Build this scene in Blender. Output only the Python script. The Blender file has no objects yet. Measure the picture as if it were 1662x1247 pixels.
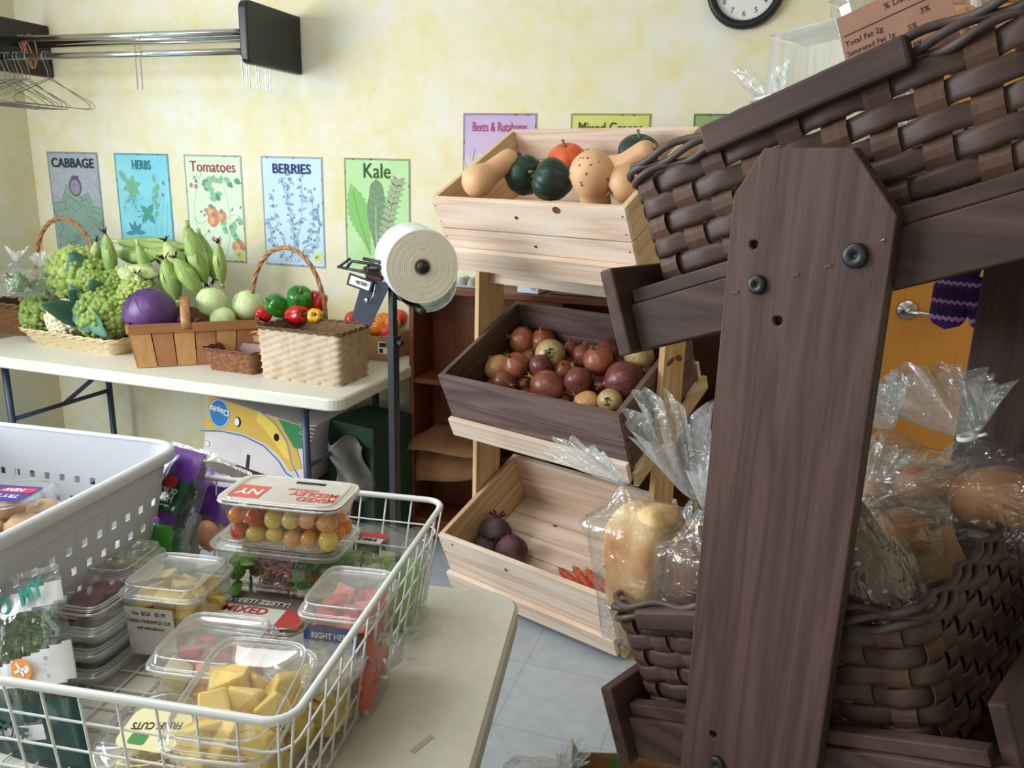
import bpy, bmesh, math, random
from mathutils import Matrix, Vector, Euler, noise
PI = math.pi
rnd = random.Random(7)
scene = bpy.context.scene
col = scene.collection

# ---------------------------------------------------------------- camera, world, lights, exposure
W, H, FPX = 1662, 1247, 1300.0
PITCH, ROLL, YAW = math.radians(14.69), math.radians(1.51), math.radians(17.66)
EYE = Vector((0, 0, 1.49))
cF = Vector((-math.sin(YAW) * math.cos(PITCH), math.cos(YAW) * math.cos(PITCH), -math.sin(PITCH)))
cR = Vector((math.cos(YAW), math.sin(YAW), 0))
cU = cR.cross(cF)
cR, cU = cR * math.cos(ROLL) + cU * math.sin(ROLL), cU * math.cos(ROLL) - cR * math.sin(ROLL)
cam_d = bpy.data.cameras.new('camera')
cam_d.sensor_width = 36; cam_d.lens = 36 * FPX / W; cam_d.clip_start = 0.02
cam = bpy.data.objects.new('camera', cam_d); col.objects.link(cam)
cam.matrix_world = Matrix(((cR.x, cU.x, -cF.x, EYE.x), (cR.y, cU.y, -cF.y, EYE.y), (cR.z, cU.z, -cF.z, EYE.z), (0, 0, 0, 1)))
scene.camera = cam

wd = bpy.data.worlds.new('world'); scene.world = wd; wd.use_nodes = True
wd.node_tree.nodes['Background'].inputs[0].default_value = (0.93, 0.96, 1.0, 1)
wd.node_tree.nodes['Background'].inputs[1].default_value = 0.42

def area(name, loc, target, sx, sy, power, colr):
    l = bpy.data.lights.new(name, 'AREA'); l.shape = 'RECTANGLE'; l.size = sx; l.size_y = sy
    l.energy = power; l.color = colr
    o = bpy.data.objects.new(name, l); col.objects.link(o); o.location = loc
    o.rotation_euler = (Vector(target) - Vector(loc)).to_track_quat('-Z', 'Y').to_euler()
    return o
area('window_daylight', (-3.32, 0.55, 1.62), (-0.9, 1.35, 0.9), 2.1, 1.25, 128, (0.86, 0.94, 1.0))
area('rear_fill_light', (-1.6, -2.25, 1.75), (-0.9, 2.2, 1.0), 1.9, 1.2, 14, (0.95, 0.97, 1.0))  # added fill from behind the camera, no known source there
area('ceiling_fill_light', (-1.5, 0.6, 2.66), (-1.5, 0.6, 0), 1.2, 0.6, 22, (0.97, 0.98, 1.0))  # added under the ceiling to brighten the table tops
area('far_ceiling_fill_light', (0.9, 1.9, 2.66), (0.9, 2.0, 0), 1.2, 0.6, 6, (1.0, 0.88, 0.70))  # warm fill added near the ceiling, no fixture modelled

vs = scene.view_settings
vs.view_transform = 'Standard'; vs.look = 'None'; vs.gamma = 1; vs.use_curve_mapping = False
vs.exposure = -0.1
scene.cycles.transparent_max_bounces = 32
scene.cycles.max_bounces = 8

# ---------------------------------------------------------------- helpers
def ray(px, py):
    return cF + cR * ((px - W / 2) / FPX) + cU * ((H / 2 - py) / FPX)
def P(px, py, z=0.0):                         # point of the plane z that lies along a sight line
    d = ray(px, py); return EYE + d * ((z - EYE.z) / d.z)
def PY(px, py, y):
    d = ray(px, py); return EYE + d * (y / d.y)
def PF(px, py, M, w):                         # the same on the plane z=w of a frame, in that frame's coordinates
    Mi = M.inverted(); o = Mi @ EYE; d = (Mi.to_3x3() @ ray(px, py)); return o + d * ((w - o.z) / d.z)
def PV(px, py, M, v):                         # ... on the plane y=v of a frame
    Mi = M.inverted(); o = Mi @ EYE; d = (Mi.to_3x3() @ ray(px, py)); return o + d * ((v - o.y) / d.y)
def lin(c):
    return tuple(((x / 255) / 12.92 if x <= 10 else (((x / 255) + .055) / 1.055) ** 2.4) for x in c) + (1.0,)
def T(x=0, y=0, z=0): return Matrix.Translation((x, y, z))
def RX(a): return Matrix.Rotation(math.radians(a), 4, 'X')
def RY(a): return Matrix.Rotation(math.radians(a), 4, 'Y')
def RZ(a): return Matrix.Rotation(math.radians(a), 4, 'Z')
def SC(x, y=None, z=None):
    y = x if y is None else y; z = x if z is None else z
    return Matrix.Diagonal((x, y, z, 1))
def align(p, q):                              # frame at p whose z axis points to q
    d = (Vector(q) - Vector(p)); return Matrix.Translation(p) @ d.to_track_quat('Z', 'Y').to_matrix().to_4x4()
ORD = ['first', 'second', 'third', 'fourth', 'fifth', 'sixth', 'seventh', 'eighth', 'ninth', 'tenth', 'eleventh', 'twelfth']

class MB:
    def __init__(s): s.v = []; s.f = []; s.m = []
    def add(s, vs, fs, mi=0, M=None):
        b = len(s.v)
        s.v += [tuple(M @ Vector(p)) for p in vs] if M is not None else [tuple(p) for p in vs]
        s.f += [tuple(i + b for i in f) for f in fs]; s.m += [mi] * len(fs); return s
    def box(s, x0, x1, y0, y1, z0, z1, mi=0, M=None):
        return s.add([(x0, y0, z0), (x1, y0, z0), (x1, y1, z0), (x0, y1, z0), (x0, y0, z1), (x1, y0, z1), (x1, y1, z1), (x0, y1, z1)],
                     [(0, 3, 2, 1), (4, 5, 6, 7), (0, 1, 5, 4), (1, 2, 6, 5), (2, 3, 7, 6), (3, 0, 4, 7)], mi, M)
    def frustum(s, x, y, z0, z1, a, b, c, d, mi=0, M=None):   # half sizes a,b at z0 and c,d at z1
        return s.add([(x - a, y - b, z0), (x + a, y - b, z0), (x + a, y + b, z0), (x - a, y + b, z0), (x - c, y - d, z1), (x + c, y - d, z1), (x + c, y + d, z1), (x - c, y + d, z1)],
                     [(0, 3, 2, 1), (4, 5, 6, 7), (0, 1, 5, 4), (1, 2, 6, 5), (2, 3, 7, 6), (3, 0, 4, 7)], mi, M)
    def prism(s, poly, z0, z1, mi=0, M=None):
        n = len(poly)
        return s.add([(x, y, z0) for x, y in poly] + [(x, y, z1) for x, y in poly],
                     [tuple(range(n - 1, -1, -1)), tuple(range(n, 2 * n))] + [(i, (i + 1) % n, n + (i + 1) % n, n + i) for i in range(n)], mi, M)
    def grid(s, fn, nu, nv, cu=False, cv=False, mi=0, M=None):  # fn(i/nu, j/nv)
        nu1 = nu if cu else nu + 1; nv1 = nv if cv else nv + 1
        vs = [fn(i / nu, j / nv) for i in range(nu1) for j in range(nv1)]
        fs = [(i * nv1 + j, ((i + 1) % nu1) * nv1 + j, ((i + 1) % nu1) * nv1 + (j + 1) % nv1, i * nv1 + (j + 1) % nv1) for i in range(nu) for j in range(nv)]
        return s.add(vs, fs, mi, M)
    def tube(s, pts, r, seg=8, closed=False, mi=0, M=None, flat=1.0):
        pts = [Vector(p) for p in pts]; n = len(pts)
        rs = r if isinstance(r, (list, tuple)) else [r] * n
        tang = []
        for i in range(n):
            a = pts[(i - 1) % n] if (closed or i > 0) else pts[i]; b = pts[(i + 1) % n] if (closed or i < n - 1) else pts[i]
            t = (b - a); tang.append(t.normalized() if t.length > 1e-9 else Vector((0, 0, 1)))
        ref = Vector((0, 0, 1)) if abs(tang[0].z) < .9 else Vector((1, 0, 0))
        nrm = (ref - tang[0] * ref.dot(tang[0])).normalized()
        vs = []
        for i in range(n):
            nrm = (nrm - tang[i] * nrm.dot(tang[i])); nrm = nrm.normalized() if nrm.length > 1e-9 else Vector((1, 0, 0))
            bi = tang[i].cross(nrm)
            for k in range(seg):
                a = 2 * PI * k / seg
                vs.append(pts[i] + nrm * (math.cos(a) * rs[i] * flat) + bi * (math.sin(a) * rs[i]))
        fs = []
        for i in range(n if closed else n - 1):
            for k in range(seg):
                j = (i + 1) % n
                fs.append((i * seg + k, i * seg + (k + 1) % seg, j * seg + (k + 1) % seg, j * seg + k))
        if not closed: fs += [tuple(range(seg - 1, -1, -1)), tuple((n - 1) * seg + k for k in range(seg))]
        return s.add(vs, fs, mi, M)
    def lathe(s, prof, seg=24, mi=0, M=None, lobe=None):      # prof: (r, z)
        vs = []; fs = []
        for r, z in prof:
            for k in range(seg):
                a = 2 * PI * k / seg; q = r * (lobe(a, z) if lobe else 1)
                vs.append((q * math.cos(a), q * math.sin(a), z))
        for i in range(len(prof) - 1):
            for k in range(seg):
                fs.append((i * seg + k, i * seg + (k + 1) % seg, (i + 1) * seg + (k + 1) % seg, (i + 1) * seg + k))
        if prof[0][0] > 1e-6: fs.append(tuple(range(seg - 1, -1, -1)))
        if prof[-1][0] > 1e-6: fs.append(tuple((len(prof) - 1) * seg + k for k in range(seg)))
        return s.add(vs, fs, mi, M)
    def ball(s, r=1, seg=16, rings=10, fn=None, mi=0, M=None):
        vs = [(0, 0, -1)]; fs = []
        for i in range(1, rings):
            t = -PI / 2 + PI * i / rings
            for k in range(seg): vs.append((math.cos(t) * math.cos(2 * PI * k / seg), math.cos(t) * math.sin(2 * PI * k / seg), math.sin(t)))
        vs.append((0, 0, 1)); top = len(vs) - 1
        for k in range(seg):
            fs.append((0, 1 + (k + 1) % seg, 1 + k)); fs.append((top, 1 + (rings - 2) * seg + k, 1 + (rings - 2) * seg + (k + 1) % seg))
            for i in range(rings - 2): fs.append((1 + i * seg + k, 1 + i * seg + (k + 1) % seg, 1 + (i + 1) * seg + (k + 1) % seg, 1 + (i + 1) * seg + k))
        vs = [Vector(p) * (r * (fn(Vector(p)) if fn else 1)) for p in vs]
        return s.add(vs, fs, mi, M)
    def leaf(s, L, Wd, curl=.2, fold=.15, nu=6, mi=0, M=None, ruffle=0):     # a leaf along +x with real curvature
        def fn(u, v):
            w = Wd * math.sin(PI * min(1, u * .92 + .05)) ** .8; y = (v - .5) * 2
            return (L * u, y * w / 2, curl * L * (u * u) + fold * abs(y) * w + (ruffle * math.sin(u * 19 + v * 5) * abs(y) if ruffle else 0))
        s.grid(fn, nu, 4, mi=mi, M=M); return s
    def mesh(s, name, mats, smooth=False):
        me = bpy.data.meshes.new(name); me.from_pydata(s.v, [], s.f)
        for m in (mats if isinstance(mats, (list, tuple)) else [mats]): me.materials.append(m)
        me.polygons.foreach_set('material_index', s.m)
        if smooth: me.polygons.foreach_set('use_smooth', [True] * len(s.f))
        me.update(); bm = bmesh.new(); bm.from_mesh(me); bmesh.ops.recalc_face_normals(bm, faces=bm.faces); bm.to_mesh(me); bm.free()
        return me

def link(name, me, parent=None, M=None, bevel=0, solid=0, sub=0):
    o = bpy.data.objects.new(name, me); col.objects.link(o)
    if M is not None: o.matrix_world = M
    if parent is not None: o.parent = parent
    if solid:
        m = o.modifiers.new('solid', 'SOLIDIFY'); m.thickness = solid; m.offset = 0
    if bevel:
        m = o.modifiers.new('bevel', 'BEVEL'); m.width = bevel; m.segments = 2; m.limit_method = 'ANGLE'; m.angle_limit = math.radians(40)
    if sub:
        m = o.modifiers.new('sub', 'SUBSURF'); m.levels = sub; m.render_levels = sub
    return o
def part(name, mb, mats, parent, smooth=False, M=None, bevel=0, solid=0, sub=0, label=None):
    o = link(name, mb.mesh(name, mats, smooth), parent, M, bevel, solid, sub)
    if label: o['label'] = label
    return o
def tag(o, label, cat, group=None, kind=None):
    o['label'] = label; o['category'] = cat
    if group: o['group'] = group
    if kind: o['kind'] = kind
    return o
def thing(name, label, cat, M, group=None):
    o = bpy.data.objects.new(name, None); o.empty_display_size = .02; col.objects.link(o); o.matrix_world = M
    return tag(o, label, cat, group)
def single(name, mb, mats, label, cat, M=None, group=None, smooth=False, bevel=0, solid=0, sub=0):
    return tag(link(name, mb.mesh(name, mats, smooth), None, M, bevel, solid, sub), label, cat, group)
def struct(name, mb, mats, bevel=0, smooth=False):
    o = link(name, mb.mesh(name, mats, smooth), bevel=bevel); o['kind'] = 'structure'; return o
KIDS = {}
def kids(o):
    return [c for c in bpy.data.objects if c.parent is o]
def dup(root, M, label=None, group=None, ks=None):
    r = root.copy(); col.objects.link(r); r.matrix_world = M
    if label: r['label'] = label
    if group: r['group'] = group
    for ch in (ks if ks is not None else kids(root)):
        c = ch.copy(); col.objects.link(c); c.parent = r
        for g in kids(ch):
            d = g.copy(); col.objects.link(d); d.parent = c
    return r
def rrect(w, d, r, n=5):                      # rounded rectangle outline, counter-clockwise, centred
    out = []
    for cx, cy, a0 in ((w / 2 - r, d / 2 - r, 0), (-w / 2 + r, d / 2 - r, 90), (-w / 2 + r, -d / 2 + r, 180), (w / 2 - r, -d / 2 + r, 270)):
        for k in range(n + 1):
            a = math.radians(a0 + 90 * k / n); out.append((cx + r * math.cos(a), cy + r * math.sin(a)))
    return out
def resample(pts, n, closed=True):
    P_ = [Vector(p) for p in pts]
    if closed: P_.append(P_[0])
    L = [0]
    for a, b in zip(P_, P_[1:]): L.append(L[-1] + (b - a).length)
    out = []; j = 0
    for i in range(n):
        t = L[-1] * i / (n if closed else n - 1)
        while j < len(L) - 2 and L[j + 1] < t: j += 1
        q = (t - L[j]) / max(1e-9, L[j + 1] - L[j]); out.append(P_[j].lerp(P_[j + 1], q))
    return out, L[-1]
def text(name, s, size, mat, parent, M, sx=1.0, align='CENTER', bold=0.0, ext=.0002):
    cu = bpy.data.curves.new(name, 'FONT'); cu.body = s; cu.size = size; cu.align_x = align; cu.align_y = 'CENTER'
    cu.extrude = ext; cu.offset = bold; cu.resolution_u = 3
    t = bpy.data.objects.new('tmp', cu); me = bpy.data.meshes.new_from_object(t); bpy.data.objects.remove(t); me.name = name
    me.transform(SC(sx, 1, 1)); me.materials.clear(); me.materials.append(mat)
    return link(name, me, parent, M)

# ---------------------------------------------------------------- materials
def _mat(name):
    m = bpy.data.materials.new(name); m.use_nodes = True; nt = m.node_tree; b = nt.nodes['Principled BSDF']; return m, nt, b
def N(nt, t, **kw):
    n = nt.nodes.new(t)
    for k, v in kw.items():
        if k in n.inputs: n.inputs[k].default_value = v
        else: setattr(n, k, v)
    return n
def ramp(nt, stops):
    n = nt.nodes.new('ShaderNodeValToRGB'); e = n.color_ramp.elements
    while len(e) < len(stops): e.new(.5)
    for el, (p, c) in zip(e, stops): el.position = p; el.color = lin(c)
    return n
def pm(name, c1, c2=None, scale=30, rough=.5, bump=0, bscale=None, metal=0, detail=4, stretch=(1, 1, 1), lo=.35, hi=.65, sss=0, coat=0, spec=.5, rand=True, trans=0):
    m, nt, b = _mat(name); L = nt.links
    b.inputs['Roughness'].default_value = rough; b.inputs['Metallic'].default_value = metal
    b.inputs['Specular IOR Level'].default_value = spec
    if coat: b.inputs['Coat Weight'].default_value = coat
    if sss:
        b.inputs['Subsurface Weight'].default_value = sss; b.inputs['Subsurface Radius'].default_value = (.02, .012, .006); b.inputs['Subsurface Scale'].default_value = .4
    if trans: b.inputs['Transmission Weight'].default_value = trans
    tc = N(nt, 'ShaderNodeTexCoord'); mp = N(nt, 'ShaderNodeMapping'); mp.inputs['Scale'].default_value = stretch
    vec = tc.outputs['Object']
    if rand:
        oi = N(nt, 'ShaderNodeObjectInfo'); ad = N(nt, 'ShaderNodeVectorMath', operation='MULTIPLY_ADD')
        cx = N(nt, 'ShaderNodeCombineXYZ')
        for k in range(3): L.new(oi.outputs['Random'], cx.inputs[k])
        L.new(cx.outputs[0], ad.inputs[0]); ad.inputs[1].default_value = (7.3, 5.1, 9.7); L.new(vec, ad.inputs[2]); vec = ad.outputs[0]
    L.new(vec, mp.inputs[0])
    if c2 is None: b.inputs['Base Color'].default_value = lin(c1)
    else:
        nz = N(nt, 'ShaderNodeTexNoise', Scale=scale, Detail=detail); L.new(mp.outputs[0], nz.inputs['Vector'])
        r = ramp(nt, [(lo, c1), (hi, c2)]); L.new(nz.outputs['Fac'], r.inputs[0]); L.new(r.outputs[0], b.inputs['Base Color'])
    if bump:
        nb = N(nt, 'ShaderNodeTexNoise', Scale=bscale or scale, Detail=3); L.new(mp.outputs[0], nb.inputs['Vector'])
        bp = N(nt, 'ShaderNodeBump', Strength=bump, Distance=.004); L.new(nb.outputs['Fac'], bp.inputs['Height']); L.new(bp.outputs[0], b.inputs['Normal'])
    return m
def wood(name, c1, c2, c3=None, axis='x', rough=.6, scale=22, rings=True, bump=.15):
    m, nt, b = _mat(name); L = nt.links; b.inputs['Roughness'].default_value = rough; b.inputs['Specular IOR Level'].default_value = .3
    tc = N(nt, 'ShaderNodeTexCoord'); oi = N(nt, 'ShaderNodeObjectInfo'); cx = N(nt, 'ShaderNodeCombineXYZ')
    for k in range(3): L.new(oi.outputs['Random'], cx.inputs[k])
    ad = N(nt, 'ShaderNodeVectorMath', operation='MULTIPLY_ADD'); L.new(cx.outputs[0], ad.inputs[0]); ad.inputs[1].default_value = (3.1, 5.7, 4.3); L.new(tc.outputs['Object'], ad.inputs[2])
    mp = N(nt, 'ShaderNodeMapping'); s = [1, 1, 1]; s['xyz'.index(axis)] = .07; mp.inputs['Scale'].default_value = s; L.new(ad.outputs[0], mp.inputs[0])
    n1 = N(nt, 'ShaderNodeTexNoise', Scale=scale * 6, Detail=5, Roughness=.6); L.new(mp.outputs[0], n1.inputs['Vector'])
    n2 = N(nt, 'ShaderNodeTexNoise', Scale=scale * .55, Detail=2, Distortion=.4); L.new(mp.outputs[0], n2.inputs['Vector'])
    mu = N(nt, 'ShaderNodeMath', operation='MULTIPLY'); mu.inputs[1].default_value = 9.0; L.new(n2.outputs['Fac'], mu.inputs[0])
    fr = N(nt, 'ShaderNodeMath', operation='PINGPONG'); fr.inputs[1].default_value = 1.0; L.new(mu.outputs[0], fr.inputs[0])
    mx = N(nt, 'ShaderNodeMix', data_type='FLOAT'); mx.inputs[0].default_value = .45 if rings else .9
    L.new(fr.outputs[0], mx.inputs[2]); L.new(n1.outputs['Fac'], mx.inputs[3])
    r = ramp(nt, [(.2, c1), (.55, c2), (.85, c3 or c2)]); L.new(mx.outputs[0], r.inputs[0]); L.new(r.outputs[0], b.inputs['Base Color'])
    bp = N(nt, 'ShaderNodeBump', Strength=bump, Distance=.002); L.new(n1.outputs['Fac'], bp.inputs['Height']); L.new(bp.outputs[0], b.inputs['Normal'])
    return m
def film(name, tint=(250, 252, 252), gloss=.12, edge=.6, rough=.1, bump=0, bscale=40, milk=.03, milkc=(240, 242, 245)):
    m = bpy.data.materials.new(name); m.use_nodes = True; nt = m.node_tree; L = nt.links; nt.nodes.clear()
    out = N(nt, 'ShaderNodeOutputMaterial'); tr = N(nt, 'ShaderNodeBsdfTransparent'); tr.inputs[0].default_value = lin(tint)
    gl = N(nt, 'ShaderNodeBsdfGlossy', Roughness=rough); df = N(nt, 'ShaderNodeBsdfDiffuse'); df.inputs[0].default_value = lin(milkc)
    lw = N(nt, 'ShaderNodeLayerWeight', Blend=.35); mr = N(nt, 'ShaderNodeMapRange'); mr.inputs['To Min'].default_value = gloss; mr.inputs['To Max'].default_value = edge
    L.new(lw.outputs['Facing'], mr.inputs['Value'])
    m1 = N(nt, 'ShaderNodeMixShader'); m2 = N(nt, 'ShaderNodeMixShader'); m1.inputs[0].default_value = milk
    L.new(tr.outputs[0], m1.inputs[1]); L.new(df.outputs[0], m1.inputs[2])
    L.new(mr.outputs[0], m2.inputs[0]); L.new(m1.outputs[0], m2.inputs[1]); L.new(gl.outputs[0], m2.inputs[2]); L.new(m2.outputs[0], out.inputs[0])
    if bump:
        tc = N(nt, 'ShaderNodeTexCoord'); nb = N(nt, 'ShaderNodeTexNoise', Scale=bscale, Detail=3, Distortion=1.2); L.new(tc.outputs['Object'], nb.inputs['Vector'])
        bp = N(nt, 'ShaderNodeBump', Strength=bump, Distance=.01); L.new(nb.outputs['Fac'], bp.inputs['Height'])
        for n in (gl, lw): L.new(bp.outputs[0], n.inputs['Normal'])
    return m

# ---------------------------------------------------------------- the room
def wall_mat():
    m, nt, b = _mat('sponged_yellow_paint'); L = nt.links; b.inputs['Roughness'].default_value = .8; b.inputs['Specular IOR Level'].default_value = .2
    tc = N(nt, 'ShaderNodeTexCoord')
    a = N(nt, 'ShaderNodeTexNoise', Scale=3.1, Detail=5, Roughness=.62, Distortion=.3); L.new(tc.outputs['Object'], a.inputs['Vector'])
    c = N(nt, 'ShaderNodeTexNoise', Scale=9, Detail=5, Roughness=.7, Distortion=.6); L.new(tc.outputs['Object'], c.inputs['Vector'])
    mx = N(nt, 'ShaderNodeMix', data_type='FLOAT'); mx.inputs[0].default_value = .55
    L.new(a.outputs['Fac'], mx.inputs[2]); L.new(c.outputs['Fac'], mx.inputs[3])
    r = ramp(nt, [(.33, (228, 213, 160)), (.45, (230, 222, 186)), (.55, (231, 227, 208)), (.68, (232, 231, 225))])
    L.new(mx.outputs[0], r.inputs[0]); L.new(r.outputs[0], b.inputs['Base Color']); return m
M_wall = wall_mat()
M_white = pm('white_paint', (232, 232, 228), rough=.5)
M_ceil = pm('ceiling_paint', (225, 222, 210), rough=.9)
M_glass = film('window_glass', gloss=.05, edge=.4)
YW, XL, XR, YB, ZC = 3.05, -3.39, 3.2, -2.5, 2.7
def tile_mat():
    m, nt, b = _mat('vinyl_floor_tile'); L = nt.links; b.inputs['Roughness'].default_value = .32
    tc = N(nt, 'ShaderNodeTexCoord'); br = N(nt, 'ShaderNodeTexBrick', Scale=1.0); br.offset = 0
    br.inputs['Brick Width'].default_value = .305; br.inputs['Row Height'].default_value = .305; br.inputs['Mortar Size'].default_value = .0018
    br.inputs['Color1'].default_value = lin((180, 185, 191)); br.inputs['Color2'].default_value = lin((176, 181, 187)); br.inputs['Mortar'].default_value = lin((156, 160, 165))
    L.new(tc.outputs['Object'], br.inputs['Vector'])
    nz = N(nt, 'ShaderNodeTexNoise', Scale=22, Detail=5); L.new(tc.outputs['Object'], nz.inputs['Vector'])
    r = ramp(nt, [(.35, (232, 233, 234)), (.7, (252, 252, 252))]); L.new(nz.outputs['Fac'], r.inputs[0])
    mx = N(nt, 'ShaderNodeMix', data_type='RGBA', blend_type='MULTIPLY'); mx.inputs[0].default_value = .8
    L.new(br.outputs['Color'], mx.inputs[6]); L.new(r.outputs[0], mx.inputs[7]); L.new(mx.outputs[2], b.inputs['Base Color']); return m
struct('floor', MB().box(XL - .1, XR + .1, YB - .1, YW + .1, -.08, 0), tile_mat())
struct('ceiling', MB().box(XL - .1, XR + .1, YB - .1, YW + .1, ZC, ZC + .08), M_ceil)
struct('wall_back', MB().box(XL - .1, XR + .1, YW, YW + .12, 0, ZC), M_wall)
struct('wall_right', MB().box(XR, XR + .12, YB - .1, YW, 0, ZC), M_wall)
def holed(x0, x1, a0, a1, h0, h1, swap):      # a wall along a with one opening
    m = MB(); lo, hi = (YB - .1, YW) if not swap else (XL, XR)
    for (p0, p1, q0, q1) in ((lo, a0, 0, ZC), (a1, hi, 0, ZC), (a0, a1, 0, h0), (a0, a1, h1, ZC)):
        m.box(p0, p1, x0, x1, q0, q1) if swap else m.box(x0, x1, p0, p1, q0, q1)
    return m
struct('wall_left', holed(XL - .12, XL, -.55, 1.65, .98, 2.28, False), M_wall)
struct('wall_rear', holed(YB - .12, YB, -2.6, -.6, 1.1, 2.4, True), M_wall)
m = MB()
for y in (-.55, .53, 1.6): m.box(XL - .08, XL - .03, y, y + .05, .98, 2.28)
for z in (.98, 2.23): m.box(XL - .08, XL - .03, -.55, 1.65, z, z + .05)
w = struct('window_1', m, M_white); g = part('pane', MB().box(XL - .06, XL - .055, -.5, 1.6, 1.03, 2.23), M_glass, w)
m = MB()
for x in (-2.6, -1.62, -.65): m.box(x, x + .05, YB - .08, YB - .03, 1.1, 2.4)
for z in (1.1, 2.35): m.box(-2.6, -.6, YB - .08, YB - .03, z, z + .05)
w = struct('added_rear_window', m, M_white); g = part('pane', MB().box(-2.55, -.65, YB - .06, YB - .055, 1.15, 2.35), M_glass, w)  # unseen window, put in where the rear fill light sits
M_base = pm('brown_vinyl_base', (92, 78, 66), rough=.5)
struct('baseboard_back', MB().box(XL, .3, YW - .012, YW, 0, .1), M_base)
struct('baseboard_left', MB().box(XL, XL + .012, YB, YW - .012, 0, .1), M_base)
M_steel = pm('brushed_steel', (188, 190, 194), rough=.28, metal=1)
M_chrome = pm('chrome', (205, 208, 212), rough=.16, metal=1)
M_door = wood('honey_oak_veneer', (196, 128, 52), (205, 138, 60), (184, 114, 44), axis='z', rough=.45, rings=False, bump=.03)
d = struct('door_1', MB().box(.37, 1.28, YW - .035, YW - .002, .01, 2.04), M_door, bevel=.003)
t = MB()
for a in ((.29, .37, 0, 2.12), (1.28, 1.36, 0, 2.12), (.29, 1.36, 2.04, 2.12)): t.box(a[0], a[1], YW - .045, YW, a[2], a[3])
struct('trim_1', t, pm('door_casing', (150, 104, 58), rough=.5), bevel=.004)
h = MB()
h.lathe([(.034, 0), (.034, .008), (.03, .014), (.012, .016), (.012, .05)], 24, M=T(.455, YW - .035, 1.075) @ RX(90))
h.tube([(.455, YW - .082, 1.072), (.50, YW - .083, 1.07), (.55, YW - .083, 1.066), (.585, YW - .08, 1.062)], [.014, .013, .012, .01], 12, flat=.8)
part('door_handle', h, M_steel, d, smooth=True, label='brushed steel lever handle')

# ---------------------------------------------------------------- the seed posters
PW, PH = .2986, .4614
def flatmat(c, c2=None, s=30): return pm('ink_%d_%d_%d' % c, c, c2, scale=s, rough=.85, spec=.15)
class F2(MB):                                  # printed shapes, stacked in hair-thin layers
    def __init__(s, lo=(-9, -9), hi=(9, 9)): super().__init__(); s.z = .0012; s.lo = lo; s.hi = hi
    def poly(s, pts, mi):
        s.z += .000004; pts = [(min(max(x, s.lo[0]), s.hi[0]), min(max(y, s.lo[1]), s.hi[1])) for x, y in pts]; return s.add([(x, y, s.z) for x, y in pts], [tuple(range(len(pts)))], mi)
    def disc(s, x, y, rx, ry, mi, n=18, wob=0):
        return s.poly([(x + rx * (1 + wob * math.sin(5 * k)) * math.cos(2 * PI * k / n), y + ry * (1 + wob * math.sin(5 * k)) * math.sin(2 * PI * k / n)) for k in range(n)], mi)
    def lf(s, x, y, L, w, a, mi, vein=None):
        c, n = math.cos(a), math.sin(a); up = []; dn = []
        for k in range(7):
            t = k / 6; q = w * math.sin(PI * t ** .8) / 2; up.append((t * L, q)); dn.append((t * L, -q))
        pts = [(x + c * p - n * q, y + n * p + c * q) for p, q in dn + up[::-1][1:-1]]
        s.poly(pts, mi)
        if vein is not None: s.line([(x, y), (x + c * L * .9, y + n * L * .9)], .0007, vein)
        return s
    def line(s, pts, w, mi):
        s.z += .000004
        pts = [(min(max(x, s.lo[0]), s.hi[0]), min(max(y, s.lo[1]), s.hi[1])) for x, y in pts]
        for a, b in zip(pts, pts[1:]):
            dx, dy = b[0] - a[0], b[1] - a[1]; l = math.hypot(dx, dy) or 1; nx, ny = -dy / l * w / 2, dx / l * w / 2
            s.add([(a[0] - nx, a[1] - ny, s.z), (b[0] - nx, b[1] - ny, s.z), (b[0] + nx, b[1] + ny, s.z), (a[0] + nx, a[1] + ny, s.z)], [(0, 1, 2, 3)], mi)
        return s
def curve(x0, y0, x1, y1, bend, n=8):
    dx, dy = x1 - x0, y1 - y0
    return [(x0 + dx * t / n - dy * bend * math.sin(PI * t / n), y0 + dy * t / n + dx * bend * math.sin(PI * t / n)) for t in range(n + 1)]
def poster(i, z, label, bg, bg2, edge, title, tcol, tsize, tsx, draw, inks, bold=0):
    xs = [-3.2973, -2.9039, -2.5211, -2.1241, -1.7235, -1.1971, -.7676, -.3176]
    th = thing('seed_poster', label, 'poster', T(xs[i], YW - .001, z - PH) @ RX(90), 'seed packet posters')
    part('sheet', MB().box(0, PW, 0, PH, 0, .0011), flatmat(bg, bg2, 9), th)
    f = F2(); e = .006
    for a, b in (((e, e), (PW - e, e)), ((PW - e, e), (PW - e, PH - e)), ((PW - e, PH - e), (e, PH - e)), ((e, PH - e), (e, e))):
        f.line([a, b], .0016, 0)
    for a, b in (((0, .002), (PW, .002)), ((PW - .002, 0), (PW - .002, PH)), ((PW, PH - .002), (0, PH - .002)), ((.002, PH), (.002, 0))):
        f.line([a, b], .004, 1)
    rr = random.Random(i)
    for k in range(9):
        q = rr.random() * .9 + .05; s = k % 4
        p = [(q * PW, e), (q * PW, PH - e), (e, q * PH), (PW - e, q * PH)][s]
        f.disc(p[0], p[1], .008 if s < 2 else .002, .002 if s < 2 else .008, 0, 8)
    part('border', f, [flatmat((70, 66, 62)), flatmat(edge)], th)
    if title: text('title', title, tsize, flatmat(tcol), th, T(PW / 2, PH - .052, .0042), sx=tsx, bold=bold)
    g = F2((.005, .005), (PW - .005, PH - .005)); draw(g, random.Random(i + 3)); inks = [tuple(int(a * .66 + b * .34) for a, b in zip(c, bg)) for c in inks]; part('illustration', g, [flatmat(c) for c in inks], th)
Z1, Z2 = 1.5374, 1.7137
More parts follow.
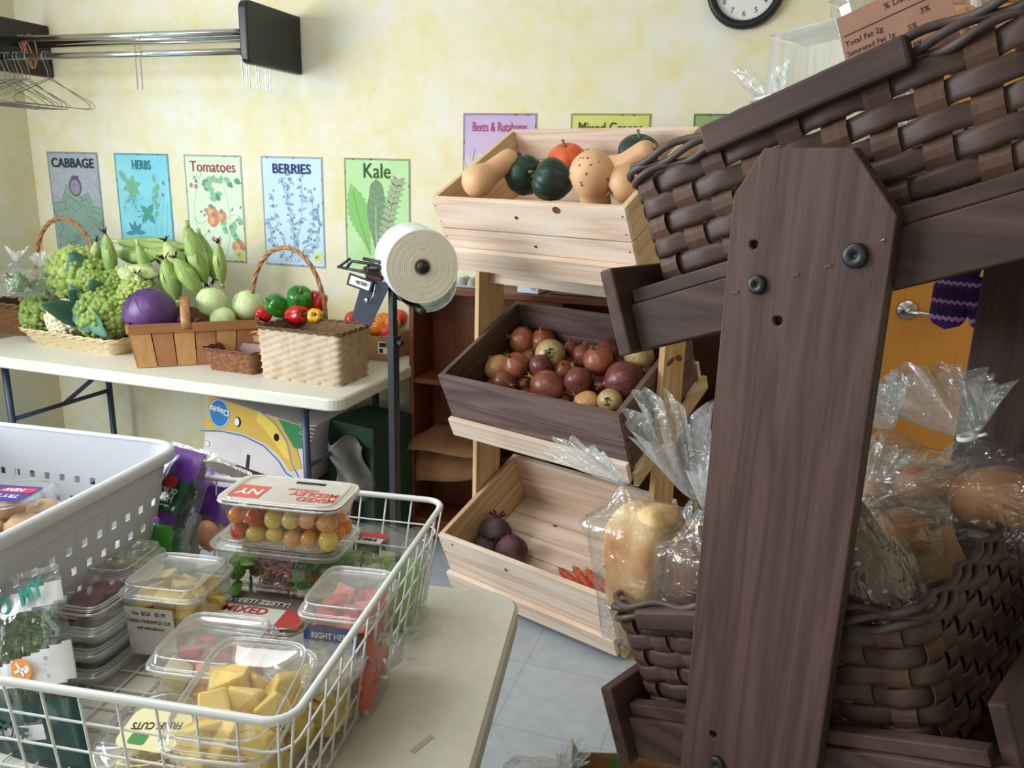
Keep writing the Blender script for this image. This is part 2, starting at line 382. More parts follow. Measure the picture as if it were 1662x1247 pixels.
def d_cabbage(g, r):
    for cx, cy, R, a, b in ((.15, .30, .085, 0, 4), (.155, .12, .10, 1, 5)):
        for ring, n_ in ((1.75, 9), (1.3, 8), (.95, 7)):
            for k in range(n_):
                t = 2 * PI * (k + .37 * ring) / n_; L_ = R * ring * r.uniform(.9, 1.1); g.lf(cx + .012 * math.cos(t), cy + .012 * math.sin(t), L_ + .004, L_ * .74, t, b); g.lf(cx + .012 * math.cos(t), cy + .012 * math.sin(t), L_, L_ * .70, t, a, b)
                for q in (.35, .55, .75):
                    for s in (-.5, .5): g.line([(cx + L_ * q * math.cos(t), cy + L_ * q * math.sin(t)), (cx + L_ * (q + .14) * math.cos(t + s * .45), cy + L_ * (q + .14) * math.sin(t + s * .45))], .0006, b)
        g.disc(cx, cy, R * .62, R * .62, a, 16, .08)
        for k in range(5): g.line(curve(cx, cy - .05, cx + R * .7 * math.cos(k * .8 + 3.5), cy + R * .7 * math.sin(k * 1.1), .25), .001, b)
    g.disc(.152, .305, .037, .045, 2, 20); g.disc(.152, .302, .028, .034, 3, 20); g.line(curve(.13, .30, .175, .31, .2), .0012, 2); g.line(curve(.152, .27, .155, .335, .2), .0012, 2)
    for k in range(5): g.disc(.14 + .008 * k, .347 + .003 * (k % 2), .007, .006, 2, 8)
    g.disc(.155, .12, .045, .05, 1, 18, .05); g.line(curve(.115, .09, .2, .10, -.4), .0024, 5); g.line(curve(.155, .08, .15, .165, .15), .0015, 5)
poster(0, Z1, 'grey lavender poster lettered CABBAGE, beside the room corner', (178, 182, 196), (160, 172, 178), (150, 152, 158), 'CABBAGE', (52, 66, 62), .058, .98, d_cabbage,
       [(176, 184, 194), (126, 164, 140), (62, 58, 74), (150, 132, 158), (140, 150, 160), (72, 108, 86)], bold=.0015)
def d_herbs(g, r):
    for k in range(6): g.lf(.085, .315, .055, .03, .3 + k * 1.05, 0, 1)
    g.lf(.02, .385, .07, .03, -.9, 0, 1); g.lf(.09, .25, .05, .03, 1.4, 0, 1)
    for k in range(8): g.lf(.215 + .008 * (k % 3), .335 - .018 * k, .038, .022, 2.3 + 2.3 * (k % 2) - .6, 0, 1)
    for x, y in ((.262, .335), (.255, .282)): g.disc(x, y, .008, .01, 2, 10, .15)
    for k in range(5):
        g.line(curve(.19 + .02 * k, .02, .24 + .012 * k, .31 - .02 * k, .15 - .05 * k), .0009, 3)
    for k in range(34):
        t = k / 34; g.lf(.03 + t * .12, .2 + .05 * math.sin(t * 5) + .02 * r.random(), .012, .005, r.uniform(0, 6), 3)
    g.line(curve(.03, .19, .15, .27, .05), .001, 3); g.line(curve(.05, .27, .10, .20, .05), .001, 3)
    for a in (1.0, 2.4, 3.9, 5.4): g.lf(.165, .195, .055, .03, a, 1, 3)
    for a in (.9, 2.2, 3.2, .1, 1.6): g.lf(.085, .105, .06, .022, a, 3, 1)
    g.line(curve(.085, .03, .085, .11, .05), .0012, 3)
    for a in range(5): g.lf(.14, .05, .04, .022, .4 + a * .6, 0, 1)
    for a in range(5): g.lf(.06, .05, .03, .016, a * 1.2, 1)
poster(1, Z1, 'bright turquoise poster lettered HERBS with scattered sprigs', (132, 206, 224), (146, 216, 230), (96, 150, 166), 'HERBS', (66, 128, 138), .056, .66, d_herbs,
       [(128, 168, 120), (60, 134, 104), (128, 104, 146), (62, 106, 140)], bold=.001)
def d_tom(g, r):
    for p in ((.12, .02, .09, .39, .18), (.19, .02, .2, .33, -.1), (.03, .19, .1, .18, -.3), (.2, .18, .28, .2, .2), (.1, .13, .03, .1, .2), (.09, .38, .03, .385, .3)): g.line(curve(*p), .0016, 1)
    for k in range(26):
        x, y = r.choice(((.13, .335), (.2, .31), (.23, .37), (.15, .29), (.25, .18), (.235, .145))); g.lf(x + r.uniform(-.03, .03), y + r.uniform(-.03, .03), .042, .026, r.uniform(0, 6.3), r.choice((0, 0, 1)), 1)
    for k in range(22): g.lf(r.uniform(.02, .28), r.uniform(.02, .4), .02, .009, r.uniform(0, 6.3), 1)
    for x, y, s in ((.13, .215, .031), (.135, .18, .03), (.18, .2, .027), (.26, .07, .033)):
        g.disc(x, y, s, s * .95, 2, 18, .05); g.disc(x - s * .2, y + s * .1, s * .4, s * .75, 3, 12); g.line(curve(x, y - s * .8, x, y + s * .8, .2), .0014, 5)
        for a in range(5): g.lf(x, y + s * .8, .016, .006, a * 1.25, 1)
    for x, y in ((.055, .325), (.03, .33), (.13, .1), (.16, .085), (.165, .055), (.17, .03)): g.disc(x, y, .01, .011, 4, 12)
    g.disc(.262, .035, .027, .027, 6, 20); g.disc(.262, .035, .02, .02, 7, 18); g.lf(.252, .03, .02, .01, .6, 8)
poster(2, Z1, 'pale green poster lettered Tomatoes in red, behind the corn', (214, 232, 206), (222, 236, 214), (160, 170, 156), 'Tomatoes', (172, 74, 78), .066, .88, d_tom,
       [(110, 176, 138), (58, 110, 82), (214, 96, 74), (238, 164, 116), (186, 84, 106), (150, 60, 46), (236, 232, 140), (226, 216, 92), (96, 150, 196)])
def d_ber(g, r):
    for x, y, b in ((.05, .3, .1), (.09, .37, -.06), (.14, .39, .05), (.19, .41, -.08), (.24, .33, -.12), (.27, .25, -.2), (.03, .2, .2)):
        c = curve(.14 + r.uniform(-.03, .03), .02, x, y, b, 12); g.line(c, .0013, 1)
        for q in c[2:]:
            for k in range(2): g.lf(q[0], q[1], r.uniform(.018, .032), r.uniform(.009, .015), r.uniform(0, 6.3), r.choice((0, 1, 0)), 2)
            if r.random() < .75: g.disc(q[0] + r.uniform(-.02, .02), q[1] + r.uniform(-.02, .02), .0055, .0055, r.choice((2, 3)), 9)
    g.disc(.262, .045, .026, .026, 4, 20); g.disc(.262, .045, .019, .019, 5, 18); g.lf(.25, .04, .02, .01, .6, 2)
poster(3, Z1, 'pale blue poster lettered BERRIES, above the pepper basket', (198, 222, 244), (206, 228, 246), (150, 158, 184), 'BERRIES', (58, 66, 108), .056, .97, d_ber,
       [(150, 184, 196), (104, 142, 164), (60, 92, 134), (92, 110, 166), (236, 230, 130), (222, 210, 84)], bold=.001)
def d_kale(g, r):
    def frond(x, y, L, w, a, n, ci, cv, wob):
        c, s_ = math.cos(a), math.sin(a); up = []; dn = []
        for k in range(n + 1):
            t = k / n; q = w * math.sin(PI * min(1, .06 + t * .93) ** 1.5) / 2
            up.append((t * L, q * (1 + wob * (k % 2)))); dn.append((t * L, -q * (1 + wob * ((k + 1) % 2))))
        g.poly([(x + c * p - s_ * q, y + s_ * p + c * q) for p, q in dn + up[::-1]], ci); g.line(curve(x, y, x + c * L * .9, y + s_ * L * .9, .02), .003, cv)
    frond(.115, .07, .3, .085, 1.86, 24, 0, 1, .3); frond(.147, .05, .33, .088, 1.57, 26, 2, 3, .05)
    g.disc(.147, .325, .034, .05, 2, 20)
    for k in range(14): g.line([(.147, .12 + k * .017), (.147 + .035 * (1 if k % 2 else -1), .135 + k * .017)], .0008, 3)
    c = curve(.17, .03, .245, .37, .03, 14); g.line(c, .0042, 4)
    for k, q in enumerate(c[4:]):
        for s in (-1, 1):
            g.lf(q[0], q[1], .036, .016, 1.4 + s * .9, 5 if k % 3 else 4, 4); g.lf(q[0], q[1], .04, .018, 1.4 + s * 1.5, 6, 5)
poster(4, Z1, 'light green poster lettered Kale, behind the roll of bags', (184, 222, 164), (194, 228, 176), (150, 140, 116), 'Kale', (66, 92, 62), .085, .85, d_kale,
       [(120, 184, 92), (78, 120, 62), (96, 116, 96), (200, 214, 196), (142, 66, 84), (168, 122, 130), (134, 178, 146)])
def d_beet(g, r):
    for x in (.04, .1, .17, .24):
        for k in range(7): g.lf(x, .16, .16, .045, 1.57 + (k - 3) * .17, 0 if k % 2 else 1, 2)
        g.line(curve(x, .1, x + .01, .33, .05), .003, 2); g.disc(x, .11, .03, .035, 3, 16)
    g.disc(.18, .36, .022, .02, 1, 12)
poster(5, Z2, 'mauve poster lettered Beets & Rutabagas, left of the squash crate', (196, 172, 210), (204, 182, 216), (150, 136, 160), 'Beets & Rutabagas', (176, 74, 122), .05, .6, d_beet,
       [(206, 214, 186), (222, 222, 206), (120, 60, 84), (150, 50, 90)])
def d_mix(g, r):
    for k in range(40): g.lf(r.uniform(.03, .25), r.uniform(.03, .33), .06, .03, r.uniform(0, 6.3), r.choice((0, 1, 2)), 3)
poster(6, Z2, 'yellow green poster lettered Mixed Greens, cut off by the squash crate', (206, 214, 122), (214, 220, 136), (140, 146, 96), 'Mixed Greens', (62, 66, 40), .054, .78, d_mix,
       [(120, 168, 84), (156, 190, 96), (140, 90, 100), (70, 110, 60)])
poster(7, Z2, 'dull sage green poster showing only its top edge by the brown basket', (152, 172, 120), (160, 178, 128), (96, 110, 80), None, None, 0, 1, d_mix,
       [(100, 140, 84), (126, 160, 96), (120, 90, 90), (60, 90, 60)])

# ---------------------------------------------------------------- coat rack, hangers, clock
M_black = pm('black_lacquer', (26, 25, 30), rough=.35)
M_blackp = pm('black_plastic', (24, 25, 29), rough=.42)
M_wire = pm('galvanised_wire', (150, 150, 152), rough=.3, metal=1)
cr = thing('coat_rack', 'wall coat rack of two black boards joined by chrome rods', 'coat rack', T(-2.55, YW, 1.97))
for x in (-1.905, -3.2):
    pts = [(0, -.11), (0, .11)] + [(-.33 - .03 * math.sin(math.radians(a)), .08 + .03 * math.cos(math.radians(a))) for a in (0, 30, 60, 90)] + [(-.33 - .03 * math.cos(math.radians(a)), -.08 - .03 * math.sin(math.radians(a))) for a in (0, 30, 60, 90)]
    m = MB().prism(pts, -.035, 0, M=T(x + 2.55, 0, 0) @ RZ(90) @ RX(90))
    part('bracket_board', m, M_black, cr, bevel=.006)
RODS = [(2.74, PY(300, 55, 2.74).z), (2.86, PY(300, 62, 2.86).z), (2.97, PY(300, 68, 2.97).z), (2.735, PY(300, 86, 2.735).z)]
for y, z in RODS:
    part('rod', MB().tube([(-.65, y - YW, z - 1.97), (.612, y - YW, z - 1.97)], .0125 if y != 2.97 else .009, 14), M_chrome, cr, smooth=True)
for k, (x, y) in enumerate(((-1.952, 2.715), (-1.95, 2.74), (-1.948, 2.752), (-1.95, 2.80), (-1.947, 2.812), (-1.95, 2.86), (-1.949, 2.87), (-1.947, 2.885))):
    part('hook_wire', MB().tube([(x + 2.55, y - YW, -.06), (x + 2.55, y - YW, -.195)], .002, 6), M_wire, cr)
for a, b in (((218, 62), (225, 146)), ((226, 62), (233, 146))):
    p, q = PY(a[0], a[1], 2.72), PY(b[0], b[1], 2.72)
    part('hook_wire', MB().tube([(p.x + 2.55, 2.72 - YW, p.z - 1.965), (p.x + 2.55, 2.745 - YW, p.z - 1.955), (p.x + 2.55, 2.72 - YW, p.z - 1.965), (p.x + 2.55, 2.715 - YW, q.z - 1.97)], .002, 6), M_wire, cr)
ry, rz = RODS[3]
HX = [PY(px, 90, ry).x for px in (79, 74, 44, 38, 33, 25, 19, 12, 5, -6)]
for k, x in enumerate(HX):
    m = MB(); R = .019
    hook = [(0, R * math.cos(a) , R * math.sin(a)) for a in [math.radians(q) for q in range(-30, 211, 20)]] + [(0, -R * .3, -.04), (0, 0, -.055), (0, 0, -.085)]
    m.tube(hook, .0016, 6)
    tri = [(0, 0, -.085), (0, .19, -.165), (0, .205, -.18), (0, .19, -.192), (0, -.19, -.192), (0, -.205, -.18), (0, -.19, -.165)]
    m.tube(tri, .0016, 6, closed=True)
    yaw = [4, -9, 14, 3, -7, 11, -3, 8, -12, 5][k]
    single('wire_hanger', m, M_wire if k % 3 else pm('dull_wire', (96, 94, 92), rough=.4, metal=.8), 'bare wire hanger, %s from the right on the lower rod' % ORD[k], 'hanger',
           T(x, ry, rz) @ RZ(yaw), 'wire hangers on the coat rack', smooth=True)
tw = MB()
p0 = PY(48, 62, 2.735)
for k in range(3): tw.tube([p0 + Vector((.03 * math.cos(a + k) - .02 * k, .004 * k, -.05 + .065 * math.sin(a))) for a in [2 * PI * j / 16 for j in range(16)]], .0025, 6, closed=True)
single('twine_loop', tw, pm('jute', (140, 96, 66), rough=.9), 'loop of brown twine knotted round the coat rack rods', 'twine')

ck = thing('wall_clock', 'round black rimmed clock with white face, cut off by the top edge', 'clock', T(-.178, YW - .001, 2.114) @ RX(90))
part('rim', MB().lathe([(.128, 0), (.128, .022), (.12, .034), (.108, .03), (.102, .016), (.1, .016), (.1, 0)], 48), M_blackp, ck, smooth=True)
part('clock_face', MB().lathe([(0, .006), (.101, .006), (.101, .008), (0, .008)], 48), pm('clock_paper', (228, 230, 226), rough=.6), ck)
for k in range(1, 13):
    a = PI / 2 - k * PI / 6; text('numeral', str(k), .026, M_black, ck, T(.078 * math.cos(a), .078 * math.sin(a), .0085))
tk = MB()
for k in range(60):
    a = k * PI / 30; tk.box(.093, .097, -.0006, .0006, .0084, .0088, M=RZ(math.degrees(a)))
part('tick_ring', tk, M_black, ck)
for ang, L, wd_ in ((160, .052, .005), (200, .078, .0035)): part('clock_hand', MB().box(-.01, L, -wd_ / 2, wd_ / 2, .01, .011, M=RZ(ang)), M_black, ck)

# ---------------------------------------------------------------- light pine display rack with three tilted crates
M_pine = wood('pale_pine', (236, 217, 200), (227, 202, 182), (211, 180, 155), axis='x')  # paler and pinker than the sides: cool front light put into the colour
M_piney = wood('pale_pine_depth', (224, 196, 158), (212, 180, 138), (192, 154, 110), axis='y')  # yellower than the fronts: warm bounced light put into the colour
M_pinez = wood('pale_pine_upright', (222, 190, 146), (208, 172, 124), (186, 146, 98), axis='z')
M_stx = wood('dark_stained_board', (126, 103, 99), (108, 86, 83), (90, 70, 68), axis='x', bump=.25)
M_sty = wood('dark_stained_side', (112, 88, 80), (96, 73, 66), (80, 59, 54), axis='y', bump=.25)
M_knot = pm('pine_knot', (120, 76, 50), (84, 48, 32), scale=60, rough=.6)
M_nail = pm('nail_head', (70, 66, 64), rough=.4, metal=.7)
RK = T(-.96, 2.335, 0) @ RZ(-19.32)
CW, CD, CH = .69, .472, .215
TIER = [(1.4106, -.010, 29.0), (.836, .0259, 25.7), (.2598, .0283, 23.1)]
CF = [RK @ T(-.0719, o, z) @ RX(t) @ T(0, 0, -CH) for z, o, t in TIER]       # crate frames: origin at the bottom front left corner
rack = thing('display_rack', 'pale pine display rack holding three tilted crates one above another', 'display rack', RK)
for x in (-.0935, .6225):
    b = MB().box(x, x + .019, .24, .38, 0, 1.36)
    u = part('upright', b, M_pinez, rack, bevel=.002)
    if x > 0:
        for q, s in (((.283, .955), 1), ((.338, .957), -1)):
            k = MB().lathe([(0, 0), (.011, 0), (.011, .0008), (0, .0008)], 16, M=T(.6415, q[0], q[1]) @ RY(90) @ RZ(90 + 14 * s) @ SC(2.3, .9, 1))
            part('knot', k, M_knot, u, smooth=True)
for i, (z, o, t) in enumerate(TIER):
    F = RK.inverted() @ CF[i]
    part('lip_rail', MB().box(-.004, CW + .004, -.021, -.002, -.03, .043, M=F), M_pine, rack, bevel=.002)
    for x in (-.0216, CW + .0046 - .002): part('shelf_rail', MB().box(x, x + .017, -.001, CD + .03, -.055, -.003, M=F), M_piney, rack, bevel=.002)
    part('back_stop', MB().box(-.004, CW + .004, CD + .004, CD + .02, -.05, .06, M=F), M_pine, rack, bevel=.002)
    for k in range(4): part('shelf_slat', MB().box(-.004, CW + .002, .03 + k * .12, .10 + k * .12, -.018, -.002, M=F), M_pine, rack, bevel=.002)
part('foot_rail', MB().box(-.0745, .6225, .30, .32, .04, .11), M_pine, rack, bevel=.002)
part('foot_rail', MB().box(-.0745, .6225, .30, .32, 1.12, 1.19), M_pine, rack, bevel=.002)

def crate(i, label, mx, my, gap=.005):
    th = thing('wooden_crate', label, 'crate', CF[i]); t = .018
    for nm, y in (('front_panel', 0), ('back_panel', CD - t)):
        part(nm, MB().box(0, CW, y, y + t, 0, .108).box(0, CW, y, y + t, .108 + gap, CH), mx, th, bevel=.0015)
    for x in (0, CW - t):
        part('side_panel', MB().box(x, x + t, t + .0005, CD - t - .0005, 0, .105).box(x, x + t, t + .0005, CD - t - .0005, .105 + gap, CH), my, th, bevel=.0015)
    for x in (-.0005, CW - .0085):
        pass
    bt = MB()
    for k in range(5): bt.box(t + .001, CW - t - .001, t + .002 + k * .0872, t + .002 + k * .0872 + .083, .001, .012)
    part('bottom', bt, mx, th, bevel=.001)
    n = MB()
    for x in (.012, CW - .012):
        for z in (.03, .08, .135, .19): n.lathe([(0, 0), (.0025, 0), (.0025, .0008), (0, .0008)], 8, M=T(x, 0, z) @ RX(90))
    part('nail_heads', n, M_nail, th)
    return th
c0 = crate(0, 'top crate of pale pine, filled with squash', M_pine, M_piney)
def knot(th, x, y, z, r, front):
    part('knot', MB().lathe([(0, 0), (r, 0), (r, .0007), (0, .0007)], 14, M=(T(x, y, z) @ RX(90) @ SC(1, .8, 1)) if front else (T(x, y, z) @ SC(1.6, .8, 1))), M_knot, th)
for x, z, r in ((.32, .165, .007), (.47, .198, .014), (.36, .07, .006)): knot(c0, x, 0, z, r, True)
crate(1, 'middle crate of dark stained boards, filled with onions', M_stx, M_sty)
c2 = crate(2, 'bottom crate of pale pine, holding beets and carrots', M_pine, M_piney)
for x, z, r in ((.29, .165, .008), (.06, .19, .005)): knot(c2, x, 0, z, r, True)
for x, y, r in ((.50, .26, .007), (.42, .16, .009), (.22, .36, .006)): knot(c2, x, y, .0122, r, False)

# ---- squash
def spoly(prof, n=5):                          # smooth a profile
    out = []
    for i in range(len(prof) - 1):
        p0 = prof[max(0, i - 1)]; p1 = prof[i]; p2 = prof[i + 1]; p3 = prof[min(len(prof) - 1, i + 2)]
        for k in range(n):
            t = k / n; out.append(tuple(.5 * ((2 * p1[j]) + (-p0[j] + p2[j]) * t + (2 * p0[j] - 5 * p1[j] + 4 * p2[j] - p3[j]) * t * t + (-p0[j] + 3 * p1[j] - 3 * p2[j] + p3[j]) * t ** 3) for j in (0, 1)))
    out.append(prof[-1]); return [(max(0, r), z) for r, z in out]
M_bnut = pm('butternut_skin', (228, 182, 138), (216, 164, 122), scale=9, rough=.5, bump=.05, bscale=30, sss=.08)
M_stem = pm('dry_stem', (150, 126, 88), (118, 98, 66), scale=50, rough=.85, bump=.4)
def acorn_mat():
    m = pm('acorn_squash_skin', (22, 46, 40), (30, 60, 48), scale=16, rough=.42, bump=.12, bscale=26, lo=.3, hi=.7); return m
M_acorn = acorn_mat(); M_kuri = pm('red_squash_skin', (226, 92, 52), (236, 110, 62), scale=10, rough=.4)
M_scar = pm('corky_scar', (120, 76, 46), (168, 120, 82), scale=60, rough=.9)
def butternut(label, bulb, dirv, R=.058, L=.2, neck=.036, scar=False):
    M = CF[0] @ align(bulb, Vector(bulb) + Vector(dirv))
    th = thing('butternut_squash', label, 'squash', M, 'squash in the top crate')
    pf = spoly([(0, -R * .98), (R * .45, -R * .9), (R * .88, -R * .5), (R, 0), (R * .9, R * .5), (R * .7, R * 1.0), (neck, R * 1.5), (neck * .98, L - R - neck * .9), (neck * .8, L - R - neck * .3), (neck * .35, L - R), (0, L - R)])
    part('skin', MB().lathe(pf, 28, lobe=lambda a, z: 1 + .018 * math.sin(3 * a + z * 20)), M_bnut, th, smooth=True)
    part('stem', MB().lathe([(.011, L - R - .003), (.008, L - R + .006), (.010, L - R + .014), (0, L - R + .014)], 6), M_stem, th, label='dry brown stem')
    if scar:
        s = MB(); rr = random.Random(3)
        for k in range(34):
            t, a = rr.uniform(-.95, .1), rr.choice((rr.gauss(2.2, .35), rr.gauss(.6, .8))); rad = R * math.cos(math.asin(max(-1, t))) * 1.004
            s.ball(.0028 * rr.uniform(.5, 1.5), 6, 4, M=T(rad * math.cos(a), rad * math.sin(a), R * t))
        part('scar_specks', s, M_scar, th)
    return th
def acorn(label, c, dirv, R=.062, mat=None, name='acorn_squash', ribs=10):
    M = CF[0] @ align(c, Vector(c) + Vector(dirv))
    th = thing(name, label, 'squash', M, 'squash in the top crate')
    pf = spoly([(0, -R * 1.05), (R * .25, -R * .98), (R * .72, -R * .68), (R, 0), (R * .9, R * .5), (R * .5, R * .82), (R * .15, R * .8), (0, R * .74)], 4)
    part('skin', MB().lathe(pf, 60, lobe=lambda a, z: 1 - .07 * abs(math.sin(ribs / 2 * a)) ** .5 * 0 - (.06 * (1 - abs(math.sin(ribs / 2 * a))) ** 2 if ribs else 0)), mat or M_acorn, th, smooth=True)
    part('stem', MB().tube([(0, 0, R * .72), (0, .002, R * .85), (.006, .004, R * 1.0), (.012, .004, R * 1.1)], [.007, .0045, .004, .005], 7), pm('green_grey_stem', (124, 128, 98), (96, 100, 72), scale=60, rough=.9), th, smooth=True)
    return th
def V0(px, py, v): return PV(px, py, CF[0], v)
acorn('dark green acorn squash left of the other, its stem towards it', V0(850, 284, .20), (.9, -.35, .1))
acorn('dark green acorn squash in front, beside the upright butternut', V0(895, 292, .13), (-.75, -.3, .55))
acorn('dark green acorn squash at the back right, mostly hidden', V0(1036, 250, .36), (.2, .2, 1))
acorn('orange red squash at the back, only its top showing', V0(920, 262, .33), (.1, .1, 1), .06, M_kuri, 'red_squash', 8)
butternut('scarred butternut squash standing on its neck in front', V0(961, 281, .10), (-.12, -.02, -1), .062, .21, .044, True)
butternut('butternut squash lying at the left end of the crate', V0(776, 294, .075), (.36, .92, .10), .05, .2, .034)
butternut('butternut squash with its neck raised to the right at the back', V0(992, 283, .27), (.95, .12, .5), .055, .22, .036)
acorn('short tan squash at the right end with its stem facing forward', V0(1014, 298, .12), (-.6, -.75, -.2), .052, M_bnut, 'butternut_squash', 0)
butternut('small butternut squash just showing over the front board', V0(850, 343, .06), (.9, .3, .05), .034, .13, .022)

# ---- onions
def onion_mat(name, c1, c2, c3):
    m, nt, b = _mat(name); L = nt.links; b.inputs['Roughness'].default_value = .3; b.inputs['Specular IOR Level'].default_value = .45
    tc = N(nt, 'ShaderNodeTexCoord'); sp = N(nt, 'ShaderNodeSeparateXYZ'); L.new(tc.outputs['Object'], sp.inputs[0])
    at = N(nt, 'ShaderNodeMath', operation='ARCTAN2'); L.new(sp.outputs[1], at.inputs[0]); L.new(sp.outputs[0], at.inputs[1])
    oi = N(nt, 'ShaderNodeObjectInfo'); cx = N(nt, 'ShaderNodeCombineXYZ'); L.new(at.outputs[0], cx.inputs[0]); L.new(oi.outputs['Random'], cx.inputs[1])
    mz = N(nt, 'ShaderNodeMath', operation='MULTIPLY'); mz.inputs[1].default_value = 4; L.new(sp.outputs[2], mz.inputs[0]); L.new(mz.outputs[0], cx.inputs[2])
    nz = N(nt, 'ShaderNodeTexNoise', Scale=9, Detail=3); L.new(cx.outputs[0], nz.inputs['Vector'])
    n2 = N(nt, 'ShaderNodeTexNoise', Scale=24, Detail=2); L.new(tc.outputs['Object'], n2.inputs['Vector'])
    mx = N(nt, 'ShaderNodeMix', data_type='FLOAT'); mx.inputs[0].default_value = .4; L.new(nz.outputs['Fac'], mx.inputs[2]); L.new(n2.outputs['Fac'], mx.inputs[3])
    r = ramp(nt, [(.3, c1), (.5, c2), (.72, c3)]); L.new(mx.outputs[0], r.inputs[0]); L.new(r.outputs[0], b.inputs['Base Color']); return m
OM = {'r': onion_mat('red_brown_onion_skin', (112, 60, 48), (138, 78, 61), (164, 106, 84)),
      'o': onion_mat('copper_onion_skin', (132, 70, 48), (158, 90, 64), (182, 120, 88)),
      'p': onion_mat('purple_onion_skin', (94, 48, 46), (116, 62, 57), (140, 86, 77)),
      'y': onion_mat('golden_onion_skin', (184, 126, 72), (208, 158, 98), (222, 186, 132)),
      'w': onion_mat('pale_onion_skin', (166, 116, 76), (194, 164, 112), (214, 202, 156))}
M_dry = pm('dry_onion_neck', (112, 78, 48), (156, 118, 76), scale=70, rough=.9)
M_root = pm('dark_onion_root', (46, 34, 22), (74, 56, 36), scale=90, rough=.95)
KN = {'r': 'red brown', 'o': 'copper brown', 'p': 'dull purple', 'y': 'golden yellow', 'w': 'pale'}
def onion(x, y, rpx, kind, w, label, tip=(0, 0, 1), long=1.0, scar=False):
    px, py = 690 + x * .3008, 460 + y * .3008
    c = PF(px, py, CF[1], w); c.y = min(max(c.y, .06), .41); c.x = min(max(c.x, .058), .632)
    R = rpx * .3008 * (CF[1] @ c - EYE).dot(cF) / FPX
    th = thing('onion', label, 'onion', CF[1] @ align(c, c + Vector(tip)), 'onions in the dark crate')
    pf = spoly([(0, -R * .93 * long), (R * .25, -R * .93 * long), (R * .7, -R * .7 * long), (R, -R * .05), (R * .86, R * .5 * long), (R * .45, R * .84 * long), (R * .17, R * .98 * long), (R * .09, R * 1.12 * long)], 4)
    part('skin', MB().lathe(pf, 28), OM[kind], th, smooth=True)
    nk = MB(); z = R * 1.08 * long
    nk.lathe([(R * .11, z), (R * .13, z + R * .1), (R * .08, z + R * .2), (0, z + R * .22)], 8)
    for k in range(4): nk.tube([(0, 0, z), (R * .1 * math.cos(k * 1.6), R * .1 * math.sin(k * 1.6), z + R * .22), (R * .22 * math.cos(k * 1.6), R * .2 * math.sin(k * 1.6), z + R * .34)], R * .028, 4)
    part('neck', nk, M_dry, th)
    rt = MB(); rr = random.Random(int(x)); z = -R * .92 * long; q = 1.7 if scar else 1
    rt.lathe([(0, z - R * .03), (R * .14 * q, z - R * .01), (R * .17 * q, z + R * .03)], 10, lobe=lambda a, z_: 1 + .25 * math.sin(5 * a))
    for k in range(12):
        a = rr.uniform(0, 6.3); rt.tube([(R * .1 * math.cos(a), R * .1 * math.sin(a), z), (R * .15 * q * math.cos(a), R * .15 * q * math.sin(a), z - R * .07), (R * .2 * q * math.cos(a + .5), R * .2 * q * math.sin(a + .5), z - R * .0)], R * .022, 4)
    part('root_tuft', rt, M_root, th)
    return th
toC = (.75, -.55, .35)                         # roughly towards the picture side of the crate
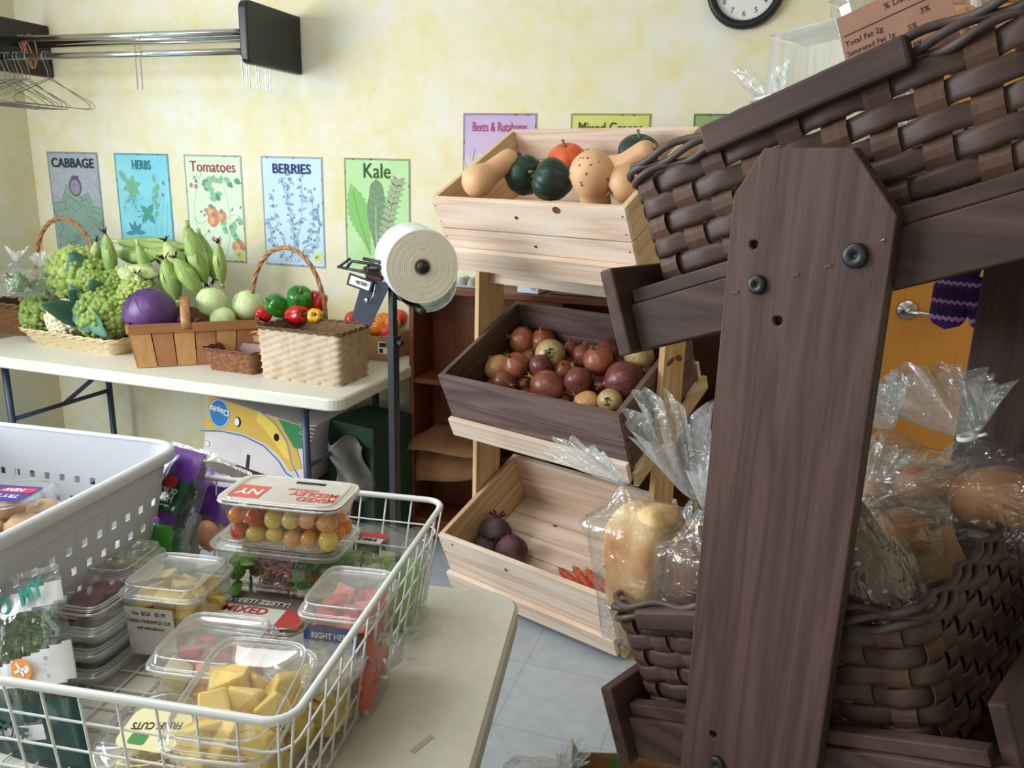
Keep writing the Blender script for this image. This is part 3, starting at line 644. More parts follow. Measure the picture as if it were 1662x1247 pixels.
ON = [(525, 308, 75, 'o', .115, 'onion at the back left, beside the other back onion', (-.3, -.6, .6)),
 (672, 272, 70, 'o', .10, 'onion at the very back, its dry tip upward', (.1, .0, 1)),
 (340, 447, 78, 'y', .095, 'onion nearest the left side board', (-.6, .2, .5)),
 (443, 378, 48, 'o', .06, 'onion peeping between the left yellow and the back one', (0, 0, 1)),
 (490, 445, 76, 'o', .115, 'round onion right of the left yellow one, tip up', (-.1, -.3, .9)),
 (572, 415, 62, 'r', .07, 'onion mostly hidden behind the small round one', (.3, 0, .9)),
 (675, 382, 82, 'w', .125, 'onion with a dark root scar in the middle of the heap', (-.5, .6, -.6), 1, True),
 (625, 445, 65, 'p', .12, 'small round onion left of the middle, in front of the pale one', (.2, .3, .5)),
 (795, 350, 46, 'r', .085, 'small onion with a pointed tip behind the middle', (-.1, .1, 1), 1.05),
 (880, 338, 50, 'o', .075, 'onion barely showing at the back middle', (.2, .3, .8)),
 (850, 392, 62, 'r', .09, 'onion half hidden behind the big copper one', (.1, .5, .6)),
 (935, 415, 83, 'o', .135, 'big round onion right of the middle, dry tip up', (-.1, -.2, .95)),
 (1015, 342, 75, 'p', .105, 'onion at the back right, under the brown rail', (.3, .5, .6)),
 (1155, 388, 86, 'w', .12, 'onion with peeling skin beside the right side board', (.5, .5, .55)),
 (1052, 438, 55, 'p', .075, 'onion half buried between the big copper and right ones', (.2, .2, .9)),
 (748, 468, 55, 'o', .085, 'onion tucked under the middle with a torn tip', (.2, -.3, .9)),
 (825, 525, 77, 'p', .12, 'round onion in the centre front', (-.4, .4, .5)),
 (1075, 522, 106, 'p', .10, 'largest onion, lying at the right front', (-.6, -.7, .15), 1.12),
 (1188, 475, 50, 'r', .075, 'onion squeezed against the right side board', (.3, .2, .9)),
 (428, 532, 72, 'r', .085, 'onion with a knobbly tip at the left front', (.85, -.3, .15)),
 (662, 560, 90, 'r', .10, 'broad onion lying sideways in the front middle', (-.85, .1, .3), 1.2),
 (935, 548, 66, 'p', .06, 'shaded onion behind the golden front ones', (.2, .3, .9)),
 (535, 545, 42, 'r', .06, 'small shaded onion between the left front ones', (.5, -.2, .7)),
 (548, 602, 48, 'o', .03, 'onion just showing over the front board, left of centre', (0, .2, 1)),
 (322, 548, 50, 'o', .05, 'onion low in the left front corner', (0, .3, 1)),
 (742, 640, 52, 'r', .05, 'small onion with a tufted tip against the front board', (.3, .1, .9)),
 (872, 655, 78, 'y', .07, 'onion lying against the front board', (-.5, -.2, .7)),
 (995, 638, 70, 'w', .085, 'greenish onion with a black root end facing out', (-.3, .75, -.65), .95, True),
 (1000, 702, 46, 'o', .04, 'onion low in the right front corner', (0, .2, 1))]
for o in ON: onion(o[0], o[1], o[2], o[3], o[4], KN[o[3]] + ' ' + o[5], o[6], *(o[7:] if len(o) > 7 else ()))

# ---- beets and carrots
M_beet = pm('beet_skin', (74, 40, 46), (104, 66, 70), scale=20, rough=.75, bump=.3)
M_beetg = pm('earthy_beet_skin', (92, 76, 70), (70, 52, 52), scale=20, rough=.8, bump=.3)
M_beettop = pm('beet_stalk', (110, 40, 56), (80, 30, 44), scale=40, rough=.6)
for px, py, rp, m, tip, lab in ((806, 874, 27, M_beetg, (-.3, .8, .4), 'earthy round beet farther back in the left corner'), (833, 903, 27, M_beet, (-.7, .4, .1), 'purple beet with a white root mark in front of the other'), (790, 893, 20, M_beetg, (.2, .3, 1), 'beet almost hidden behind the front board')):
    c = PF(px, py, CF[2], .045); R = rp * (CF[2] @ c - EYE).dot(cF) / FPX; c.x = max(c.x, .055); c.y = max(c.y, .06); c.z = R * .95 + .012
    th = thing('beet', lab, 'beet', CF[2] @ align(c, c + Vector(tip)), 'beets in the bottom crate')
    part('root', MB().lathe(spoly([(0, -R * 1.5), (R * .08, -R * 1.25), (R * .4, -R * .85), (R * .9, -R * .35), (R, .1 * R), (R * .75, R * .65), (R * .3, R * .9), (0, R * .92)]), 20, lobe=lambda a, z: 1 + .03 * math.sin(4 * a)), m, th, smooth=True)
    s = MB()
    for k in range(5): s.tube([(R * .15 * math.cos(k * 1.3), R * .15 * math.sin(k * 1.3), R * .85), (R * .25 * math.cos(k * 1.3), R * .25 * math.sin(k * 1.3), R * 1.15), (R * .5 * math.cos(k * 1.3), R * .45 * math.sin(k * 1.3), R * 1.3)], R * .08, 5)
    part('stalk_stub', s, M_beettop, th)
M_car = pm('carrot_skin', (196, 70, 44), (218, 96, 58), scale=14, rough=.5, bump=.15, stretch=(1, 1, 3))
M_carg = pm('carrot_crown', (104, 116, 60), (70, 70, 44), scale=40, rough=.8)
CL = [((505, 540), (592, 612), .0095, .03, 'second from the left, long and thick'), ((556, 534), (625, 625), .0095, .034, 'third from the left, tip towards the front board'), ((602, 542), (655, 632), .009, .034, 'fourth from the left, beside the right hand one'),
 ((640, 572), (675, 622), .0095, .03, 'last on the right'), ((462, 562), (570, 608), .009, .022, 'lying lowest on the left'), ((455, 552), (500, 575), .007, .018, 'with only its blunt end showing on the far left'), ((618, 552), (668, 590), .008, .02, 'hidden behind the right pair')]
for a, b, r, w, lab in CL:
    A = PF(680 + a[0] * .4545, 680 + a[1] * .4545, CF[2], w); B = PF(680 + b[0] * .4545, 680 + b[1] * .4545, CF[2], w)
    A.x = min(A.x, .655); B.x = min(B.x, .66); B.y = max(B.y, .032); A.y = max(A.y, .035); L = (B - A).length + .02
    th = thing('carrot', 'orange carrot ' + lab, 'carrot', CF[2] @ align(A, B), 'carrots in the bottom crate'); r *= 1.25
    part('root', MB().lathe([(0, 0), (r * .6, .001), (r, .008), (r * 1.02, L * .3), (r * .85, L * .6), (r * .6, L * .85), (r * .25, L * .98), (0, L)], 14, lobe=lambda q, z: 1 + .03 * math.sin(z * 300)), M_car, th, smooth=True)
    s = MB()
    for k in range(4): s.tube([(0, 0, .001), (.004 * math.cos(k * 1.7), .004 * math.sin(k * 1.7), -.006), (.007 * math.cos(k * 1.7), .007 * math.sin(k * 1.7), -.012)], .0013, 4)
    part('crown', s, M_carg, th)

# ---------------------------------------------------------------- dark stained bakery rack
M_bx = wood('walnut_stain_length', (86, 62, 55), (70, 50, 44), (52, 36, 32), axis='x', bump=.2)
M_by = wood('walnut_stain_depth', (84, 60, 52), (68, 48, 42), (52, 36, 32), axis='y', bump=.2)
M_bz = wood('walnut_stain_upright', (90, 66, 60), (79, 57, 51), (66, 47, 43), axis='z', bump=.2, scale=46)
BRF = T(.8 * .4384, .8 * .8988, 0) @ RZ(-26)
SU = BRF @ T(-.582, .02, 1.335) @ RY(-20.7)
SL = BRF @ T(-.541, .02, .758) @ RY(-21.9)
br = thing('bakery_rack', 'dark stained wooden rack with tilted shelves for woven bread baskets', 'bakery rack', BRF)
def cut(mb, cutters, name, mat, parent, bevel):
    o = link(name, mb.mesh(name, mat)); tmp = []
    for c in cutters:
        k = link('tmp', c.mesh('tmp', mat)); tmp.append(k)
        m = o.modifiers.new('b', 'BOOLEAN'); m.operation = 'DIFFERENCE'; m.object = k; m.solver = 'EXACT'
    bpy.context.view_layer.update()
    me = bpy.data.meshes.new_from_object(o.evaluated_get(bpy.context.evaluated_depsgraph_get())); me.name = name
    o.modifiers.clear(); o.data = me; o.parent = parent
    for k in tmp: bpy.data.objects.remove(k)
    if bevel:
        m = o.modifiers.new('bevel', 'BEVEL'); m.width = bevel; m.segments = 2; m.limit_method = 'ANGLE'; m.angle_limit = math.radians(40)
    return o
XZ = RX(90)                                   # local (x,y)->(x,z), extruded along -y
posts = MB().prism([(-.443, 0), (-.272, 0), (-.272, 1.462), (-.321, 1.523), (-.413, 1.523), (-.443, 1.473)], -.0195, 0, M=XZ)
holes = []
for px, py, r in ((1223, 397, .0048), (1262, 521, .0052), (1157, 1193, .005)):
    c = PV(px, py, BRF, 0); holes.append(MB().lathe([(r, -.012), (r * 1.1, .01)], 9, M=T(c.x, 0, c.z) @ XZ, lobe=lambda a, z: 1 + .12 * math.sin(3 * a)))
post = cut(posts, holes, 'post', M_bz, br, .003)
for px, py, r in ((1230, 462, .0105), (1389, 415, .0125), (1165, 1240, .011)):
    c = PV(px, py, BRF, 0)
    b = MB().lathe([(r, 0), (r, .003), (r * .85, .0055), (r * .3, .0062), (r * .26, .003), (0, .003)], 24, M=T(c.x, 0, c.z) @ XZ)
    part('bolt_cap', b, M_blackp, post, smooth=True, label='black bolt cap')
st = MB()
for a, b in (((1430, 391), (1436, 389)), ((1339, 434), (1349, 430)), ((1287, 448), (1296, 445)), ((1189, 475), (1198, 473))):
    p, q = PV(a[0], a[1], BRF, 0), PV(b[0], b[1], BRF, 0); st.tube([(p.x, .004, p.z), (p.x, -.002, p.z), (q.x, -.002, q.z), (q.x, .004, q.z)], .0006, 5)
part('staple', st, M_wire, post)
far = MB().prism([(-.33, 0), (-.15, 0), (-.15, 1.49), (-.19, 1.55), (-.29, 1.55), (-.33, 1.50)], -.59, -.5705, M=XZ)
fp = part('post', far, M_bz, br, bevel=.003)
part('bolt_cap', MB().lathe([(.009, 0), (.008, .004), (0, .005)], 18, M=T(-.198, .57, 1.385) @ XZ), pm('brass_bolt', (170, 140, 80), rough=.35, metal=1), fp, smooth=True, label='brass bolt head')
for S in (SU, SL):
    F = BRF.inverted() @ S
    for y in (0, .531): part('side_rail', MB().box(.0, .53, y, y + .0185, -.058, 0, M=F), M_bx, br, bevel=.002)
    part('front_lip', MB().box(-.021, -.001, -.019, .569, -.06, .05, M=F), M_by, br, bevel=.003)
    part('back_board', MB().box(.465, .484, .02, .53, -.03, .062, M=F), M_by, br, bevel=.003)
    for k in range(5): part('shelf_slat', MB().box(.01 + k * .09, .085 + k * .09, .0195, .5305, -.05, -.034, M=F), M_by, br, bevel=.002)
part('floor_rail', MB().box(-.42, -.30, .0, .57, .10, .12), M_by, br, bevel=.002)
# the groove strip on top of the near rails
for S in (SU, SL):
    F = BRF.inverted() @ S
    part('rail_strip', MB().box(.002, .46, .0, .02, .0005, .018, M=F @ T(0, .006, 0)), M_bx, br, bevel=.002)

# ---- chip baskets of flat dark splints, woven over and under
M_spl = wood('dark_splint', (90, 68, 62), (76, 56, 51), (60, 42, 38), axis='x', bump=.12, rings=False, rough=.5)
M_stk = wood('dark_splint_stake', (104, 74, 60), (88, 62, 50), (68, 46, 38), axis='z', bump=.2, rings=False, rough=.6)
M_rim = pm('dark_willow_rim', (84, 66, 60), (60, 46, 42), scale=40, rough=.55, bump=.3)
def peri(l, d, h, fl, flx, r, n):             # ring of n points and outward normals at fraction h (0..1) of the basket's height
    def ring(t):
        pts = [(x + l / 2 + (flx if x > 0 else 0) * t, y + d / 2, 0) for x, y in rrect(l, d, r, 6)]
        pts = [(x + (fl * t if x > l / 2 else -fl * t) , y + (fl * t if y > d / 2 else -fl * t), 0) for x, y, z in pts]
        q, L = resample(pts, n); out = []
        for i in range(n):
            tg = (q[(i + 1) % n] - q[i - 1]).normalized(); out.append((q[i], Vector((tg.y, -tg.x, 0)), tg))
        return out
    return ring
def chip_basket(label, M, l, d, zb, zt, fl, flx, ns, rows, group, strips):
    th = thing('woven_basket', label, 'basket', M, group); Hh = zt - zb; K = 4; n = ns * K; ring = peri(l, d, Hh, fl, flx, .034, n); A = .0048
    b = MB(); pitch = Hh / rows
    for r in range(rows):
        zc = (r + .5) * pitch; R0 = ring(zc / Hh); rr = random.Random(r * 7 + ns)
        jit = [rr.uniform(-.0012, .0012) for _ in range(n)]
        def fn(u, v):
            i = int(round(u * n)) % n; p, nn, tg = R0[i]
            ph = math.cos(PI * i / K) * (1 if r % 2 else -1); off = A * ph + .0012 * (1 - (2 * v - 1) ** 2)
            return p + nn * off + Vector((0, 0, zb + zc + (v - .5) * pitch * .93 + jit[i]))
        b.grid(fn, n, 4, cu=True)
    part('splint_weave', b, M_spl, th, smooth=True, solid=.0016)
    s = MB()
    for i in range(ns):
        def fn(u, v):
            t = u * Hh; R0 = ring(u); p, nn, tg = R0[i * K]
            rr_ = t / pitch - .5; ph = math.cos(PI * rr_) * (-1 if i % 2 else 1)
            return p + nn * (A * ph * .75) + tg * ((v - .5) * .027) + Vector((0, 0, zb + t))
        s.grid(fn, rows * 3, 2)
    part('splint_stakes', s, M_stk, th, solid=.0014)
    rim = MB(); m = ns * 6; R1 = peri(l, d, Hh, fl, flx, .034, m)(1.0)
    for k in range(3):
        rim.tube([p + nn * (.004 + .0042 * math.cos(PI * i / 6 + k * 2.1)) + Vector((0, 0, zt + .001 + k * .0095 + .0035 * math.sin(PI * i / 6 + k * 2.1))) for i, (p, nn, tg) in enumerate(R1)], .0048, 7, closed=True)
    part('willow_rim', rim, M_rim, th, smooth=True)
    part('bottom', MB().box(.006, l - .006, .006, d - .006, zb, zb + .004), M_spl, th)
    for x0, x1, y0, y1, z0, z1 in strips: part('handle_strip', MB().box(x0, x1, y0, y1, z0, z1), M_bx, th, bevel=.004)
    return th
BW = .435
chip_basket('dark woven basket on the upper tilted shelf, holding clear pastry packs', SU @ T(.022, .042, 0), BW, .44, -.03, .150, .008, .02, 38, 7, 'dark baskets on the bakery rack', [(.118, .345, -.03, -.012, .142, .174)])
chip_basket('dark woven basket on the lower tilted shelf, packed with bagged bread', SL @ T(.004, .042, 0), .395, .44, -.03, .134, .014, .006, 38, 7, 'dark baskets on the bakery rack', [(.045, .25, -.034, -.016, .124, .152)])

# ---------------------------------------------------------------- bagged bread and packs on the bakery rack
M_bag = film('crinkled_bag_film', gloss=.075, edge=.42, rough=.11, bump=1.0, bscale=26, milk=.045)
M_bagx = film('gathered_bag_film', gloss=.10, edge=.5, rough=.14, bump=1.0, bscale=34, milk=.22)
M_pet = film('clear_pet_plastic', tint=(254, 254, 254), gloss=.03, edge=.45, rough=.05, milk=.012)
M_petm = film('misty_pet_plastic', tint=(254, 254, 254), gloss=.035, edge=.42, rough=.12, milk=.20)
M_tie = pm('white_tie', (236, 236, 232), rough=.5)
def bread_mat(name, a, b_, s=14): return pm(name, a, b_, scale=s, rough=.7, bump=.25, bscale=40)
M_brd = pm('white_loaf_crust', (232, 200, 146), (190, 126, 66), scale=11, rough=.7, bump=.5, bscale=60, detail=6, lo=.38, hi=.66)
M_crumb = bread_mat('bread_crumb', (238, 214, 170), (226, 196, 146), 60)
M_roll = bread_mat('golden_roll_crust', (210, 150, 92), (160, 94, 48), 14)
M_rye = bread_mat('dark_rye_crust', (112, 64, 40), (78, 42, 28), 16)
M_oat = pm('oat_flakes', (226, 206, 168), (202, 178, 136), scale=40, rough=.8)
def super_(a, e): return math.copysign(abs(a) ** e, a)
def bag(label, M, a, b, h, seed, nl=.05, fl=.09, fr=.055, bend=(0, 0), tie=True, name='bread_bag', cat='bread bag', group=None, e=.7, mats=None, wr=.05, fz=1.0):
    """a film bag: body a x b x h standing on z=0, gathered to a neck, then a frilled end"""
    th = thing(name, label, cat, M, group); nv1, nv2 = 20, 12; n = 56; rr = random.Random(seed); ph = [rr.uniform(0, 6.28) for _ in range(8)]; off = Vector((seed * 3.1, seed * 1.7, 0))
    zn = h + nl
    def wr_(u, z, k): return 1 + k * (math.sin(u * 2 * PI * 7 + ph[0] + z * 23) + .7 * math.sin(u * 2 * PI * 13 + ph[1] - z * 31)) + .06 * noise.noise(Vector((math.cos(2 * PI * u) * 2.2, math.sin(2 * PI * u) * 2.2, z * 22)) + off)
    def body(u, v):
        t = 2 * PI * u
        if v < .15: s = math.sin(v / .15 * PI / 2) ** .6; z = .0
        elif v < .72: s = 1; z = h * .92 * (v - .15) / .57
        else:
            q = (v - .72) / .28; s = (1 - q) ** 1.0 * (1 - .35 * math.sin(PI * q)) + .0; z = h * .92 + (zn - h * .92) * (q ** 1.2)
        k = wr * .35 + wr * 1.5 * max(0, v - .6) / .4
        s *= wr_(u, z, k); x = a * super_(math.cos(t), e) * s; y = b * super_(math.sin(t), e) * s
        c = max(0, (z / zn)) ** 3; nr = .010
        return (x + bend[0] * c * .4 + nr * math.cos(t), y + bend[1] * c * .4 + nr * math.sin(t), z + .004 * math.sin(9 * t + ph[2]) * (v < .2))
    part('film_body', MB().grid(body, n, nv1 + 8, cu=True), (mats or [M_bag, M_bagx])[0], th, smooth=True)
    def frill(u, v):
        t = 2 * PI * u; pl = math.sin(9 * t + ph[3]) * .5 + math.sin(17 * t + ph[4]) * .32
        r = .009 + (fr) * v ** .8 * (1 + .5 * pl * v); z = zn + fz * fl * v * (1 + .25 * math.sin(2 * t + ph[5]) + .14 * pl)
        return (bend[0] * .4 + bend[0] * v * 1.2 + r * math.cos(t) * (1 + .35 * math.sin(ph[6])), bend[1] * .4 + bend[1] * v * 1.2 + r * math.sin(t) * .6, z)
    part('gathered_end', MB().grid(frill, 96, nv2, cu=True), (mats or [M_bag, M_bagx])[1], th, smooth=True)
    if tie:
        k = MB().tube([(bend[0] * .4 + .0105 * math.cos(q), bend[1] * .4 + .0105 * math.sin(q), zn + .002 * math.sin(q)) for q in [2 * PI * i / 14 for i in range(14)]], .004, 6, closed=True)
        k.tube([(bend[0] * .4 + .012, bend[1] * .4, zn), (bend[0] * .4 + .026, bend[1] * .4 - .006, zn + .004)], .0025, 5)
        part('tie', k, M_tie, th, smooth=True, label='white bag tie')
    return th
def loaf(label, M, a, b, h, mat, seed, crumb=False, oats=False, e=.62, group='bread in the lower basket'):
    th = thing('bread_loaf', label, 'bread', M, group)
    def fn(u, v):
        t = 2 * PI * u; f = -PI / 2 + PI * v; c = super_(math.cos(f), e)
        top = 1 + .10 * max(0, math.sin(f)); q_ = Vector((c * math.cos(t) * 1.5, c * math.sin(t) * 1.5, math.sin(f) * 2 + seed)); k = 1 + .07 * noise.noise(q_) + .025 * noise.noise(q_ * 4)
        return (a * c * super_(math.cos(t), e) * top * k, b * c * super_(math.sin(t), e) * k, h / 2 + h / 2 * super_(math.sin(f), e) * k)
    part('crust', MB().grid(fn, 36, 20, cu=True), mat, th, smooth=True)
    if crumb:
        part('cut_face', MB().grid(lambda u, v: (a * .86 * (v + .001) * super_(math.cos(2 * PI * u), e), -b * 1.005 - .001, h / 2 + h * .43 * (v + .001) * super_(math.sin(2 * PI * u), e)), 32, 4, cu=True), M_crumb, th, label='pale cut side of the loaf')
    if oats:
        o = MB(); rr = random.Random(seed)
        for k in range(90):
            t, f = rr.uniform(0, 6.28), rr.uniform(-.8, 1.5); c = super_(math.cos(f), e)
            p = Vector((a * c * super_(math.cos(t), e), b * c * super_(math.sin(t), e), h / 2 + h / 2 * super_(math.sin(f), e))) * 1.02
            o.ball(1, 6, 4, M=T(*p) @ RZ(rr.uniform(0, 360)) @ RX(rr.uniform(0, 180)) @ SC(.004, .0026, .0012))
        part('oat_topping', o, M_oat, th)
    return th
def roll(label, M, r, mat=None, group='rolls in the lower basket'):
    th = single('bread_roll', MB().ball(r, 24, 14, lambda p: 1 + .05 * noise.noise(p * 1.7 + M.to_translation() * 9), M=SC(1, 1, .72)), mat or M_roll, label, 'bread roll', M, group, smooth=True)
    return th
def LS(px, py, v): return PV(px, py, SL, v)
# the big white loaf at the left front of the lower basket
p = LS(1050, 985, .13); WL = SL @ T(p.x, .13, p.z - .03) @ RY(13)
loaf('golden white loaf in a clear bag at the left end of the lower basket', WL @ T(0, 0, .003), .056, .058, .19, M_brd, 3)
bag('clear bread bag around the white loaf, its frilled end folded to the left', WL, .063, .066, .19, 1, nl=.03, fl=.10, fr=.05, bend=(-.085, 0), tie=False, fz=.45)
p = LS(1128, 990, .11); WL = SL @ T(p.x, .11, p.z - .03) @ RY(18)
loaf('dark rye loaf with oat flakes, half hidden behind the near post', WL @ T(0, 0, .003), .04, .055, .145, M_rye, 5, oats=True)
bag('clear bread bag around the dark rye loaf beside the post', WL, .047, .06, .145, 2, nl=.04, fl=.06, fr=.04, bend=(.01, 0), tie=False)
p = LS(1118, 905, .30); WL = SL @ T(p.x, .31, p.z - .08) @ RY(14)
loaf('light brown loaf behind the white loaf in the lower basket', WL @ T(0, 0, .003), .055, .06, .13, M_brd, 8)
bag('tall clear bread bag standing behind the white loaf, its open end upright', WL, .06, .066, .13, 4, nl=.05, fl=.14, fr=.10, bend=(-.02, 0), tie=False)
# right of the post
p = LS(1598, 800, .40); RB = SL @ T(p.x, .40, p.z - .07) @ RY(4)
for dx, dy, dz, r, lab in ((-.062, -.005, .062, .047, 'left'), (.012, -.02, .068, .06, 'middle'), (.09, .01, .06, .055, 'right')):
    roll('big golden roll at the %s in the tied bag of three' % lab, RB @ T(dx, dy, dz), r)
bag('clear bag of three golden rolls tied with a white tie, at the far right', RB, .125, .07, .115, 6, nl=.035, fl=.085, fr=.075, bend=(-.035, 0))
p = LS(1455, 800, .38); RB = SL @ T(p.x, .38, p.z - .05) @ RY(8)
for dx, dz, r, lab in ((-.03, .045, .045, 'lower left'), (.04, .06, .047, 'upper right')):
    roll('brown roll at the %s in the bag just right of the near post' % lab, RB @ T(dx, 0, dz), r)
bag('clear bag of brown rolls just right of the near post', RB, .088, .058, .11, 7, nl=.035, fl=.07, fr=.05, bend=(-.03, 0), tie=False)
p = LS(1440, 858, .25); RB = SL @ T(p.x - .02, .25, p.z - .05) @ RY(6)
for dx, dz, r, lab in ((-.035, .04, .04, 'left'), (.035, .045, .042, 'right')):
    roll('round roll at the %s in the low bag beside the post' % lab, RB @ T(dx, 0, dz), r)
bag('low clear bag of round rolls behind the oat loaf', RB, .08, .052, .085, 9, nl=.03, fl=.04, fr=.03, bend=(.02, 0), tie=False)
p = LS(1428, 985, .10); RB = SL @ T(p.x, .10, p.z - .02) @ RY(-16)
loaf('dark loaf strewn with oat flakes right of the near post', RB @ T(0, 0, .003), .042, .05, .15, M_rye, 11, oats=True)
bag('clear bag around the oat strewn loaf right of the post', RB, .05, .056, .15, 12, nl=.03, fl=.04, fr=.03, bend=(-.02, 0), tie=False)
M_kraft = pm('kraft_card', (176, 136, 98), (162, 122, 86), scale=26, rough=.85)
p = LS(1550, 905, .27); RB = SL @ T(min(p.x, .33), .27, p.z - .015) @ RY(-10) @ RZ(26) @ SC(.86)
cs = thing('pastry_clamshell', 'ribbed clear clamshell with a brown card band, in the lower basket', 'clamshell', RB)
def ribs(w, d, z0, z1, taper, n, amp):
    def fn(u, v):
        t = 2 * PI * u; k = 1 - taper * v; am = 1 + amp * (1 if int(u * n * 2) % 2 else 0); return (w * k * super_(math.cos(t), .5) * am, d * k * super_(math.sin(t), .5) * am, z0 + (z1 - z0) * v)
    return MB().grid(fn, n * 4, 3, cu=True)
part('tray', ribs(.075, .055, .065, 0, .15, 30, .02), M_pet, cs, smooth=True); part('lid', ribs(.077, .057, .067, .12, .22, 30, .025).box(-.055, .055, -.04, .04, .1195, .1205), M_pet, cs, smooth=True)
part('card_band', MB().box(-.066, .066, -.0615, -.0605, -.01, .062), M_kraft, cs)
for k, (x, y, z) in enumerate(((-.03, .0, .03), (.035, .005, .032), (.0, -.005, .075))): roll('small bun number %s under the ribbed lid' % ORD[k], RB @ T(x, y, z), .034, group='buns in the ribbed clamshell')

# ---- packs in the upper basket
def US(px, py, v): return PV(px, py, SU, v)
p = US(1325, 150, .16); RB = SU @ T(p.x, .17, p.z - .085) @ RY(14)
cs = thing('pastry_clamshell', 'empty looking clear hinged clamshell sticking up at the left of the upper basket', 'clamshell', RB)
part('tray', ribs(.072, .06, 0, .075, -.08, 26, .025), M_petm, cs, smooth=True)
part('lid', ribs(.074, .062, .08, .15, .12, 26, .025).box(-.06, .06, -.05, .05, .1495, .1505), M_petm, cs, smooth=True)
part('flange', MB().tube([(x, y, .0775) for x, y in rrect(.17, .145, .03)], .003, 6, closed=True), M_petm, cs, smooth=True)
part('open_flap', MB().grid(lambda u, v: (.06 + .03 * v, -.07 + .14 * u, .0775 + .1 * v - .05 * (2 * u - 1) ** 2 * v), 10, 8), M_petm, cs, smooth=True, solid=.0008)
p = US(1492, 58, .10); RB = SU @ T(p.x - .006, .11, p.z - .092) @ RY(1)
cs = thing('cookie_tub', 'clear tub with a tan nutrition label at the top of the upper basket', 'tub', RB)
part('tub_body', MB().grid(lambda u, v: ((.060 + .005 * v) * super_(math.cos(2 * PI * u), .45), (.055 + .005 * v) * super_(math.sin(2 * PI * u), .45), .14 * v), 48, 4, cu=True).box(-.054, .054, -.045, .045, 0, .001), M_pet, cs, smooth=True)
part('tub_lid', MB().grid(lambda u, v: ((.068 - .004 * v) * super_(math.cos(2 * PI * u), .45), (.064 - .004 * v) * super_(math.sin(2 * PI * u), .45), .14 + .012 * v), 48, 2, cu=True).box(-.06, .06, -.054, .054, .151, .152), M_pet, cs, smooth=True)
lb = part('nutrition_label', MB().box(-.052, .052, -.0635, -.0625, .035, .128, ), pm('tan_label', (156, 112, 90), (146, 102, 82), scale=30, rough=.7), cs, label='tan printed label')
M_ink = pm('label_ink', (46, 34, 32), rough=.8)
for z, s, sz in ((.118, '                  % Daily Value*', .0085), (.099, 'Total Fat 2g                3%', .0078), (.089, 'Saturated Fat 1g      5%', .0072), (.080, 'Trans Fat 0g', .0072), (.071, 'Cholesterol 0mg      0%', .0072), (.062, 'Sodium 90mg', .0072)):
    text('print_line', s, sz, M_ink, lb, T(-.049, -.0637, z) @ RX(90), align='LEFT')
part('rule', MB().box(-.049, .049, -.0638, -.0635, .107, .1082), M_ink, lb)
M_cook = bread_mat('cookie_crumb', (206, 152, 90), (184, 122, 66), 30)
p = US(1545, 20, .2); RB = SU @ T(p.x, .2, p.z - .10) @ RY(2)
cs = thing('cookie_clamshell', 'clear clamshell of stacked cookies with a blue label, upper right', 'clamshell', RB)
part('tray', ribs(.08, .06, 0, .1, -.05, 26, .02), M_pet, cs, smooth=True); part('lid', ribs(.084, .063, .1, .13, .1, 26, .02).box(-.07, .07, -.05, .05, .1295, .13), M_pet, cs, smooth=True)
part('blue_label', MB().box(-.04, .05, -.03, .03, .1305, .131), pm('blue_label', (88, 110, 186), rough=.5), cs)
for k in range(7):
    single('cookie', MB().lathe([(0, -.006), (.03, -.006), (.037, 0), (.032, .006), (0, .0075)], 22, lobe=lambda a, z: 1 + .03 * math.sin(5 * a + k)), M_cook, 'round tan cookie, %s from the left in the upper right clamshell' % ORD[k], 'cookie', RB @ T(-.05 + k * .016, 0, .055 + .02 * (k % 2)) @ RY(62), 'cookies in the clamshell', smooth=True)
p = US(1195, 185, .12); 
bag('loose crinkled clear bag at the low end of the upper basket', SU @ T(p.x + .03, .16, p.z - .1) @ RY(10), .04, .05, .06, 15, nl=.03, fl=.05, fr=.03, bend=(-.02, 0), tie=False)

# ---- knitted mitten hung behind the rack
def knit():
    m, nt, b = _mat('striped_purple_knit'); L = nt.links; b.inputs['Roughness'].default_value = .95
    tc = N(nt, 'ShaderNodeTexCoord'); sp = N(nt, 'ShaderNodeSeparateXYZ'); L.new(tc.outputs['Object'], sp.inputs[0])
    w = N(nt, 'ShaderNodeMath', operation='SINE'); q = N(nt, 'ShaderNodeMath', operation='MULTIPLY'); q.inputs[1].default_value = 700; L.new(sp.outputs[0], q.inputs[0]); L.new(q.outputs[0], w.inputs[0])
    a = N(nt, 'ShaderNodeMath', operation='MULTIPLY_ADD'); L.new(w.outputs[0], a.inputs[0]); a.inputs[1].default_value = .0014; L.new(sp.outputs[2], a.inputs[2])
    f = N(nt, 'ShaderNodeMath', operation='MULTIPLY'); f.inputs[1].default_value = 9.5; L.new(a.outputs[0], f.inputs[0])
    fr = N(nt, 'ShaderNodeMath', operation='FRACT'); L.new(f.outputs[0], fr.inputs[0])
    r = ramp(nt, [(.0, (70, 34, 120)), (.12, (74, 36, 128)), (.16, (200, 160, 214)), (.22, (64, 42, 110)), (.36, (90, 40, 132)), (.42, (196, 150, 206)), (.47, (56, 36, 96)), (.66, (98, 36, 124)), (.71, (206, 168, 216)), (.76, (72, 40, 126)), (.95, (84, 80, 128))]); r.color_ramp.interpolation = 'CONSTANT'
    L.new(fr.outputs[0], r.inputs[0]); L.new(r.outputs[0], b.inputs['Base Color'])
    vz = N(nt, 'ShaderNodeTexVoronoi', Scale=230); L.new(tc.outputs['Object'], vz.inputs['Vector']); bp = N(nt, 'ShaderNodeBump', Strength=.7, Distance=.004); L.new(vz.outputs['Distance'], bp.inputs['Height']); L.new(bp.outputs[0], b.inputs['Normal'])
    return m
M_knit = knit()
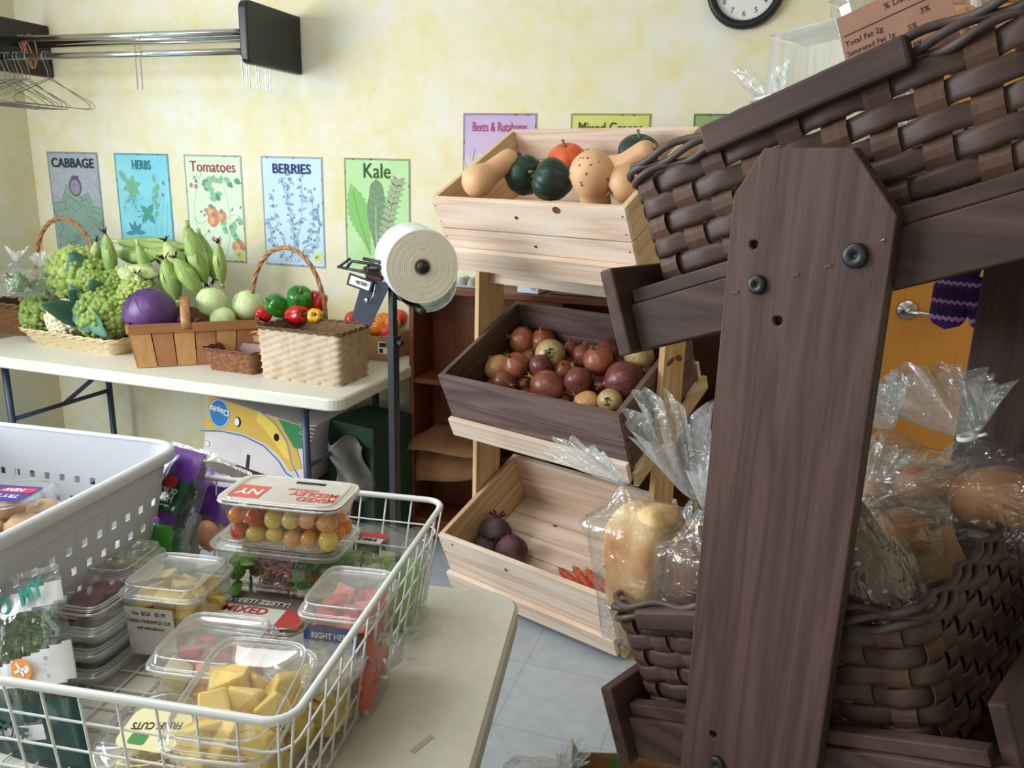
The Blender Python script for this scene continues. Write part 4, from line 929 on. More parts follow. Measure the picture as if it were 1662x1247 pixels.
c = PV(1533, 535, BRF, .625); MT = BRF @ T(c.x, .625, c.z)
mt = thing('knitted_mitten', 'striped purple knitted mitten hanging behind the bakery rack', 'mitten', MT)
m = MB()
def mit(u, v):
    t = 2 * PI * u; z = .2 * v; w = .027 * (1 if v > .13 else math.sqrt(max(0, 1 - (1 - v / .13) ** 2))) + .012 * v; d = .012 + .002 * v
    return (w * math.cos(t) + .012 * v, d * (w / .03 + 1e-6) ** .5 * math.sin(t), z)
m.grid(mit, 28, 24, cu=True)
def thb(u, v):
    t = 2 * PI * u; w = .015 * (1 if v > .18 else math.sqrt(max(0, 1 - (1 - v / .18) ** 2))) + .006 * v; return (.053 - .022 * v + w * math.cos(t), .010 * (w / .013 + 1e-6) ** .5 * math.sin(t), .004 + .085 * v)
m.grid(thb, 20, 14, cu=True)
part('knit_body', m, M_knit, mt, smooth=True)
part('hanging_loop', MB().tube([(.012, 0, .2), (.012, -.03, .235), (.012, -.045, .245)], .002, 6), M_knit, mt)

# ---- bottom of the picture: bag of rolls and a kraft sack on the floor
p = P(1010, 1248, .44)
KB = T(p.x + .03, p.y, 0) @ RZ(12)
ks = thing('paper_sack', 'brown kraft paper sack standing on the floor, its open top showing', 'paper bag', KB)
def sack(u, v):
    pts = rrect(.24, .15, .012, 3); i = int(round(u * len(pts))) % len(pts); x, y = pts[i]; k = 1 + .03 * math.sin(i * 1.7 + v * 9)
    return (x * k, y * k, .43 * v + (.02 * math.sin(i * 1.1) if v > .95 else 0))
part('paper', MB().grid(sack, 16, 10, cu=True).box(-.115, .115, -.07, .07, .001, .003), pm('kraft_paper', (188, 150, 108), (172, 132, 92), scale=12, rough=.9, bump=.3), ks, solid=.001)
lf = MB(); rr = random.Random(4)
for k in range(6): lf.leaf(.06, .03, .25, .2, M=T(rr.uniform(-.07, .07), rr.uniform(-.04, .04), .392) @ RZ(rr.uniform(0, 360)) @ RY(-50), ruffle=.004)
single('lettuce_bunch', lf, pm('lettuce_leaf', (96, 140, 58), (64, 106, 44), scale=20, rough=.5), 'bunch of green leaves poking out of the kraft sack', 'greens', KB, smooth=True)
p = P(915, 1262, .40); RB = T(p.x - .01, p.y - .02, 0)
bx = MB(); bx.box(-.14, .14, -.1, .1, 0, .31)
single('cardboard_carton', bx, M_kraft, 'plain cardboard carton on the floor under the bag of rolls', 'carton', RB, bevel=.003)
for dx, r, lab in ((-.05, .045, 'left'), (.045, .05, 'right')): roll('golden roll at the %s in the bag at the bottom edge' % lab, RB @ T(dx, 0, .312 + r * .72), r, group='rolls in the floor bag')
bag('clear bag of rolls at the bottom edge, its twisted end upright', RB @ T(0, 0, .311), .105, .065, .085, 21, nl=.03, fl=.05, fr=.03, bend=(.02, 0), tie=False)

# ---------------------------------------------------------------- bookcase behind the display rack
M_bk = wood('red_brown_bookcase', (118, 66, 40), (100, 54, 32), (82, 42, 25), axis='x', bump=.06, rings=False, rough=.45)
M_bkz = wood('red_brown_bookcase_side', (118, 66, 40), (100, 54, 32), (82, 42, 25), axis='z', bump=.06, rings=False, rough=.45)
BX0, BX1, BY0, BY1 = -1.335, -.06, 2.835, 3.035
zt = PY(742, 470, BY0).z; z1 = PY(690, 616, BY0).z; z2 = PY(716, 760, BY0).z
bc = thing('bookcase', 'low red brown bookcase behind the pine display rack', 'bookcase', T(BX0, BY0, 0))
w_, d_ = BX1 - BX0, BY1 - BY0
part('top', MB().box(-.01, w_ + .01, -.01, d_, zt - .022, zt), M_bk, bc, bevel=.002)
for x in (0, .60, w_ - .02): part('side_panel', MB().box(x, x + .02, 0, d_, 0, zt - .0225), M_bkz, bc, bevel=.001)
for a, b in ((.0205, .5995), (.6205, w_ - .0205)):
    for z in (z1, z2, .09): part('shelf', MB().box(a, b, .004, d_ - .012, z - .02, z), M_bk, bc, bevel=.001)
    part('plinth', MB().box(a, b, .01, .028, 0, .069), M_bk, bc)
    part('back_panel', MB().box(a, b, d_ - .01, d_ - .003, .02, zt - .0225), M_bkz, bc)
# jar
p = P(719, 592, z1); JR = .5 * 43 / FPX * (p - EYE).dot(cF)
M_jar = film('jar_glass', tint=(226, 234, 236), gloss=.08, edge=.6, rough=.04)
j = thing('glass_jar', 'glass jar of paper slips labelled TABLE TOPICS on the bookcase shelf', 'jar', T(p.x, p.y, z1) @ RZ(8))
Hj = JR * 3.5
part('glass', MB().lathe(spoly([(JR * .9, 0), (JR, .006), (JR, Hj * .62), (JR * .92, Hj * .74), (JR * .62, Hj * .83), (JR * .6, Hj * .97), (JR * .64, Hj)], 4), 32), M_jar, j, smooth=True)
part('lid_ring', MB().lathe([(JR * .66, Hj * .9), (JR * .66, Hj * 1.0), (0, Hj * 1.005)], 28), pm('dull_tin', (120, 122, 126), rough=.35, metal=.8), j, smooth=True, label='grey metal lid')
lab = part('paper_label', MB().grid(lambda u, v: (JR * 1.01 * math.cos(PI * (1.02 + .96 * u)), JR * 1.01 * math.sin(PI * (1.02 + .96 * u)), Hj * (.2 + .4 * v)), 24, 2), pm('cream_label', (222, 210, 176), rough=.8), j, label='cream handwritten label')
for s, z in (('TABLE', .47), ('TOPICS', .3)):
    for k, ch in enumerate(s):
        a = math.radians(270 + (k - (len(s) - 1) / 2) * (21 if len(s) == 6 else 23)); rr_ = JR * 1.018
        text('letter', ch, JR * .52, M_ink, lab, T(rr_ * math.cos(a), rr_ * math.sin(a), Hj * z) @ RZ(math.degrees(a) + 90) @ RX(90), bold=.0004, ext=.0001)
sl = MB(); rr = random.Random(2)
for k in range(60): sl.box(-.012, .012, -.004, .004, -.0004, .0004, M=T(rr.gauss(0, JR * .3), rr.gauss(0, JR * .3), rr.uniform(.008, Hj * .55)) @ Euler((rr.uniform(0, 3), rr.uniform(0, 3), rr.uniform(0, 3))).to_matrix().to_4x4())
o = single('paper_slips', sl, pm('paper_slip', (216, 216, 210), rough=.8), 'folded white paper slips inside the glass jar', 'paper slips', T(p.x, p.y, z1)); o['kind'] = 'stuff'
# kraft bags sagging out of the middle shelf
M_kb = pm('old_kraft_bag', (138, 96, 62), (116, 78, 50), scale=9, rough=.85, bump=.15)
def sag(label, x0, x1, yb, z, droop, out, seed):
    rr = random.Random(seed)
    def fn(u, v):
        y = .18 - (.18 + out) * v; s = max(0, (v - .45) / .55)
        return (x0 + (x1 - x0) * u + .02 * math.sin(v * 4 + seed), y, z - droop * s * s * (1 - .55 * u) + .012 * math.sin(u * 5 + seed) * v + .006 * math.sin(v * 9))
    o = single('paper_bag', MB().grid(fn, 16, 18), M_kb, label, 'paper bag', T(BX0, BY0, 0), 'flat paper bags in the bookcase', smooth=True, solid=.003); return o
sag('flat brown paper bag drooping widest over the middle shelf edge', .03, .40, 0, z2 + .125, .06, .05, 1)
sag('flat brown paper bag with a long sagging front corner', .04, .40, 0, z2 + .085, .16, .02, 2)
sag('flat brown paper bag lowest in the shelf stack', .09, .56, 0, z2 + .03, .01, -.03, 4)
sag('flat brown paper bag lying in the middle of the shelf stack', .10, .55, 0, z2 + .055, .02, -.04, 6)
# on the top
p = PY(842, 476, BY0 + .05)
single('white_box', MB().box(0, .085, 0, .13, 0, .045), pm('white_card', (206, 212, 214), rough=.6), 'small white box with a blue mark on the bookcase top', 'box', T(p.x, p.y - .02, zt + .001) @ RZ(-6), bevel=.002)
w = bpy.data.objects['white_box']; part('blue_mark', MB().lathe([(0, 0), (.012, 0), (.012, .0006), (0, .0006)], 18, M=T(.066, -.0003, .023) @ RX(90)), pm('blue_ink', (120, 160, 200), rough=.6), w)
single('grey_board', MB().box(0, .26, 0, .15, 0, .028), pm('grey_card', (120, 112, 104), (134, 126, 118), scale=20, rough=.8), 'flat grey brown box beside the white one on the bookcase', 'box', T(p.x + .12, p.y + .01, zt + .001) @ RZ(-4), bevel=.003)
p = PY(758, 466, BY0 + .08)
ec = MB()
for i in range(4):
    for k in range(2): ec.lathe(spoly([(.022, 0), (.02, .02), (.012, .034), (0, .036)], 3), 10, M=T(i * .042, k * .045, 0))
ec.box(-.022, .148, -.022, .067, 0, .006)
single('egg_carton', ec, pm('grey_pulp', (166, 164, 162), (148, 146, 144), scale=60, rough=.9), 'grey pulp egg carton on the left end of the bookcase top', 'egg carton', T(p.x - .02, p.y, zt + .001), smooth=True)

# ---------------------------------------------------------------- bag stand with twist tie dispenser
SY = 2.08; b0 = PY(640, 700, SY); SX = b0.x
Sz = lambda py: PY(640, py, SY).z
st = thing('bag_stand', 'black pole stand holding a roll of clear produce bags', 'bag stand', T(SX, SY, 0) @ RZ(-16))
part('pole', MB().box(-.0125, .0125, -.0125, .0125, 0, Sz(560), ), M_blackp, st, bevel=.002)
part('pole', MB().box(-.0095, .0095, -.0095, .0095, Sz(560) - .1, Sz(455)), M_blackp, st, bevel=.002)
part('clamp_collar', MB().box(-.016, .016, -.016, .016, Sz(565), Sz(545)).lathe([(.009, 0), (.009, .02), (0, .02)], 10, M=T(.016, 0, Sz(555)) @ RY(90)), M_blackp, st, bevel=.001)
part('base', MB().lathe([(.16, 0), (.16, .012), (.03, .02), (.02, .05), (0, .05)], 36), M_blackp, st, smooth=True)
zr = PY(683, 430, SY).z
RD = .5 * 121 / FPX * (PY(683, 430, SY) - EYE).dot(cF)          # roll radius
SI = T(SX, SY, 0) @ RZ(-16); c = PY(648, 424, SY + .05)
AX = (Vector((.60, -.77, -.05))).normalized()                     # roll axis, towards the camera and to the right
RM = T(c.x + .052, c.y, c.z) @ AX.to_track_quat('Z', 'Y').to_matrix().to_4x4()
M_film = pm('stacked_bag_film', (214, 222, 226), (232, 236, 238), scale=30, rough=.35, bump=.3, bscale=20, stretch=(1, 1, .2), sss=.2)
M_filmend = pm('film_roll_end', (242, 231, 210), (244, 235, 216), scale=40, rough=.55)
rl = thing('bag_roll', 'big white roll of clear produce bags on the black stand', 'bag roll', RM, None)
part('film_roll', MB().lathe([(.028, -.085), (RD * .97, -.085), (RD, -.075), (RD, .075), (RD * .985, .078)], 56, lobe=lambda a, z: 1 + .006 * math.sin(9 * a + z * 60)), M_film, rl, smooth=False)
e = MB()
for k in range(14):
    r0 = .024 + (RD * .985 - .024) * k / 14; r1 = .024 + (RD * .985 - .024) * (k + 1) / 14; zz = .0848 + .0004 * (k % 3)
    e.lathe([(r0, .07), (r0, zz), (r1 - .0006, zz), (r1 - .0006, .07)], 48)
part('roll_end', e, M_filmend, rl, label='cream end face of the roll')
part('core', MB().lathe([(.0235, -.086), (.0235, .084), (.018, .084), (.018, -.086)], 28), M_kraft, rl, smooth=True)
def tailf(u, v):
    a = math.radians(-62 - 62 * v); r = RD * (1.03 + .20 * math.sin(PI * v) ** .8); return (r * math.cos(a), r * math.sin(a), -.08 + .16 * u)
yd = (RM.to_3x3().inverted() @ Vector((0, 0, -1))); down = math.degrees(math.atan2(yd.y, yd.x))
def tail(u, v):
    s = math.sin(PI * min(1, v * 1.02)); a = math.radians(down + 78 - 120 * v); r = RD * (1.01 + .36 * s ** 1.4 * (.6 + .4 * v)); return (r * math.cos(a), r * math.sin(a), -.078 + .155 * u + .012 * math.sin(v * 7))
part('loose_tail', MB().grid(tail, 8, 22), film('loose_bag_tail', gloss=.12, edge=.5, rough=.15, bump=.8, milk=.55, milkc=(226, 234, 240)), rl, smooth=True, label='loose end of clear bag hanging under the roll')
arm = MB(); Ri = SI.inverted()
pc = Ri @ RM.to_translation(); ax = Ri.to_3x3() @ AX
arm.tube([pc - ax * .11, pc + ax * .095], .0165, 14)
arm.tube([pc - ax * .11, (0, 0, Sz(462)), (0, 0, Sz(480))], .011, 10)
part('roll_arm', arm, M_blackp, st, smooth=True)
cr_ = MB(); q = pc + Vector((0, -.0, -RD - .022))
cr_.tube([q - ax * .09, q + ax * .08], .011, 10); cr_.tube([(0, 0, Sz(478)), q - ax * .03], .009, 8)
part('guide_bar', cr_, M_blackp, st, smooth=True)
# dispenser head: black plate hung from a bracket with a white sign
def SV(px, py, v=SY - .02): return Ri @ PY(px, py, v)
A, B_ = SV(585, 478), SV(628, 488); C_, D_ = SV(572, 520), SV(600, 529)
def plate(pts, t, mb=None):
    mb = mb or MB(); n = Vector((0, t, 0)); f = [tuple(p) for p in pts] + [tuple(Vector(p) + n) for p in pts]
    k = len(pts); return mb.add(f, [tuple(range(k - 1, -1, -1)), tuple(range(k, 2 * k))] + [(i, (i + 1) % k, k + (i + 1) % k, k + i) for i in range(k)])
dp = part('dispenser_plate', plate([SV(589, 452), SV(634, 460), SV(601, 529), SV(570, 518)], .003), pm('glossy_black_plate', (52, 58, 74), rough=.3), st)
sgn = part('sign_plate', plate([SV(567, 443, SY - .03), SV(606, 457, SY - .03), SV(600, 476, SY - .03), SV(562, 462, SY - .03)], .004), M_blackp, dp)
part('sign_face', plate([SV(570, 447, SY - .0305), SV(602, 459, SY - .0305), SV(598, 472, SY - .0305), SV(566, 460, SY - .0305)], .001), M_white, sgn, label='white sign lettered TWIST EASE')
a, b = SV(568, 453.5, SY - .031), SV(600, 465.5, SY - .031); x_ = (b - a).normalized(); z_ = Vector((x_.z * -1, 0, x_.x)).normalized(); y_ = x_.cross(z_)
ML = Matrix(((x_.x, z_.x, -y_.x * -1, (a.x + b.x) / 2), (x_.y, z_.y, -y_.y * -1, (a.y + b.y) / 2), (x_.z, z_.z, -y_.z * -1, (a.z + b.z) / 2), (0, 0, 0, 1)))
ML = Matrix(((x_.x, z_.x, 0, (a.x + b.x) / 2), (x_.y, z_.y, -1, (a.y + b.y) / 2 - .0012), (x_.z, z_.z, 0, (a.z + b.z) / 2), (0, 0, 0, 1)))
text('sign_lettering', 'TWIST EASE', .0145, M_ink, sgn, ML, sx=.62, bold=.0004)
ck_ = MB(); ck_.tube([SV(609, 461, SY - .03), SV(606, 480, SY - .035), SV(598, 492, SY - .03)], .0018, 6); ck_.lathe([(.008, 0), (.008, .004), (0, .004)], 14, M=Matrix.Translation(SV(595, 488, SY - .022)) @ RX(90))
part('cutter_pin', ck_, M_steel, dp, smooth=True)
br_ = MB()
for seg, r in (([(548, 433), (590, 442), (630, 452)], .004), ([(562, 436), (571, 424), (600, 428), (632, 437)], .0045), ([(552, 432), (568, 420)], .004), ([(590, 420), (628, 428), (634, 440), (630, 462)], .005), ([(598, 430), (598, 446)], .004), ([(592, 436), (622, 434), (628, 450)], .007)):
    br_.tube([SV(*q, SY - .02 - .01 * (i % 2)) for i, q in enumerate(seg)], r, 8)
part('tie_bracket', br_, M_blackp, st, smooth=True)
single('tie_spool', MB().lathe([(.004, -.008), (.026, -.008), (.026, .008), (.004, .008)], 24, M=T(*(SI @ SV(608, 447, SY + .0))) @ RX(90)), pm('rust_spool', (104, 54, 38), rough=.6), 'rust red spool of ties inside the dispenser head', 'tie spool', smooth=False)

# ---------------------------------------------------------------- folding table along the wall
M_top = pm('white_blow_moulded_top', (217, 214, 201), (211, 208, 194), scale=60, rough=.5, bump=.06, bscale=180)
M_leg = pm('blue_grey_steel', (58, 68, 90), rough=.4, metal=.3)
def folding_table(label, M, L, D_, legs=True, group='white folding tables'):
    th = thing('folding_table', label, 'table', M, group)      # origin: floor under the front left corner
    o = rrect(L, D_, .055, 6); m = MB()
    ring = [(1 - .012, .7352 - .0), (1, .732), (1, .70), (.99, .694)]
    vs = []
    for k, (dx, z) in enumerate(((.006, .74), (0, .733), (0, .70), (.008, .694))):
        vs += [(L / 2 + x * (1 - 2 * dx / L), D_ / 2 + y * (1 - 2 * dx / D_), z) for x, y in o]
    n = len(o); fs = [tuple(range(n)), tuple(3 * n + i for i in range(n - 1, -1, -1))]
    for k in range(3): fs += [(k * n + i, (k + 1) * n + i, (k + 1) * n + (i + 1) % n, k * n + (i + 1) % n) for i in range(n)]
    m.add(vs, fs); part('tabletop', m, M_top, th)
    for x, s in ((.2, 1), (L - .2, -1)):
        for y in (.1, D_ - .1): part('leg', MB().tube([(x, y, .695), (x, y, .06), (x, y + (.03 if y < .3 else -.03), .014)], .014, 12), M_leg, th, smooth=True)
        part('crossbar', MB().tube([(x, .13, .014), (x, D_ - .13, .014)], .013, 10), M_leg, th, smooth=True); part('crossbar', MB().tube([(x, .1, .44), (x, D_ - .1, .44)], .010, 10), M_leg, th, smooth=True)
        part('brace', MB().tube([(x, D_ * .5, .44), (x + s * .34, D_ * .5, .69)], .010, 10), M_leg, th, smooth=True)
    return th
FT0 = T(-1.335 - 1.83, 2.315, 0) @ RZ(-1.0)
folding_table('white folding table along the yellow wall, loaded with baskets of vegetables', FT0, 1.83, .72)

# ---------------------------------------------------------------- basketry
def fr(A, B):                                  # frame with origin A, x along A->B, z up; and the length
    A = Vector(A); B = Vector(B); d = B - A; return T(*A) @ RZ(math.degrees(math.atan2(d.y, d.x))), math.hypot(d.x, d.y)
def wicker(name, label, M, l, d, h, fl, rows, cols, amp, mats, r=.02, rim=.007, group=None, hole=False, cat='basket', inner=True, wallz=0):
    th = thing(name, label, cat, M, group); nu, nv = cols * 2, rows * 2
    def ring(t, n, s=0):
        pts = [(x * (l + 2 * fl * t - 2 * s) / l + l / 2, y * (d + 2 * fl * t - 2 * s) / d + d / 2, 0) for x, y in rrect(l, d, r, 5)]
        return resample(pts, n)[0]
    cache = [ring(j / nv, nu) for j in range(nv + 1)]
    def fn(u, v):
        i = int(round(u * nu)) % nu; j = int(round(v * nv)); q = cache[j]; tg = (q[(i + 1) % nu] - q[i - 1]).normalized()
        a = amp * math.cos(PI * i / 2) * math.cos(PI * j / 2) if (i % 2 == 0 and j % 2 == 0) else (-amp * .6 if j % 2 else 0)
        return q[i] + Vector((tg.y, -tg.x, 0)) * a + Vector((0, 0, h * v))
    part('woven_wall', MB().grid(fn, nu, nv, cu=True), mats[0], th, smooth=True)
    if inner:
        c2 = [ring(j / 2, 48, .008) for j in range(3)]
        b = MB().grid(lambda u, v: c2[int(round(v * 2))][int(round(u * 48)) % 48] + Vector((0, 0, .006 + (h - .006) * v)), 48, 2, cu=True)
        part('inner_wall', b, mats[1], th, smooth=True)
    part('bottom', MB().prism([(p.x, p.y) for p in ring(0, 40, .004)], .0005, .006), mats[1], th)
    R1 = ring(1, cols * 3); rm = MB()
    for k in range(2): rm.tube([p + Vector((0, 0, h + rim * .4 + rim * .7 * math.sin(i * .9 + k * PI))) + Vector((p.x - l / 2, p.y - d / 2, 0)).normalized() * rim * .6 * math.cos(i * .9 + k * PI) for i, p in enumerate(R1)], rim * .62, 6, closed=True)
    part('braided_rim', rm, mats[2] if len(mats) > 2 else mats[0], th, smooth=True)
    return th
def arch(th, x0, x1, y, z0, top, r, mat, label=None, tilt=0):    # twisted hoop handle
    pts = []; n = 60
    for k in range(n + 1):
        t = PI * k / n; pts.append(Vector(((x0 + x1) / 2 - (x1 - x0) / 2 * math.cos(t), y + tilt * math.sin(t), z0 + (top - z0) * math.sin(t) ** .75)))
    m = MB()
    for s in range(3):
        q = []
        for i, p in enumerate(pts):
            tg = (pts[min(n, i + 1)] - pts[max(0, i - 1)]).normalized(); a = Vector((0, 1, 0)); b = tg.cross(a); f = i * .55 + s * 2.094
            q.append(p + a * r * .55 * math.cos(f) + b * r * .55 * math.sin(f))
        m.tube(q, r * .62, 6)
    return part('hoop_handle', m, mat, th, smooth=True, label=label)
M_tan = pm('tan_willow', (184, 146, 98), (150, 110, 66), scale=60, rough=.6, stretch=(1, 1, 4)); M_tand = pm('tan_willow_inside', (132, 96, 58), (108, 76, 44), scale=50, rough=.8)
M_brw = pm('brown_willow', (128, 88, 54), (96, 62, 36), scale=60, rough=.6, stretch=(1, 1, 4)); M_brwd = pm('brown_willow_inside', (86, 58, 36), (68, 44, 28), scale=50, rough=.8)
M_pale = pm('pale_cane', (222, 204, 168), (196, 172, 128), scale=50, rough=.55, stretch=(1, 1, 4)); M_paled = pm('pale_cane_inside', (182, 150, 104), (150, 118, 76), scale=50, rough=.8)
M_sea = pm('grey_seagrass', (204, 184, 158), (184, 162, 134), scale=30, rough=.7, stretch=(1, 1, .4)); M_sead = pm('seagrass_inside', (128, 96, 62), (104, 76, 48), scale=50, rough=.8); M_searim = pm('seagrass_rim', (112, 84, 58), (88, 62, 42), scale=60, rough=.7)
M_red = pm('red_brown_rattan', (150, 96, 60), (112, 64, 38), scale=70, rough=.45); M_redd = pm('red_brown_rattan_rim', (118, 64, 40), (92, 46, 28), scale=60, rough=.4)
M_hoop = pm('hoop_willow', (186, 136, 92), (154, 104, 64), scale=60, rough=.5)
TZ = .7405
# square seagrass basket at the right front
M, l = fr(P(424, 613, TZ), P(552, 629, TZ))
wicker('square_basket', 'empty square seagrass basket at the right front of the wall table', M, l, .21, .188, .008, 15, 34, .0055, (M_sea, M_sead, M_searim), r=.012, rim=.006)
# small red brown basket
M, l = fr(P(341, 600, TZ), P(411, 609, TZ))
wicker('small_basket', 'small shallow red brown basket left of the square one', M @ T(0, 0, 0), l, .13, .082, .02, 8, 22, .003, (M_red, M_redd, M_redd), r=.012, rim=.005)
# tray of cauliflower
M_tray, l = fr(P(52, 557, TZ), P(186, 578, TZ)); TRL = l
wicker('cane_tray', 'pale cane tray heaped with cauliflower', M_tray, l, .24, .062, .035, 7, 34, .003, (M_pale, M_paled, M_pale), r=.03, rim=.007)
# splint market basket
M_spl1 = wood('pale_splint', (206, 160, 108), (192, 142, 90), (176, 124, 74), axis='z', rings=False, rough=.55, bump=.05)
M_spl2 = wood('tan_band', (168, 116, 74), (152, 102, 64), (136, 88, 54), axis='x', rings=False, rough=.55, bump=.05)
M_mk, l = fr(P(224, 598, TZ), P(398, 588, TZ)); l = max(l, .42); MKL = l
mk = thing('market_basket', 'wooden splint market basket with a hoop handle, holding cabbages', 'basket', M_mk); d = .22; h = .168; f = .024
w = MB(); n = 6
for k in range(n):
    x0, x1 = l * k / n + .002, l * (k + 1) / n - .002; s = 1 + 2 * f / l
    for y, o_ in ((0, -1), (d, 1)):
        mi = k % 2
        w.add([(x0, y, .002), (x1, y, .002), (l / 2 + (x1 - l / 2) * s, y + o_ * f, h), (l / 2 + (x0 - l / 2) * s, y + o_ * f, h), (x0, y + o_ * .003, .002), (x1, y + o_ * .003, .002), (l / 2 + (x1 - l / 2) * s, y + o_ * (f + .003), h), (l / 2 + (x0 - l / 2) * s, y + o_ * (f + .003), h)],
              [(0, 1, 2, 3), (7, 6, 5, 4), (0, 4, 5, 1), (2, 6, 7, 3), (1, 5, 6, 2), (0, 3, 7, 4)], mi)
for x, o_ in ((0, -1), (l, 1)):
    for k in range(4):
        y0, y1 = d * k / 4 + .002, d * (k + 1) / 4 - .002; s = 1 + 2 * f / d
        w.add([(x, y0, .002), (x, y1, .002), (x + o_ * f, d / 2 + (y1 - d / 2) * s, h), (x + o_ * f, d / 2 + (y0 - d / 2) * s, h), (x + o_ * .003, y0, .002), (x + o_ * .003, y1, .002), (x + o_ * (f + .003), d / 2 + (y1 - d / 2) * s, h), (x + o_ * (f + .003), d / 2 + (y0 - d / 2) * s, h)],
              [(0, 1, 2, 3), (7, 6, 5, 4), (0, 4, 5, 1), (2, 6, 7, 3), (1, 5, 6, 2), (0, 3, 7, 4)], k % 2)
part('splint_wall', w, [M_spl1, pm('tan_splint', (176, 122, 80), (160, 106, 66), scale=20, rough=.6)], mk)
bd = MB()
for g in (.0036, -.004):
    o = [(l / 2 + x, d / 2 + y) for x, y in rrect(l + 2 * f + 2 * g, d + 2 * f + 2 * g, .012, 4)]; nn = len(o)
    bd.add([(x, y, h - .03) for x, y in o] + [(x, y, h + .004) for x, y in o], [(i, (i + 1) % nn, nn + (i + 1) % nn, nn + i) for i in range(nn)])
part('rim_band', bd, M_spl2, mk, solid=.003)
part('bottom', MB().box(0, l, 0, d, .0005, .004), M_spl1, mk)
hp = MB().grid(lambda u, v: (l * .43 + (v - .5) * .035, d / 2 - (d / 2 + f + .006) * math.cos(PI * u), h - .02 + .10 * math.sin(PI * u) ** .7), 26, 2)
part('hoop_handle', hp, M_hoop, mk, solid=.004, smooth=True)
# corn basket behind
M_cb = T(*P(215, 520, TZ + .06)) ; M_cb.translation.z = TZ
q = P(218, 508, .84); M_corn = T(q.x, 2.66, TZ) @ RZ(-2); CBL = .46
wicker('corn_basket', 'brown willow basket full of corn behind the market basket', M_corn, CBL, .24, .13, .025, 9, 34, .004, (M_brw, M_brwd, M_tan), r=.04, rim=.009)
# pepper basket with hoop
q0, q1 = PY(406, 500, 2.74), PY(531, 510, 2.74)
M_pb = T(q0.x, 2.64, TZ) @ RZ(-1); PBL = q1.x - q0.x
pb = wicker('pepper_basket', 'round handled willow basket of peppers behind the square basket', M_pb, PBL, .2, .12, .01, 8, 30, .004, (M_tan, M_tand, M_hoop), r=.09, rim=.008)
arch(pb, .003, PBL - .003, .1, .11, PY(468, 402, 2.74).z - TZ, .0085, M_hoop, 'twisted willow hoop')
# handled basket at far left with bagged greens
q0, q1 = PY(57, 440, 2.86), PY(166, 440, 2.86)
M_hb = T(q0.x - .02, 2.76, TZ); HBL = q1.x - q0.x + .04
hb = wicker('handled_basket', 'willow basket with a tall hoop handle behind the cauliflower', M_hb, HBL, .2, .13, .01, 8, 30, .004, (M_brw, M_brwd, M_tan), r=.06, rim=.008)
arch(hb, .02, HBL - .02, .1, .12, PY(112, 355, 2.86).z - TZ, .009, M_hoop, 'twisted willow hoop')
q0 = P(62, 550, TZ)
M_lb = T(q0.x - .36, q0.y + .02, TZ) @ RZ(-1)
wicker('willow_hamper', 'coarse brown willow basket cut off at the left edge, filled with bagged greens', M_lb, .36, .26, .13, .02, 8, 28, .005, (M_brw, M_brwd, M_brw), r=.05, rim=.01)

# ---------------------------------------------------------------- vegetables on the wall table
def curd_mesh(name, seed, n1=70, n2=190):
    m = MB(); rr = random.Random(seed)
    m.ball(.86, 16, 10, mi=0)
    for n, r0, d0 in ((n1, .27, .80), (n2, .115, 1.0)):
        for i in range(n):
            z = 1 - 1.62 * (i + .5) / n; t = i * 2.39996 + rr.uniform(-.15, .15); q = math.sqrt(max(0, 1 - z * z)); k = d0 * (1 + .10 * noise.noise(Vector((q * math.cos(t) * 1.7, q * math.sin(t) * 1.7, z * 1.7 + seed))))
            r = r0 * rr.uniform(.75, 1.15); m.ball(r, 8, 6, M=T(k * q * math.cos(t), k * q * math.sin(t), k * z * .92))
    return m
M_curdg = pm('green_cauliflower_curd', (152, 172, 92), (124, 148, 68), scale=5, rough=.7, sss=.1)
M_curdl = pm('lime_cauliflower_curd', (178, 192, 112), (148, 170, 84), scale=5, rough=.7, sss=.1)
M_curdw = pm('white_cauliflower_curd', (232, 222, 194), (216, 202, 168), scale=5, rough=.7, sss=.1)
M_cleaf = pm('blue_green_cauliflower_leaf', (64, 110, 100), (88, 134, 112), scale=10, rough=.55, bump=.2)
CURD = {}
for k in range(3):
    for nm, mt_ in (('g', M_curdg), ('l', M_curdl), ('w', M_curdw)): CURD[nm, k] = curd_mesh('cauliflower_curd', k * 5 + 1).mesh('cauliflower_curd', mt_, True) if nm == 'g' else None
for k in range(3):
    for nm, mt_ in (('l', M_curdl), ('w', M_curdw)):
        me = CURD['g', k].copy(); me.materials.clear(); me.materials.append(mt_); CURD[nm, k] = me
def cauli(px, py, rp, y, kind, label, tip, leaves=((0, 1),), seed=0):
    c = PV(px, py, M_tray, y); c.z = max(c.z, .02); R = rp / FPX * (M_tray @ c - EYE).dot(cF)
    M = M_tray @ align(c, c + Vector(tip))
    th = thing('cauliflower', label, 'cauliflower', M, 'cauliflowers in the cane tray')
    link('curd', CURD[kind, seed % 3], th, SC(R))
    for a, s in leaves:
        m = MB().leaf(R * 1.9 * s, R * .95, .38, .22, 8, M=RZ(a) @ T(R * .55, 0, -R * .75) @ RY(-52), ruffle=R * .05)
        part('leaf', m, M_cleaf, th, smooth=True, solid=.0012)
    part('stalk', MB().lathe([(R * .35, -R * 1.05), (R * .5, -R * .6), (0, -R * .5)], 10), pm('pale_stalk', (206, 212, 170), rough=.6), th)
cauli(126, 446, 46, .17, 'l', 'lime green cauliflower topmost of the tray heap', (-.3, -.35, .85), ((200, .8), (20, .8), (300, .7)), 0)
cauli(74, 508, 37, .09, 'g', 'green cauliflower at the left end of the tray', (-.45, -.5, .6), ((215, .5),), 1)
cauli(112, 520, 33, .05, 'w', 'white cauliflower in the front of the tray', (-.2, -.8, .3), (), 2)
